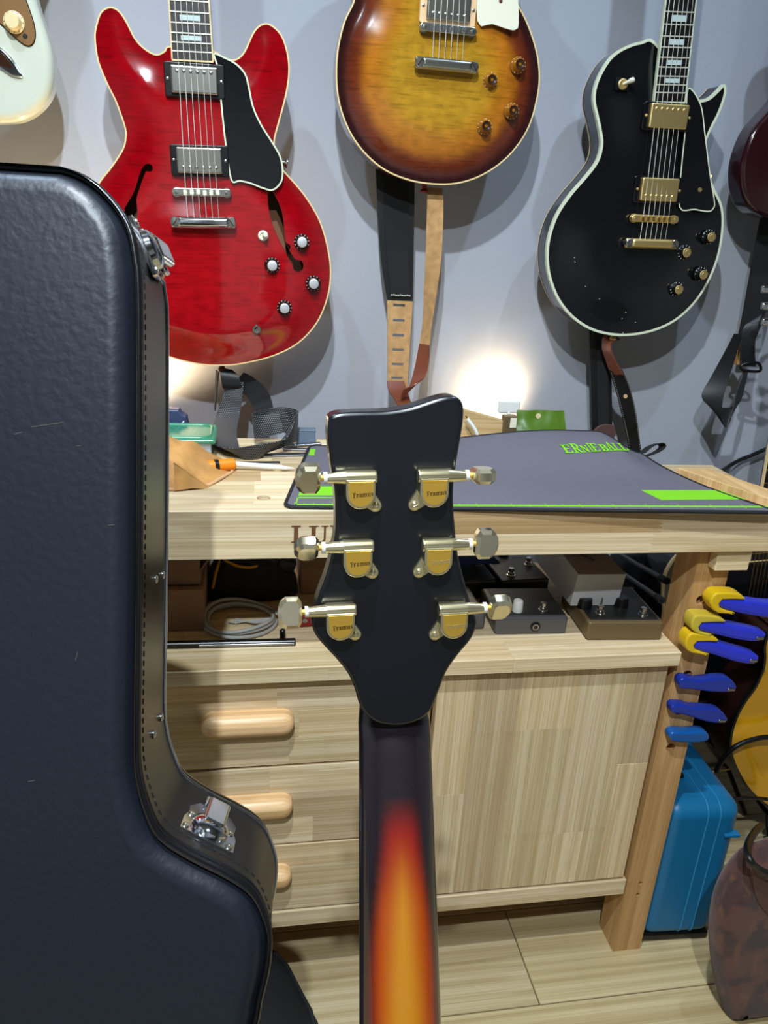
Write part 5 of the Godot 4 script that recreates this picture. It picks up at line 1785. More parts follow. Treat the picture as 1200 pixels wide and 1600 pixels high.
	var s3 := [Vector3(0.7047, 1.0920, -0.4780), Vector3(0.6867, 1.0874, -0.4720), Vector3(0.6862, 1.0692, -0.4700), Vector3(0.7017, 1.0441, -0.4740), Vector3(0.7192, 1.0189, -0.4760)]
	for i in s3.size(): s3[i] -= o
	strap_mesh(cu, s3, [Vector3(0.006, -0.004, 0.009), Vector3(0.004, -0.004, 0.012), Vector3(0.003, 0, 0.013), Vector3(0.004, 0.001, 0.013), Vector3(0.007, 0.002, 0.011)], 0.0026)
	part("curled_leather", cu, M.saddle_leather, t)
	var fs := MB.new()
	var s4 := [Vector3(0.7150, 1.0277, -0.4760), Vector3(0.7357, 0.9933, -0.4780), Vector3(0.7558, 0.9536, -0.4820), Vector3(0.7757, 0.9118, -0.4900), Vector3(0.7931, 0.8751, -0.5000), Vector3(0.8135, 0.8175, -0.5050)]
	for i in s4.size(): s4[i] -= o
	var s4w := [Vector3(0.008, 0.002, 0.010), Vector3(0.0125, 0.003, 0.006), Vector3(0.0145, 0.002, 0.003), Vector3(0.014, 0.001, 0.002), Vector3(0.014, 0, 0), Vector3(0.014, 0, 0)]
	strap_mesh(fs, s4, s4w, 0.003)
	var fo := part("stitched_strap", fs, M.black_leather, t)
	var sst := MB.new()
	var P := smooth3(s4, 10)
	var W := smooth3(s4w, 10)
	for i in range(2, P.size() - 1):
		for s: float in [-0.86, 0.86]:
			var c0: Vector3 = P[i] + W[i] * s
			sst.rbox(c0 + Vector3(0, 0, 0.0017), Vector3(0.0008, 0.0017, 0.0007), 0.0003, 1)
	stuff(part("stitching", sst, M.stitch_white, fo))
	var ho := MB.new()
	ho.lathe([Vector2(0.0042, -0.001), Vector2(0.0042, 0.0006), Vector2(0.0026, 0.0006), Vector2(0.0, 0.0004)], 14, facing_z(Vector3(0.7458, 0.9753, -0.4780) - o + Vector3(0, 0, 0.001)))
	part("button_hole", ho, M.pale_edge, fo)
	var lt := MB.new()
	lt.extrude(moved(smooth2(v2([-24, -14, -20, 4, -8, 13, 8, 15, 22, 10, 24, -14]), 4), Vector2(Vector3(0.7186, 0.8988, -0.4900).x - o.x, Vector3(0.7186, 0.8988, -0.4900).y - o.y)), 0.006, 0.010, 0.0015, 0.0015)
	part("brown_leather_end", lt, M.brown_leather, t)

	# strap at the right edge
	t = thing("guitar_strap", "wide dark strap with a hanging loop and buckle at the right edge of the wall", "strap", Vector3(0.9747, 1.1058, -0.5000))
	o = Vector3(0.9747, 1.1058, -0.5000)
	var wd := MB.new()
	var w1 := [Vector3(1.0076, 1.3499, -0.5100), Vector3(1.0092, 1.2795, -0.5100), Vector3(1.0108, 1.2067, -0.5100), Vector3(1.0122, 1.1442, -0.5100), Vector3(1.0064, 1.0796, -0.5100)]
	for i in w1.size(): w1[i] -= o
	strap_mesh(wd, w1, [Vector3(0.027, 0, 0), Vector3(0.027, 0, 0), Vector3(0.026, 0, 0), Vector3(0.025, 0, 0), Vector3(0.018, 0, 0)], 0.003)
	part("wide_strap", wd, M.black_cloth, t)
	var lp := MB.new()
	var l1 := [Vector3(0.9627, 1.1063, -0.4750), Vector3(0.9523, 1.0712, -0.4700), Vector3(0.9370, 1.0203, -0.4650), Vector3(0.9256, 0.9818, -0.4600), Vector3(0.9369, 0.9501, -0.4550), Vector3(0.9643, 0.9424, -0.4500), Vector3(0.9796, 0.9642, -0.4550), Vector3(0.9886, 1.0019, -0.4650), Vector3(0.9985, 1.0356, -0.4750)]
	for i in l1.size(): l1[i] -= o
	strap_mesh(lp, l1, [Vector3(0.001, 0.001, 0.010), Vector3(0.003, 0, 0.014), Vector3(0.010, 0.002, 0.015), Vector3(0.017, -0.001, 0.012), Vector3(0.012, -0.014, 0.008), Vector3(-0.004, -0.018, 0.010), Vector3(-0.014, -0.006, 0.012), Vector3(-0.014, 0.0, 0.010), Vector3(-0.011, 0, 0.010)], 0.0022)
	part("strap_loop", lp, M.black_leather, t)
	var tn := MB.new()
	tn.extrude(v2([-9, -36, 14, -36, 12, -8, 8, 14, 5, 16]), 0.012, 0.015, 0.0005)
	part("tan_lining", tn, M.tan_suede, t, Transform3D(Basis(), Vector3(Vector3(0.9780, 1.0802, -0.5000).x - o.x, Vector3(0.9780, 1.0802, -0.5000).y - o.y, 0)))
	var bk := MB.new()
	var b1 := [Vector3(1.0111, 1.1536, -0.4700), Vector3(0.9884, 1.1410, -0.4650), Vector3(0.9754, 1.1176, -0.4600), Vector3(0.9791, 1.0803, -0.4580), Vector3(0.9917, 1.0459, -0.4600)]
	for i in b1.size(): b1[i] -= o
	strap_mesh(bk, b1, [Vector3(0.006, 0.010, 0.004), Vector3(0.010, 0.009, 0.004), Vector3(0.0125, 0.003, 0.004), Vector3(0.0135, 0, 0.003), Vector3(0.0135, 0, 0.003)], 0.005)
	part("folded_strap", bk, M.black_leather, t)
	var bu := MB.new()
	bu.tube(smooth3([Vector3(0.9769, 1.0481, -0.4600) - o, Vector3(1.0064, 1.0537, -0.4550) - o, Vector3(1.0149, 1.0372, -0.4550) - o, Vector3(0.9794, 1.0379, -0.4600) - o], 4, true), 0.003, 8, true)
	part("buckle", bu, M.black_plastic, t)

# ---------------------------------------------------------------- work mat
func mat_h(u: float, v: float) -> float:
	return 0.038 * smoothstep(0.10, 0.75, u) * smoothstep(1.0, 0.84, u) * pow(smoothstep(0.38, 1.0, v), 1.2)

func mat_p(u: float, v: float, up := 0.0042) -> Vector3:
	var f := Vector2(0.045, -0.010).lerp(Vector2(0.752, 0.020), u)
	var b := Vector2(0.100, -0.303).lerp(Vector2(0.690, -0.275), u)
	var p := f.lerp(b, v)
	return Vector3(p.x - 0.025 * 4 * v * (1 - v) * smoothstep(0.8, 1.0, u), 0.911 + up + mat_h(u, v), p.y)

func bench_mat() -> void:
	var t := thing("work_mat", "large dark grey bench mat with lime green lettering, far edge curling up", "mat", Vector3(0.40, 0.911, -0.15))
	var o := Vector3(0.40, 0.911, -0.15)
	# outline in (u, v) with rounded corners
	var edge := []
	var ru := 0.020; var rv := 0.05
	for c: Array in [[ru, rv, PI], [1 - ru, rv, PI * 1.5], [1 - ru, 1 - rv, 0.0], [ru, 1 - rv, PI * 0.5]]:
		for i in 7:
			var a: float = c[2] + PI / 2 * i / 6
			edge.append(Vector2(c[0] + cos(a) * ru, c[1] + sin(a) * rv))
	var loop := []
	for i in edge.size():
		var a: Vector2 = edge[i]
		var b: Vector2 = edge[(i + 1) % edge.size()]
		var n := maxi(1, int(a.distance_to(b) / 0.025))
		for k in n: loop.append(a.lerp(b, float(k) / n))
	var m := MB.new()
	var rows := 34
	var cols := 48
	for side in 2:
		var g := []
		for i in rows + 1:
			var v := float(i) / rows
			var row := PackedVector3Array()
			# narrower near the rounded corners
			var k := 0.0
			if v < rv: k = ru * (1 - sqrt(maxf(0.0, 1 - pow((rv - v) / rv, 2))))
			elif v > 1 - rv: k = ru * (1 - sqrt(maxf(0.0, 1 - pow((v - 1 + rv) / rv, 2))))
			for j in cols + 1:
				row.append(mat_p(lerpf(k, 1 - k, float(j) / cols), v, 0.0042 if side == 0 else 0.0010) - o)
			g.append(row)
		m.grid(g, false, false, side == 0)
	part("mat_surface", m, M.mat_grey, t)
	var e := MB.new()
	var path := []
	for q: Vector2 in loop: path.append(mat_p(q.x, q.y, 0.0028) - o)
	e.tube(path, 0.0030, 8, true)
	part("stitched_edge", e, M.mat_edge, t)
	# printing: thin ink on the mat
	var flat := Basis(Vector3(1, 0, 0), Vector3(0, 0, -1), Vector3(0, 1, 0))
	var y0 := 0.0
	var pr := func(called: String, pts: Array, up: float) -> void:
		var pl := PackedVector2Array()
		for q: Vector3 in pts: pl.append(Vector2(q.x - o.x, -(q.z - o.z)))
		var b := MB.new()
		b.xf = Transform3D(flat, Vector3(0, 0.0042 + up, 0))
		b.extrude(pl, 0.0, 0.0005)
		part(called, b, M.mat_green, t)
	pr.call("printed_block", [Vector3(0.5862, 0.9155, -0.0731), Vector3(0.7178, 0.9155, -0.0733), Vector3(0.7346, 0.9155, -0.0322), Vector3(0.5958, 0.9155, -0.0302)], y0)
	pr.call("printed_block", [Vector3(0.0657, 0.9155, -0.0512), Vector3(0.0734, 0.9155, -0.0893), Vector3(0.1919, 0.9155, -0.0897), Vector3(0.1892, 0.9155, -0.0509)], y0)
	pr.call("printed_mark", [Vector3(0.0937, 0.9155, -0.2459), Vector3(0.0993, 0.9155, -0.2795), Vector3(0.1078, 0.9155, -0.2798), Vector3(0.1030, 0.9155, -0.2462)], y0)
	pr.call("printed_frame", [Vector3(0.0589, 0.9155, -0.0082), Vector3(0.0635, 0.9155, -0.0434), Vector3(0.0652, 0.9155, -0.0433), Vector3(0.0606, 0.9155, -0.0081)], y0)
	pr.call("printed_frame", [Vector3(0.0633, 0.9155, -0.0408), Vector3(0.0640, 0.9155, -0.0447), Vector3(0.1126, 0.9155, -0.0432), Vector3(0.1123, 0.9155, -0.0406)], y0)
	pr.call("ruler_line", [Vector3(0.0594, 0.9155, -0.0170), Vector3(0.7512, 0.9155, -0.0022), Vector3(0.7479, 0.9155, 0.0027), Vector3(0.0591, 0.9155, -0.0126)], y0)
	var tk := MB.new()
	tk.xf = Transform3D(Basis(), Vector3.ZERO)
	var a0: Vector3 = Vector3(0.0593, 0.9155, -0.0155)
	var a1: Vector3 = Vector3(0.7490, 0.9155, 0.0011)
	for i in 56:
		var c := a0.lerp(a1, i / 55.0) - o
		for s: float in [-1.0, 1.0]:
			var L: float = [0.008, 0.0035, 0.005, 0.0035][i % 4] if s < 0 else [0.005, 0.0, 0.003, 0.0][i % 4]
			if L > 0: tk.box(Vector3(c.x, 0.0044, c.z + s * (L / 2 + 0.001)), Vector3(0.0009, 0.0004, L), 0.0001)
	stuff(part("ruler_ticks", tk, M.mat_green, t))
	var pn := holder("printed_name", t)
	var letters := [["E", Vector3(0.5127, 0.9344, -0.2021), Vector3(0.0155, 0.0006, -0.0000), Vector3(-0.0019, 0.0070, -0.0223)],
		["R", Vector3(0.5297, 0.9352, -0.2027), Vector3(0.0155, 0.0004, -0.0000), Vector3(-0.0021, 0.0070, -0.0220)],
		["N", Vector3(0.5451, 0.9356, -0.2028), Vector3(0.0138, 0.0005, -0.0008), Vector3(-0.0023, 0.0069, -0.0216)],
		["I", Vector3(0.5603, 0.9366, -0.2050), Vector3(0.0047, 0.0000, 0.0002), Vector3(-0.0025, 0.0068, -0.0215)],
		["E", Vector3(0.5650, 0.9366, -0.2048), Vector3(0.0122, 0.0005, -0.0009), Vector3(-0.0026, 0.0067, -0.0214)],
		["B", Vector3(0.5803, 0.9371, -0.2055), Vector3(0.0132, 0.0005, -0.0008), Vector3(-0.0028, 0.0066, -0.0212)],
		["A", Vector3(0.5935, 0.9376, -0.2064), Vector3(0.0120, 0.0007, -0.0016), Vector3(-0.0028, 0.0065, -0.0211)],
		["L", Vector3(0.6055, 0.9383, -0.2079), Vector3(0.0112, -0.0006, -0.0023), Vector3(-0.0026, 0.0065, -0.0213)],
		["L", Vector3(0.6180, 0.9376, -0.2105), Vector3(0.0129, -0.0007, -0.0026), Vector3(-0.0026, 0.0065, -0.0213)]]
	var idx := 0
	for q: Array in letters:
		var f := SystemFont.new()
		f.font_names = PackedStringArray(["Droid Serif"])
		f.font_weight = 700
		var tm := TextMesh.new()
		tm.text = q[0]
		tm.font = f
		tm.font_size = 64
		tm.pixel_size = 0.01
		tm.depth = 0.02
		tm.material = M.mat_green
		var bb := tm.get_aabb()
		var lo := MeshInstance3D.new()
		lo.name = "printed_letter"
		lo.mesh = tm
		var rx: Vector3 = q[2] * 0.98 / bb.size.x
		var ry: Vector3 = q[3] * (1.04 + 0.14 * sin(idx * 2.3)) / bb.size.y
		var rn := rx.cross(ry).normalized()
		var B := Basis(rx, ry, rn * 0.03)
		lo.transform = Transform3D(B, q[1] - o + rn * 0.0012 - B * Vector3(bb.position.x, bb.position.y, 0))
		pn.add_child(lo, true)
		idx += 1
	# little cloth loop at the far right corner
	var lp := MB.new()
	var lc: Array = [Vector3(0.6899, 0.9155, -0.2750) - o, Vector3(0.7081, 0.9247, -0.2850) - o, Vector3(0.7285, 0.9294, -0.2900) - o, Vector3(0.7360, 0.9235, -0.2900) - o, Vector3(0.7207, 0.9167, -0.2800) - o, Vector3(0.6943, 0.9111, -0.2700) - o]
	strap_mesh(lp, lc, [Vector3(0.002, 0.003, 0.008), Vector3(0.002, 0.003, 0.008), Vector3(0.002, 0.003, 0.008), Vector3(0.002, 0.003, 0.008), Vector3(0.002, 0.003, 0.008), Vector3(0.002, 0.003, 0.008)], 0.0015)
	part("corner_loop", lp, M.black_cloth, t)

# ---------------------------------------------------------------- things on the bench
func bench_things() -> void:
	var B := 0.911
	# leather pouch, open and folded over
	var t := thing("leather_pouch", "tan leather pouch with stitched edge lying beside the black case", "pouch", Vector3(-0.09, B, -0.15))
	var o := Vector3(-0.09, B, -0.15)
	var up := MB.new()
	# rows: from the crest at the back to the stitched front edge; columns left to right
	var cols := [
		[Vector3(-0.200, 0.018, -0.235), Vector3(-0.200, 0.062, -0.190), Vector3(-0.200, 0.070, -0.150), Vector3(-0.200, 0.052, -0.115), Vector3(-0.200, 0.010, -0.080)],
		[Vector3(-0.150, 0.018, -0.235), Vector3(-0.150, 0.062, -0.195), Vector3(-0.150, 0.071, -0.155), Vector3(-0.150, 0.050, -0.115), Vector3(-0.150, 0.009, -0.076)],
		[Vector3(-0.1156, 0.9232, -0.2350) - Vector3(0, B, 0), Vector3(-0.1056, 0.9499, -0.1950) - Vector3(0, B, 0), Vector3(-0.1028, 0.9611, -0.1550) - Vector3(0, B, 0), Vector3(-0.1019, 0.9426, -0.1150) - Vector3(0, B, 0), Vector3(-0.1020, 0.9137, -0.0830) - Vector3(0, B, 0)],
		[Vector3(-0.0864, 0.9286, -0.2350) - Vector3(0, B, 0), Vector3(-0.0826, 0.9488, -0.2000) - Vector3(0, B, 0), Vector3(-0.0839, 0.9547, -0.1650) - Vector3(0, B, 0), Vector3(-0.0844, 0.9358, -0.1250) - Vector3(0, B, 0), Vector3(-0.0794, 0.9141, -0.0930) - Vector3(0, B, 0)],
		[Vector3(-0.0652, 0.9205, -0.2350) - Vector3(0, B, 0), Vector3(-0.0647, 0.9320, -0.2100) - Vector3(0, B, 0), Vector3(-0.0657, 0.9363, -0.1750) - Vector3(0, B, 0), Vector3(-0.0657, 0.9270, -0.1350) - Vector3(0, B, 0), Vector3(-0.0581, 0.9135, -0.1030) - Vector3(0, B, 0)],
		[Vector3(-0.0434, 0.9154, -0.2250) - Vector3(0, B, 0), Vector3(-0.0427, 0.9194, -0.2050) - Vector3(0, B, 0), Vector3(-0.0438, 0.9209, -0.1800) - Vector3(0, B, 0), Vector3(-0.0456, 0.9165, -0.1500) - Vector3(0, B, 0), Vector3(-0.0438, 0.9148, -0.1250) - Vector3(0, B, 0)],
		[Vector3(-0.0235, 0.9102, -0.2050) - Vector3(0, B, 0), Vector3(-0.0224, 0.9103, -0.1950) - Vector3(0, B, 0), Vector3(-0.0232, 0.9104, -0.1850) - Vector3(0, B, 0), Vector3(-0.0249, 0.9115, -0.1750) - Vector3(0, B, 0), Vector3(-0.0266, 0.9127, -0.1650) - Vector3(0, B, 0)]]
	var sm := []
	for c: Array in cols:
		var a := []
		for q: Vector3 in c: a.append(q - Vector3(o.x, 0, o.z))
		sm.append(smooth3(a, 4))
	var g := []
	for i in sm[0].size():
		var a := []
		for c: Array in sm: a.append(c[i])
		g.append(PackedVector3Array(smooth3(a, 4)))
	up.grid(g)
	var g2 := []
	for row: PackedVector3Array in g:
		var r2 := PackedVector3Array()
		for q in row: r2.append(q - Vector3(0, 0.0025, -0.0006))
		g2.append(r2)
	up.grid(g2, false, false, true)
	# underside resting on the bench
	var und := []
	for row: PackedVector3Array in [g[0], g[-1]]:
		var r2 := PackedVector3Array()
		for q in row: r2.append(Vector3(q.x, 0.001, q.z))
		und.append(r2)
	up.grid(und)
	part("pouch_flap", up, M.pouch_leather, t)
	var ed := MB.new()
	var ep := []
	for q: Vector3 in g[-1]: ep.append(q + Vector3(0, -0.001, 0.0))
	for i in range(g.size() - 2, -1, -3): ep.append((g[i] as PackedVector3Array)[-1])
	ed.tube(ep, 0.0026, 8)
	part("stitched_edge", ed, M.pale_edge, t)
	var pk := MB.new()
	var p0 := Vector3(-0.1018, 0.9509, -0.0880) - o
	var p1 := Vector3(-0.0795, 0.9287, -0.1000) - o
	var p2 := Vector3(-0.0579, 0.9124, -0.0980) - o
	pk.grid([PackedVector3Array([p0 + Vector3(0, 0, 0.004), p1 + Vector3(0, 0, 0.004), p2 + Vector3(0, 0, 0.002)]), PackedVector3Array([Vector3(-0.1024, 0.9127, -0.0780) - o, Vector3(-0.0788, 0.9143, -0.0840) - o, p2 + Vector3(0, -0.002, 0.004)])])
	var edge2 := [p0 + Vector3(0, 0, 0.004), p1 + Vector3(0, 0, 0.004), p2 + Vector3(0, 0, 0.002)]
	pk.tube(smooth3(edge2, 4), 0.0012, 6)
	part("pocket", pk, M.pouch_leather, t)

	# tub with a green lid
	t = thing("plastic_tub", "clear plastic food tub with a translucent green lid behind the leather pouch", "tub", Vector3(-0.135, B, -0.280))
	var tb := MB.new()
	for z: float in [0.040, -0.040]: tb.rbox(Vector3(0, 0.012, z), Vector3(0.150, 0.023, 0.0016), 0.0006, 1)
	for x: float in [-0.075, 0.075]: tb.rbox(Vector3(x, 0.012, 0), Vector3(0.0016, 0.023, 0.080), 0.0006, 1)
	tb.rbox(Vector3(0, 0.001, 0), Vector3(0.150, 0.0016, 0.080), 0.0006, 1)
	part("tub_body", tb, M.tub_clear, t)
	var ins := MB.new()
	ins.rbox(Vector3(-0.02, 0.010, 0), Vector3(0.09, 0.014, 0.06), 0.006)
	part("tub_contents", ins, M.card_white, t)
	var ld := MB.new()
	ld.rbox(Vector3(0, 0.028, 0), Vector3(0.166, 0.009, 0.096), 0.0044, 3)
	part("tub_lid", ld, M.lid_green, t)
	var lr := MB.new()
	var rr := rrect(0.150, 0.080, 0.016, 5)
	var rp := []
	for q in rr: rp.append(Vector3(q.x, 0.0325, q.y))
	lr.tube(rp, 0.0032, 8, true)
	part("lid_rim", lr, M.lid_green, t)

	# blue container
	t = thing("storage_bottle", "dark slate container with a blue and white label behind the plastic tub", "container", Vector3(-0.137, B, -0.344))
	var bb := MB.new()
	bb.extrude(v2([-60, 0, 42, 0, 34, 44, 26, 48, 22, 55, -50, 55]), -0.012, 0.012, 0.004, 0.004)
	part("container_body", bb, M.slate_plastic, t)
	var bl := MB.new()
	bl.extrude(smooth2(v2([-50, 2, 32, 2, 30, 34, 20, 22, -2, 10, -50, 4]), 1), 0.012, 0.0130)
	part("blue_label", bl, M.blue_plastic, t)
	var wl := MB.new()
	wl.tube(smooth3([Vector3(-0.03, 0.006, 0.013), Vector3(0.0, 0.012, 0.013), Vector3(0.018, 0.022, 0.013), Vector3(0.030, 0.036, 0.013)], 5), 0.0013, 6)
	part("white_stripe", wl, M.white_plastic, t)

	# screwdriver-like awl with an orange handle
	t = thing("scraper_tool", "orange handled tool with a pale pointed blade on the bench", "hand tool", Vector3(-0.0360, 0.9110, -0.1671))
	o = Vector3(-0.0360, 0.9110, -0.1671)
	var h := MB.new()
	var h0 := Vector3(-0.028, 0.010, 0.004)
	var h1 := Vector3(0.014, 0.010, -0.010)
	h.tube([h0, h0.lerp(h1, 0.06), h0.lerp(h1, 0.5), h0.lerp(h1, 0.94), h1], [0.007, 0.0095, 0.0095, 0.0095, 0.0075], 8)
	part("handle", h, M.orange_plastic, t)
	var hb := MB.new()
	hb.tube([h0.lerp(h1, 0.28), h0.lerp(h1, 0.42)], 0.0100, 12)
	part("grip_band", hb, M.black_plastic, t)
	var bl2 := MB.new()
	var e1: Vector3 = Vector3(0.0670, 0.9160, -0.1720) - o
	bl2.tube([h1, h1.lerp(e1, 0.5), h1.lerp(e1, 0.85), e1], [0.0042, 0.0042, 0.003, 0.0006], 10)
	part("blade", bl2, M.white_plastic, t)
	# steel rule behind it and clear strips by the mat
	t = thing("steel_rule", "thin dark steel rule lying behind the orange handled tool", "ruler", Vector3(0.0097, 0.9110, -0.2133))
	o = Vector3(0.0097, 0.9110, -0.2133)
	var ru := MB.new()
	ru.box(Vector3(0, 0.001, 0), Vector3(0.075, 0.0012, 0.012), 0.0003, Basis(Vector3.UP, 0.05))
	part("rule_blade", ru, M.steel, t)
	var lay := [[470, 711, 0.088, 0.014, 0.12, "long bare steel strip lying nearest on the bench left of the mat"], [478, 704, 0.055, 0.012, -0.1, "middle one of three steel strips left of the mat"], [474, 698, 0.062, 0.011, 0.25, "farthest steel strip left of the mat, by the strap"]]
	for i in 3:
		var q: Array = lay[i]
		var p := [Vector3(0.0634, 0.9110, -0.2565), Vector3(0.0818, 0.9110, -0.2868), Vector3(0.0900, 0.9110, -0.3141)]
		t = thing("steel_strip", q[5], "metal strip", p[i])
		var sb := MB.new()
		sb.box(Vector3(0, 0.0016 + 0.0006 * i, 0), Vector3(q[2], 0.003, q[3]), 0.0006, Basis(Vector3.UP, q[4]))
		part("strip", sb, M.steel, t)
	t = thing("plastic_box", "small translucent grey plastic box behind the steel strips", "box", Vector3(0.0955, 0.9110, -0.3143) + Vector3(0, 0, -0.02))
	var gb := MB.new()
	gb.rbox(Vector3(0, 0.011, 0), Vector3(0.032, 0.022, 0.016), 0.002)
	part("box_body", gb, M.smoke_plastic, t)
	var gl := MB.new()
	gl.rbox(Vector3(0, 0.0235, 0), Vector3(0.034, 0.004, 0.018), 0.0015)
	part("box_lid", gl, M.smoke_plastic, t)

	# wooden block, cable end and green packet by the lamp
	t = thing("wooden_block", "pale wooden box side leaning by the lamp behind the headstock", "wood block", Vector3(0.405, B, -0.342), Basis(Vector3.UP, -0.06))
	var wb := MB.new()
	wb.extrude(v2([-48, 0.5, 42, 0.5, 42, 45, -48, 66]), -0.008, 0.006, 0.0012, 0.0012)
	wb.box(Vector3(-0.01, 0.008, 0.014), Vector3(0.06, 0.014, 0.014), 0.0012)
	part("block_body", wb, M.old_wood, t)
	t = thing("cable_end", "short white cable end standing up beside the wooden block", "cable", Vector3(0.376, B, -0.308))
	var ce := MB.new()
	ce.tube(smooth3([Vector3(0.030, 0.0036, -0.004), Vector3(0.024, 0.010, -0.004), Vector3(0.014, 0.032, -0.006), Vector3(-0.002, 0.052, -0.010)], 6), 0.0032, 10)
	part("cable_sleeve", ce, M.white_plastic, t)
	var cw := MB.new()
	cw.tube([Vector3(-0.002, 0.052, -0.010), Vector3(-0.005, 0.056, -0.011)], 0.0016, 8)
	part("cable_core", cw, M.brass, t)
	t = thing("terminal_block", "small dark electrical block with a white label between wood block and green packet", "electronics", Vector3(0.457, B, -0.335))
	var tm := MB.new()
	tm.rbox(Vector3(0, 0.0275, 0), Vector3(0.024, 0.055, 0.018), 0.002)
	part("block_case", tm, M.pedal_brown, t)
	var tl := MB.new()
	tl.rbox(Vector3(0.005, 0.043, 0.0092), Vector3(0.012, 0.018, 0.001), 0.0004, 1)
	part("block_label", tl, M.ivory, t)
	t = thing("foil_packet", "crumpled green foil packet with a hang hole behind the mat", "packet", Vector3(0.519, B, -0.325))
	var fp := MB.new()
	var nz := FastNoiseLite.new()
	nz.seed = 9; nz.frequency = 28.0
	for side: float in [1.0, -1.0]:
		var gg := []
		for i in 11:
			var f := i / 10.0
			var row := PackedVector3Array()
			for j in 17:
				var x := (j / 16.0 - 0.5) * (0.096 - 0.006 * f)
				var bul := 0.012 * sin(PI * j / 16.0) * (1.0 - f) + 0.0008
				row.append(Vector3(x, 0.002 + f * 0.060, side * bul - f * 0.022 + 0.005 * nz.get_noise_2d(x, f * 0.06)))
			gg.append(row)
		fp.grid(gg, false, false, side > 0)
	var fo := part("packet_body", fp, M.green_foil, t)
	var hl := MB.new()
	hl.lathe([Vector2(0.0, 0.0), Vector2(0.0048, 0.0), Vector2(0.0048, 0.0008), Vector2(0.0, 0.0010)], 16, facing_z(Vector3(-0.006, 0.053, -0.0165)))
	part("hang_hole_ring", hl, M.cream, fo)

# ---------------------------------------------------------------- things on the shelf
func footswitch(t: Node, at: Vector3) -> void:
	var s := MB.new()
	s.lathe([Vector2(0.0080, 0.0), Vector2(0.0080, 0.0016), Vector2(0.0058, 0.002), Vector2(0.0058, 0.0060), Vector2(0.0040, 0.0062), Vector2(0.0040, 0.0085), Vector2(0.0052, 0.0088), Vector2(0.0052, 0.0135), Vector2(0.004, 0.0145), Vector2(0, 0.0147)], 16, Transform3D(Basis(), at))
	part("footswitch", s, M.nickel, t)

func pedal_knob(t: Node, at: Vector3, mat: Material, r := 0.0095, h := 0.015) -> void:
	var s := MB.new()
	s.lathe([Vector2(r * 1.1, 0.0), Vector2(r, h * 0.9), Vector2(r * 0.85, h), Vector2(0, h)], 18, Transform3D(Basis(), at))
	part("knob", s, mat, t)

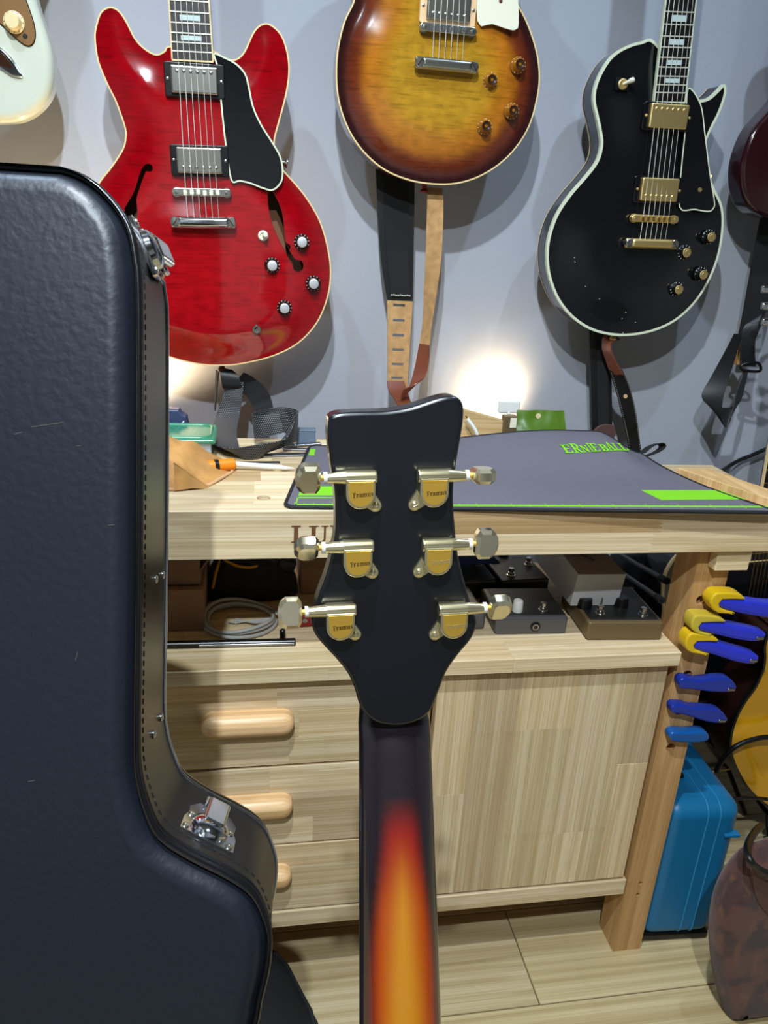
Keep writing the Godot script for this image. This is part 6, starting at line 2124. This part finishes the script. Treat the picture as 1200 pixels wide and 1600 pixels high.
func shelf_things() -> void:
	var S := 0.6655
	# brown pedal
	var t := thing("effect_pedal", "bronze brown effects pedal with two footswitches under the white box", "effects pedal", Vector3(0.596, S, -0.118), Basis(Vector3.UP, -0.06))
	var b := MB.new()
	b.rbox(Vector3(0, 0.018, 0), Vector3(0.126, 0.032, 0.130), 0.004, 3)
	part("pedal_case", b, M.pedal_brown, t)
	var tp := MB.new()
	tp.rbox(Vector3(0, 0.0342, -0.002), Vector3(0.116, 0.001, 0.118), 0.0004, 1)
	part("pedal_face", tp, M.pedal_black, t)
	for q: Vector2 in [Vector2(-0.034, 0.036), Vector2(0.036, 0.042)]: footswitch(t, Vector3(q.x, 0.034, q.y))
	pedal_knob(t, Vector3(-0.052, 0.034, 0.012), M.black_plastic, 0.0115, 0.017)
	pedal_knob(t, Vector3(0.012, 0.034, 0.008), M.black_plastic, 0.0115, 0.017)
	var mt := MB.new()
	mt.tube([Vector3(-0.026, 0.034, 0.016), Vector3(-0.025, 0.052, 0.016)], [0.002, 0.0013], 8)
	part("mini_switch", mt, M.steel, t)
	for q: Vector2 in [Vector2(-0.05, 0.05), Vector2(0.05, 0.05), Vector2(-0.05, -0.05), Vector2(0.05, -0.05)]:
		var f := MB.new()
		f.lathe([Vector2(0.006, 0.0), Vector2(0.006, 0.003)], 10, Transform3D(Basis(), Vector3(q.x, -0.0002, q.y)))
		part("rubber_foot", f, M.black_matte, t)
	# white box on top of it
	t = thing("carton", "white and buff cardboard carton with handwriting standing on the brown pedal", "box", Vector3(0.563, S + 0.0345, -0.20), Basis(Vector3.UP, -0.03))
	var cb := MB.new()
	var prof := PackedVector2Array([Vector2(-0.098, 0.001), Vector2(0.090, 0.001), Vector2(0.102, 0.063), Vector2(-0.098, 0.070)])
	cb.xf = Transform3D(Basis(Vector3.UP, -PI / 2), Vector3.ZERO)
	cb.extrude(prof, -0.041, 0.041, 0.001, 0.001)
	part("carton_body", cb, M.card_white, t)
	var bt := MB.new()
	bt.xf = cb.xf
	bt.extrude(PackedVector2Array([Vector2(0.1015, 0.0632), Vector2(-0.097, 0.0702), Vector2(-0.097, 0.0708), Vector2(0.1015, 0.0638)]), -0.040, 0.040)
	part("carton_top", bt, M.card_buff, t)
	lettering("MAH", "handwriting", M.ink, t, Vector3(-0.012, 0.0672, 0.020), 0.010, 0.0004, "Droid Sans", Basis(Vector3(0.45, -0.02, 0.89).normalized(), Vector3(0.89, 0.0, -0.45).normalized(), Vector3.UP).orthonormalized(), 1.3)
	# grey pedal
	t = thing("effect_pedal", "small grey effects pedal with a white knob and a jack on its front", "effects pedal", Vector3(0.447, S, -0.135), Basis(Vector3.UP, -0.04))
	b = MB.new()
	b.rbox(Vector3(0, 0.0165, 0), Vector3(0.120, 0.031, 0.106), 0.005, 3)
	part("pedal_case", b, M.pedal_grey, t)
	tp = MB.new()
	tp.rbox(Vector3(0.004, 0.0323, -0.002), Vector3(0.106, 0.001, 0.094), 0.0004, 1)
	part("pedal_face", tp, M.pedal_black, t)
	pedal_knob(t, Vector3(-0.020, 0.032, 0.032), M.white_plastic, 0.0080, 0.020)
	footswitch(t, Vector3(0.024, 0.032, 0.030))
	var jk := MB.new()
	jk.lathe([Vector2(0.0085, 0.0), Vector2(0.0085, 0.0018), Vector2(0.0062, 0.0026)], 18, facing_z(Vector3(0.006, 0.0150, 0.0525)))
	jk.lathe([Vector2(0.0030, 0.0026), Vector2(0.0, 0.0026)], 14, facing_z(Vector3(0.006, 0.0150, 0.0525)))
	part("jack_nut", jk, M.black_plastic, t)
	var jr := MB.new()
	jr.lathe([Vector2(0.0060, 0.0018), Vector2(0.0056, 0.0034), Vector2(0.0034, 0.0034), Vector2(0.0030, 0.002)], 16, facing_z(Vector3(0.006, 0.0150, 0.0525)))
	part("jack_socket", jr, M.steel, t)
	# second grey pedal beside, half behind the headstock
	t = thing("effect_pedal", "grey pedal half hidden behind the lower right tuner", "effects pedal", Vector3(0.318, S, -0.155))
	b = MB.new()
	b.rbox(Vector3(0, 0.0150, 0), Vector3(0.112, 0.028, 0.105), 0.005, 3)
	part("pedal_case", b, M.pedal_grey, t)
	footswitch(t, Vector3(0.02, 0.029, 0.02))
	# black pedals behind
	for q: Array in [[Vector3(0.375, S, -0.278), 0.06, "black effects pedal in the back row, left one under the blue cloth"], [Vector3(0.472, S, -0.278), 0.06, "black effects pedal in the back row beside the white carton"]]:
		t = thing("effect_pedal", q[2], "effects pedal", q[0], Basis(Vector3.UP, q[1]))
		b = MB.new()
		b.rbox(Vector3(0, 0.019, 0), Vector3(0.090, 0.036, 0.140), 0.003, 2)
		part("pedal_case", b, M.pedal_black, t)
		var rim := MB.new()
		rim.rbox(Vector3(0, 0.0335, 0.0700), Vector3(0.086, 0.003, 0.001), 0.0004, 1)
		part("front_edge", rim, M.pedal_grey, t)
		footswitch(t, Vector3(-0.02, 0.037, 0.05))
		footswitch(t, Vector3(0.03, 0.037, 0.01))
		pedal_knob(t, Vector3(0.0, 0.037, -0.04), M.black_plastic)
	# folded blue cloth
	t = thing("folded_cloth", "dark blue folded cloth lying on the back row of pedals", "cloth", Vector3(0.375, S + 0.0375, -0.29))
	var cl := MB.new()
	var nz := FastNoiseLite.new()
	nz.seed = 5; nz.frequency = 14.0
	for side in 2:
		var g := []
		for i in 15:
			var row := PackedVector3Array()
			for j in 15:
				var u := j / 14.0 - 0.5
				var v := i / 14.0 - 0.5
				var lift := 0.016 * smoothstep(0.5, 0.42, maxf(absf(u), absf(v)))
				row.append(Vector3(u * 0.12 + 0.006 * nz.get_noise_2d(v, 3.0), 0.0165 + (lift + 0.010 * nz.get_noise_2d(u, v)) * (1.0 if side == 0 else -0.6) * 0.6 + 0.002, v * 0.11))
			g.append(row)
		cl.grid(g, false, false, side == 1)
	for q in cl.v.size(): cl.v[q].y = maxf(cl.v[q].y, 0.0165 + 0.0004)
	part("cloth_fold", cl, M.blue_cloth, t)
	# cardboard boxes
	t = thing("cardboard_box", "brown cardboard box at the left end of the shelf", "box", Vector3(-0.165, S, -0.235))
	b = MB.new()
	b.box(Vector3(0, 0.036, 0), Vector3(0.190, 0.070, 0.215), 0.0012)
	part("box_body", b, M.card_brown, t)
	var tape := MB.new()
	tape.box(Vector3(0, 0.0713, 0), Vector3(0.190, 0.0006, 0.05), 0.0002)
	part("box_tape", tape, M.card_buff, t)
	t = thing("cardboard_box", "open cardboard box with a pale printed label, on top of the brown one", "box", Vector3(-0.175, S + 0.072, -0.24))
	b = MB.new()
	b.box(Vector3(0, 0.026, 0), Vector3(0.20, 0.050, 0.20), 0.0012)
	part("box_body", b, M.card_dark, t)
	var fl := MB.new()
	fl.box(Vector3(0.108, 0.036, 0.01), Vector3(0.0025, 0.046, 0.18), 0.0005, Basis(Vector3.BACK, -0.6))
	part("box_flap", fl, M.card_dark, t)
	var lb := MB.new()
	lb.box(Vector3(0.07, 0.0514, 0.055), Vector3(0.055, 0.0005, 0.06), 0.0002)
	part("box_label", lb, M.card_white, t)
	lettering("N2", "label_print", M.ink, t, Vector3(0.062, 0.0519, 0.06), 0.014, 0.0003, "Droid Sans", Basis(Vector3.RIGHT, -PI / 2))
	t = thing("cardboard_box", "wide brown cardboard box at the back of the shelf behind the headstock", "box", Vector3(0.205, S, -0.293))
	b = MB.new()
	b.box(Vector3(0, 0.076, 0), Vector3(0.24, 0.150, 0.10), 0.0012)
	part("box_body", b, M.card_brown, t)
	var bt2 := MB.new()
	bt2.box(Vector3(0.0, 0.06, 0.0503), Vector3(0.236, 0.022, 0.0006), 0.0002)
	part("box_tape", bt2, M.card_dark, t)
	# black pouch with yellow piping
	t = thing("tool_pouch", "black fabric tool pouch with yellow piping behind the white cable", "pouch", Vector3(0.005, S, -0.265))
	b = MB.new()
	b.extrude(smooth2(v2([-74, 2, 66, 2, 60, 40, 46, 62, 10, 78, -30, 84, -56, 82, -64, 50]), 3), -0.05, 0.05, 0.016, 0.016, true, true, 4)
	part("pouch_body", b, M.bag_black, t)
	var pp := MB.new()
	pp.tube(smooth3([Vector3(-0.066, 0.030, 0.050), Vector3(-0.060, 0.058, 0.048), Vector3(-0.052, 0.080, 0.042)], 5), 0.0026, 8)
	var el := []
	for i in 24:
		var a := TAU * i / 24
		el.append(Vector3(-0.020 + cos(a) * 0.034, 0.0815 + sin(a) * 0.012 - cos(a) * 0.008, 0.036 + sin(a) * -0.018))
	pp.tube(el, 0.0022, 8, true)
	part("yellow_piping", pp, M.yellow_line, t)
	var fl2 := MB.new()
	fl2.rbox(Vector3(0.055, 0.062, 0.03), Vector3(0.03, 0.022, 0.02), 0.004, 2, Basis(Vector3.BACK, -0.3))
	part("pouch_clip", fl2, M.black_plastic, t)
	# coiled white cable
	t = thing("coiled_cable", "white cable coiled in loops on the shelf", "cable", Vector3(-0.016, S, -0.148))
	var cc := MB.new()
	var path := []
	for i in 97:
		var a := TAU * i / 32.0
		var r := 0.054 + 0.0035 * sin(a * 0.37 + 1.0)
		path.append(Vector3(cos(a) * r, 0.0035 + 0.0062 * (i / 32.0) * (0.7 + 0.3 * sin(a * 2.0)), sin(a) * r * 0.92))
	cc.tube(path, 0.0030, 8)
	part("cable_loops", cc, M.cable_white, t)
	var ce := MB.new()
	for k in 3: ce.tube(smooth3([Vector3(0.050, 0.010, 0.004 + k * 0.004), Vector3(0.02, 0.007, 0.004 + k * 0.004), Vector3(-0.006, 0.005, 0.006 - k * 0.006), Vector3(-0.018 + k * 0.006, 0.004, 0.002 + k * 0.003)], 5), 0.0014, 6)
	part("cable_ends", ce, M.cable_white, t)
	# red clip
	t = thing("spring_clip", "red plastic clip beside the coiled white cable", "clip", Vector3(0.085, S, -0.140))
	var rc := MB.new()
	rc.extrude(smooth2(v2([-28, 2, 10, 2, 34, 14, 48, 30, 40, 34, 8, 22, -16, 26, -30, 18]), 3), -0.014, 0.014, 0.004, 0.004)
	part("clip_body", rc, M.red_plastic, t)
	var rs := MB.new()
	rs.tube([Vector3(0.0, 0.014, -0.0155), Vector3(0.0, 0.014, 0.0155)], 0.004, 12)
	part("clip_pivot", rs, M.steel, t)
	# steel bar along the shelf front
	t = thing("metal_bar", "long dark square metal bar lying along the shelf front", "metal bar", Vector3(-0.02, S, -0.078), Basis(Vector3.UP, -0.02))
	var mb := MB.new()
	mb.box(Vector3(-0.01, 0.005, 0), Vector3(0.195, 0.009, 0.010), 0.0012)
	part("bar", mb, M.black_plastic, t)
	var mf := MB.new()
	mf.box(Vector3(0.015, 0.0042, 0.0052), Vector3(0.140, 0.004, 0.0006), 0.0002)
	part("bright_edge", mf, M.steel, t)
	var mp := MB.new()
	mp.lathe([Vector2(0.0045, 0.0), Vector2(0.0045, 0.016), Vector2(0.003, 0.018), Vector2(0, 0.018)], 12, Transform3D(Basis(), Vector3(0.068, 0.0, -0.016)))
	part("bar_pin", mp, M.black_plastic, t)
	# two dark rods behind the leg
	var rods := [[Vector3(0.7064, 0.6965, -0.3300), Vector3(0.6768, 0.7476, -0.1000)], [Vector3(0.7218, 0.6548, -0.3300), Vector3(0.6747, 0.7123, -0.1000)]]
	for i in 2:
		t = thing("clamp_bar", ["upper dark steel bar slanting behind the bench leg", "lower dark steel bar slanting behind the bench leg"][i], "steel bar", rods[i][0])
		var rb := MB.new()
		rb.tube([Vector3.ZERO, rods[i][1] - rods[i][0]], 0.0052, 4)
		part("bar", rb, M.black_plastic, t)
		var rt := MB.new()
		rt.tube([(rods[i][1] - rods[i][0]) * 0.9, (rods[i][1] - rods[i][0]) * 1.0], 0.0064, 8)
		part("end_sleeve", rt, M.black_matte, t)

# ---------------------------------------------------------------- clamps on the leg
func clamps() -> void:
	var jaws := [
		v2([-4, 27.9, -1.1, 38.9, 7.5, 44.1, 39.4, 42.3, 52, 35.3, 52, 30.9, 16.8, 31.8, 15.7, 17.4, 41.8, 8.8, 40.2, 6.6, 14.5, 8.5, 2.8, 16.7]),
		v2([-26.7, -12.6, -26.3, 0.8, -18.8, 6.2, 12.4, 3, 27, -3.1, 28.1, -7.6, -9.2, -7.6, -9.3, -22.3, 11.9, -28.7, 6.8, -30.8, -10.3, -27.9, -21.7, -20.7]),
		v2([-30.3, -42, -28.3, -30.7, -20.7, -25.3, 6.6, -29.7, 22.4, -36, 23.7, -41.8, -9.8, -40.5, -11.2, -54.3, 14.1, -63.4, 11.2, -65.6, -14.2, -61.1, -25.6, -53.7])]
	var arms := [
		v2([14.6, 31.9, 47.8, 29.9, 88.2, 23.2, 134.2, 18.6, 159.5, 8.8, 157.6, -4.9, 118.1, -5.9, 71.1, 2.3, 41.8, 8.8, 15.5, 18.5]),
		v2([-9.2, -7.6, 24.1, -9.8, 65.2, -19.1, 103.5, -28.5, 108.1, -37.9, 97.6, -45.7, 65.1, -42.1, 23.5, -31.4, -9.6, -21.1]),
		v2([-10, -39.4, 20.8, -44, 63.1, -57.2, 100.1, -69.3, 106.8, -77.9, 101.1, -87.2, 69, -82.2, 26.1, -67.4, -11.2, -54.3]),
		v2([-17.7, -123.6, -16.1, -115.2, -6.4, -113.3, 15.1, -119.2, 48.4, -116, 69.5, -118.2, 83.8, -129.9, 86.8, -137.4, 78, -144.3, 43, -142.4, 25.2, -139.1, -4.3, -133.9, -13.4, -133.4]),
		v2([-21.3, -172.1, -18.5, -163.6, 4.8, -166.2, 14.9, -170.5, 62.4, -176.9, 82.5, -193.2, 85.5, -201, 77.2, -205.5, 50.5, -201.4, 25.3, -192.3, 0.4, -183.3, -17.4, -179.8]),
		v2([-13.4, -227.8, -12.6, -220.2, -4.1, -217, 19.6, -219.8, 42.7, -218.7, 54.2, -223.3, 59.5, -231.3, 57.7, -238.9, 41.9, -241.8, 15.8, -240, -5.9, -236])]
	var labels := ["uppermost clamp on the bench leg, blue arm with a bright yellow jaw pad", "blue clamp with a pale yellow jaw pad, second from the top on the leg", "blue clamp with yellow jaw pad, third from the top on the leg",
		"dark blue clamp with a grey tip, fourth from the top on the leg", "dark blue clamp with pointed grey tip, just above the light blue clamp", "light blue clamp, lowest and shortest on the bench leg"]
	var o: Vector3 = Vector3(0.6960, 0.7314, -0.0140)
	for i in 6:
		var c := Vector2.ZERO
		for q: Vector2 in arms[i]: c += q
		c = arms[i][0]
		var t := thing("spring_clamp", labels[i], "clamp", o + Vector3(c.x, c.y, 0), Basis(), "clamps on the bench leg")
		var a := MB.new()
		var poly := moved(smooth2(arms[i], 2), -c)
		a.extrude(poly, -0.010 if i < 3 else -0.016, 0.012 if i < 3 else 0.004, 0.004, 0.004, true, true, 3)
		part("clamp_arm", a, [M.clamp_blue, M.clamp_blue, M.clamp_blue, M.clamp_navy, M.clamp_navy, M.clamp_azure][i], t)
		if i < 3:
			var rb := MB.new()
			rb.extrude(moved(smooth2(arms[i], 2), -c + Vector2(0.006, -0.001)) if false else inset(poly, 0.0052), 0.010, 0.0128, 0.0008)
			part("arm_rib", rb, M.clamp_blue, t)
			var j := MB.new()
			j.extrude(moved(smooth2(jaws[i], 2), -c), -0.011, 0.014, 0.003, 0.003)
			part("jaw_pad", j, [M.clamp_yellow, M.clamp_pale, M.clamp_yellow][i], t)
		if i in [1, 2, 3, 4]:
			var e: Vector2 = [Vector2.ZERO, Vector2(0.0981, -0.0387), Vector2(0.0970, -0.0798), Vector2(0.0765, -0.1381), Vector2(0.0745, -0.1990)][i]
			var g := MB.new()
			g.rbox(Vector3(e.x - c.x, e.y - c.y, 0.012 if i < 3 else 0.004), Vector3(0.014, 0.0055, 0.004), 0.0018, 2, Basis(Vector3.BACK, -0.1))
			part("grey_tip", g, M.steel, t)
		var pg := MB.new()
		pg.tube([Vector3(0.010, -0.004, 0.0), Vector3(0.010, -0.004, -0.036)], 0.0045, 10)
		part("peg", pg, M.black_plastic, t)

# ---------------------------------------------------------------- right-hand corner
func right_side() -> void:
	# dark guitar standing behind the bench end
	var t := thing("acoustic_guitar", "black guitar with a cream bound fretboard standing against the wall behind the bench end", "guitar", Vector3(1.03, 0.12, -0.36))
	var half := [Vector2(0.03, 0.585), Vector2(0.10, 0.585), Vector2(0.165, 0.565), Vector2(0.192, 0.52), Vector2(0.190, 0.47), Vector2(0.178, 0.42), Vector2(0.182, 0.36), Vector2(0.205, 0.29), Vector2(0.222, 0.21), Vector2(0.212, 0.12), Vector2(0.165, 0.045), Vector2(0.09, 0.008), Vector2(0.02, 0.0)]
	var bo := PackedVector2Array()
	for q: Vector2 in half: bo.append(q)
	for i in range(half.size() - 1, -1, -1): bo.append(Vector2(-half[i].x, half[i].y))
	bo = smooth2(bo, 4)
	var b := MB.new()
	b.extrude(bo, -0.085, 0.0, 0.003, 0.004)
	part("body", b, M.black_lacquer, t)
	binding(t, bo, 0.004, 0.006, M.binding_cream)
	var sh := MB.new()
	sh.lathe([Vector2(0.054, 0.0), Vector2(0.054, 0.0012), Vector2(0.046, 0.0012), Vector2(0.046, 0.0006), Vector2(0.0, 0.0006)], 32, facing_z(Vector3(0, 0.40, 0.0)))
	part("soundhole_ring", sh, M.rosewood, t)
	var br := MB.new()
	br.rbox(Vector3(0.0, 0.19, 0.006), Vector3(0.16, 0.028, 0.010), 0.004)
	part("bridge", br, M.rosewood, t)
	var lx := 1.03
	var n0 := Vector3(1.0440, 0.6666, -0.3600)
	var n1 := Vector3(1.0259, 0.9039, -0.3600)
	var e := Vector2(n0.x - lx, n0.y - 0.12)
	var u := Vector2(n1.x - lx, n1.y - 0.12)
	var nut := neck(t, e, u, 0.060, 0.057, e - (u - e).normalized() * 0.29, 0.205, 0.003, M.ebony, M.binding_cream, M.mahogany_brown, [], 20, M.black_lacquer)
	string_set(t, Vector2(0, 0.19), e - (u - e).normalized() * 0.25, nut, 0.0, 0.001, M.brass)
	for q: Vector3 in [Vector3(0.9253, 1.2004, -0.3650), Vector3(0.9327, 1.1713, -0.3650), Vector3(0.9400, 1.1429, -0.3650)]:
		var bt := MB.new()
		var c := q - Vector3(lx, 0.12, -0.36)
		bt.rbox(c, Vector3(0.020, 0.014, 0.010), 0.0048, 3)
		bt.tube([c, c + Vector3(0.05, 0.0, 0.0)], 0.003, 8)
		part("tuning_peg", bt, M.chrome, t)
	stand(Vector3(1.03, 0, -0.40), 0.12, "black tubular guitar stand under the black guitar")
	# amber acoustic guitar
	t = thing("acoustic_guitar", "amber yellow topped acoustic guitar with black binding behind the blue case", "guitar", Vector3(1.1002, 0.1473, -0.2200))
	var half2 := v2([-57.3, 437.4, -90.1, 430.1, -107.8, 418, -109.9, 393.8, -101.7, 361.7, -100.6, 335.3, -106.2, 301.4, -121.6, 266, -132.1, 226.8, -132.5, 180, -120.7, 136.2, -90.8, 85.1, -54, 38.7, -1.3, -6.8, 66.1, -44.3, 126.6, -62.4])
	var cx := 0.160
	var ao := PackedVector2Array()
	for q in half2: ao.append(Vector2(minf(q.x, cx - 0.01), q.y))
	for i in range(half2.size() - 1, -1, -1): ao.append(Vector2(maxf(2 * cx - half2[i].x, cx + 0.01), half2[i].y))
	ao = smooth2(ao, 4)
	b = MB.new()
	b.extrude(ao, -0.095, -0.003, 0.0, 0.004, false)
	part("body_sides", b, M.brown_side, t)
	var top := MB.new()
	top.skin(ao, [], 0.014, func(d: float) -> float: return 0.002 * smoothstep(0.0, 0.05, d))
	part("top", top, M.amber_lacquer, t)
	binding(t, ao, 0.0045, 0.010, M.black_plastic)
	var fb := MB.new()
	fb.box(Vector3(cx, 0.55, 0.006), Vector3(0.056, 0.40, 0.010), 0.001)
	part("fretboard", fb, M.rosewood, t)
	var nk := MB.new()
	nk.rbox(Vector3(cx, 0.60, -0.010), Vector3(0.054, 0.36, 0.024), 0.010)
	part("neck", nk, M.brown_side, t)
	var hd := MB.new()
	hd.rbox(Vector3(cx, 0.82, -0.012), Vector3(0.07, 0.16, 0.015), 0.004)
	part("headstock", hd, M.brown_side, t)
	var ab := MB.new()
	ab.rbox(Vector3(cx, 0.10, 0.007), Vector3(0.16, 0.026, 0.010), 0.004)
	part("bridge", ab, M.rosewood, t)
	var base: Vector3 = Vector3(1.1002, 0.1473, -0.2200)
	var lowest := 0.0
	for q in ao: lowest = minf(lowest, q.y)
	stand(Vector3(base.x + cx, 0, base.z - 0.04), base.y + lowest, "black tubular guitar stand under the amber guitar")
	# teal tool case
	t = thing("tool_case", "teal blue plastic tool case standing on the floor beside the bench leg", "tool case", Vector3(0.8155, 0, -0.175), Basis(Vector3.UP, -0.05))
	b = MB.new()
	b.rbox(Vector3(0, 0.170, 0), Vector3(0.146, 0.314, 0.280), 0.028, 5)
	part("case_shell", b, M.case_teal, t)
	var bs := MB.new()
	bs.rbox(Vector3(0, 0.010, 0), Vector3(0.140, 0.020, 0.272), 0.006)
	part("case_base", bs, M.black_plastic, t)
	for x: float in [0.004, 0.028]:
		var path := []
		var pr := rrect(0.2805, 0.3145, 0.028, 5)
		for q in pr: path.append(Vector3(x, 0.170 + q.y, q.x))
		var sm := MB.new()
		sm.tube(path, 0.0016, 6, true)
		part("case_seam", sm, M.teal_groove, t)
	var lug := MB.new()
	lug.rbox(Vector3(0.058, 0.262, 0.138), Vector3(0.030, 0.007, 0.014), 0.002)
	part("case_lug", lug, M.case_teal, t)
	var lt := MB.new()
	lt.rbox(Vector3(-0.028, 0.328, 0.035), Vector3(0.040, 0.012, 0.055), 0.003)
	part("case_latch", lt, M.black_plastic, t)
	var lt2 := MB.new()
	lt2.rbox(Vector3(-0.034, 0.335, 0.040), Vector3(0.018, 0.004, 0.030), 0.0015)
	part("latch_plate", lt2, M.steel, t)
	var hn := MB.new()
	hn.tube(smooth3([Vector3(0.0, 0.322, 0.0), Vector3(0.0, 0.347, -0.012), Vector3(0.0, 0.350, -0.05), Vector3(0.0, 0.347, -0.088), Vector3(0.0, 0.322, -0.10)], 5), 0.009, 10)
	part("case_handle", hn, M.case_teal, t)
	# brown suede bag
	t = thing("suede_bag", "mottled brown suede gig bag standing on the floor at the lower right corner", "bag", Vector3(0.8786, 0.1199, 0.1100))
	var sb := smooth2(v2([-63.2, 254.1, -78.2, 250.4, -100.6, 235.6, -118.3, 205.7, -129.5, 161, -127.7, 108, -116, 46.1, -94.1, -24.1, -65.5, -95.2, -39, -144.5, 24.1, -168.4, 128.6, -193, 225.5, -202.8, 265.3, -135.3, 249.1, -4.5, 194.5, 122.4, 111.3, 209.1, 40.3, 247.5, -23.2, 267]), 4)
	b = MB.new()
	for i in sb.size(): sb[i].y = maxf(sb[i].y, 0.001 - Vector3(0.8786, 0.1199, 0.1100).y)
	b.extrude(sb, -0.034, 0.030, 0.030, 0.030, true, true, 5)
	part("bag_body", b, M.brown_suede, t)
	var pth := []
	for q: Vector2 in [Vector2(-0.0997, 0.2460), Vector2(-0.0949, 0.2218), Vector2(-0.0800, 0.1893), Vector2(-0.0578, 0.1608), Vector2(-0.0309, 0.1381), Vector2(0.0182, 0.1151)]: pth.append(Vector3(q.x, q.y, 0.029))
	var sp := MB.new()
	var sw := []
	for q in pth.size(): sw.append([Vector3(0.010, 0, 0), Vector3(0.010, 0.001, 0), Vector3(0.009, 0.005, 0), Vector3(0.007, 0.008, 0), Vector3(0.004, 0.010, 0), Vector3(0.002, 0.010, 0)][q])
	strap_mesh(sp, pth, sw, 0.006)
	part("bag_strap", sp, M.brown_leather, t)
	# cables
	cable("thick black cable arching across the amber guitar", [Vector3(0.9389, 0.2607, -0.2000), Vector3(0.9414, 0.2749, -0.2000), Vector3(0.9463, 0.3023, -0.1950), Vector3(0.9607, 0.3302, -0.1900), Vector3(0.9930, 0.3436, -0.1900), Vector3(1.0351, 0.3470, -0.1900), Vector3(1.1201, 0.3288, -0.1900), Vector3(1.2679, 0.0820, -0.1900)], 0.0052)
	cable("thin black cable running level below the amber guitar", [Vector3(0.9760, 0.1928, -0.1900), Vector3(1.0074, 0.1967, -0.1900), Vector3(1.0376, 0.1941, -0.1900), Vector3(1.0770, 0.1858, -0.1900), Vector3(1.0758, 0.2454, -0.1000), Vector3(1.1730, 0.1089, -0.1000)], 0.0038)
	cable("black cable looping over the top of the brown suede bag", [Vector3(0.8649, 0.3407, 0.0300), Vector3(0.8170, 0.3662, 0.0700), Vector3(0.7657, 0.3926, 0.1200), Vector3(0.7458, 0.4006, 0.1520), Vector3(0.7632, 0.3819, 0.1540), Vector3(0.7887, 0.3676, 0.1540), Vector3(0.8457, 0.3456, 0.1540)], 0.0058)
	cable("black cable running up the wall behind the right bench end", [Vector3(1.0013, 0.8026, -0.5000), Vector3(1.0404, 0.8079, -0.5300), Vector3(1.0670, 0.8153, -0.5450), Vector3(1.0939, 0.8229, -0.5550), Vector3(1.1228, 0.8352, -0.5550), Vector3(1.1715, 0.8641, -0.5550), Vector3(1.2235, 0.9385, -0.5550)], 0.0045)
	# loose wooden plank on the bench end
	t = thing("wooden_plank", "loose tan wooden plank lying across the right end of the bench", "plank", Vector3(0.7749, 0.9110, -0.1542))
	var o: Vector3 = Vector3(0.7749, 0.9110, -0.1542)
	var pl := PackedVector2Array()
	for q: Vector3 in [Vector3(0.6908, 0.9250, -0.1578), Vector3(0.7444, 0.9250, -0.1552), Vector3(0.8051, 0.9250, 0.0000), Vector3(0.7753, 0.9250, 0.0399)]: pl.append(Vector2(q.x - o.x, -(q.z - o.z)))
	var pb := MB.new()
	pb.xf = Transform3D(Basis(Vector3(1, 0, 0), Vector3(0, 0, -1), Vector3(0, 1, 0)), Vector3.ZERO)
	pb.extrude(pl, 0.0005, 0.014, 0.001, 0.001)
	part("plank_body", pb, M.plank_wood, t)
	# soft dark bag on the floor under the stands
	t = thing("gig_bag", "black padded gig bag standing behind the bench leg and the clamps", "gig bag", Vector3(0.835, 0, -0.50))
	b = MB.new()
	b.extrude(smooth2(v2([-62, 0, 62, 0, 66, 200, 60, 420, 44, 600, 0, 640, -44, 600, -60, 420, -66, 200]), 3), -0.03, 0.03, 0.018, 0.018, true, true, 4)
	part("bag_body", b, M.bag_black, t)
	var zp := MB.new()
	zp.box(Vector3(0, 0.33, 0.031), Vector3(0.006, 0.44, 0.003), 0.001)
	part("zip", zp, M.pedal_grey, t)

func stand(at: Vector3, h: float, label: String) -> void:
	var t := thing("guitar_stand", label, "guitar stand", at)
	var b := MB.new()
	for s: float in [-1.0, 1.0]:
		b.tube(smooth3([Vector3(s * 0.10, maxf(h, 0.03) + 0.02, 0.075), Vector3(s * 0.10, maxf(h, 0.03) - 0.012, 0.07), Vector3(s * 0.10, maxf(h, 0.03) - 0.012, -0.055), Vector3(s * 0.04, maxf(h, 0.03) - 0.01, -0.065)], 4), 0.006, 10)
		b.tube([Vector3(s * 0.10, maxf(h, 0.03) - 0.012, -0.02), Vector3(s * 0.13, 0.006, 0.06)], 0.006, 10)
	b.tube([Vector3(0, 0.006, -0.13), Vector3(0, maxf(h, 0.03) - 0.01, -0.065)], 0.006, 10)
	b.tube([Vector3(-0.04, maxf(h, 0.03) - 0.01, -0.065), Vector3(0.04, maxf(h, 0.03) - 0.01, -0.065)], 0.006, 10)
	part("stand_frame", b, M.black_plastic, t)

func cable(label: String, pts: Array, r: float) -> void:
	var t := thing("black_cable", label, "cable", pts[0])
	var b := MB.new()
	var p := []
	for q: Vector3 in pts: p.append(q - pts[0])
	b.tube(smooth3(p, 8), r, 10)
	part("cable_sheath", b, M.cable_black, t)
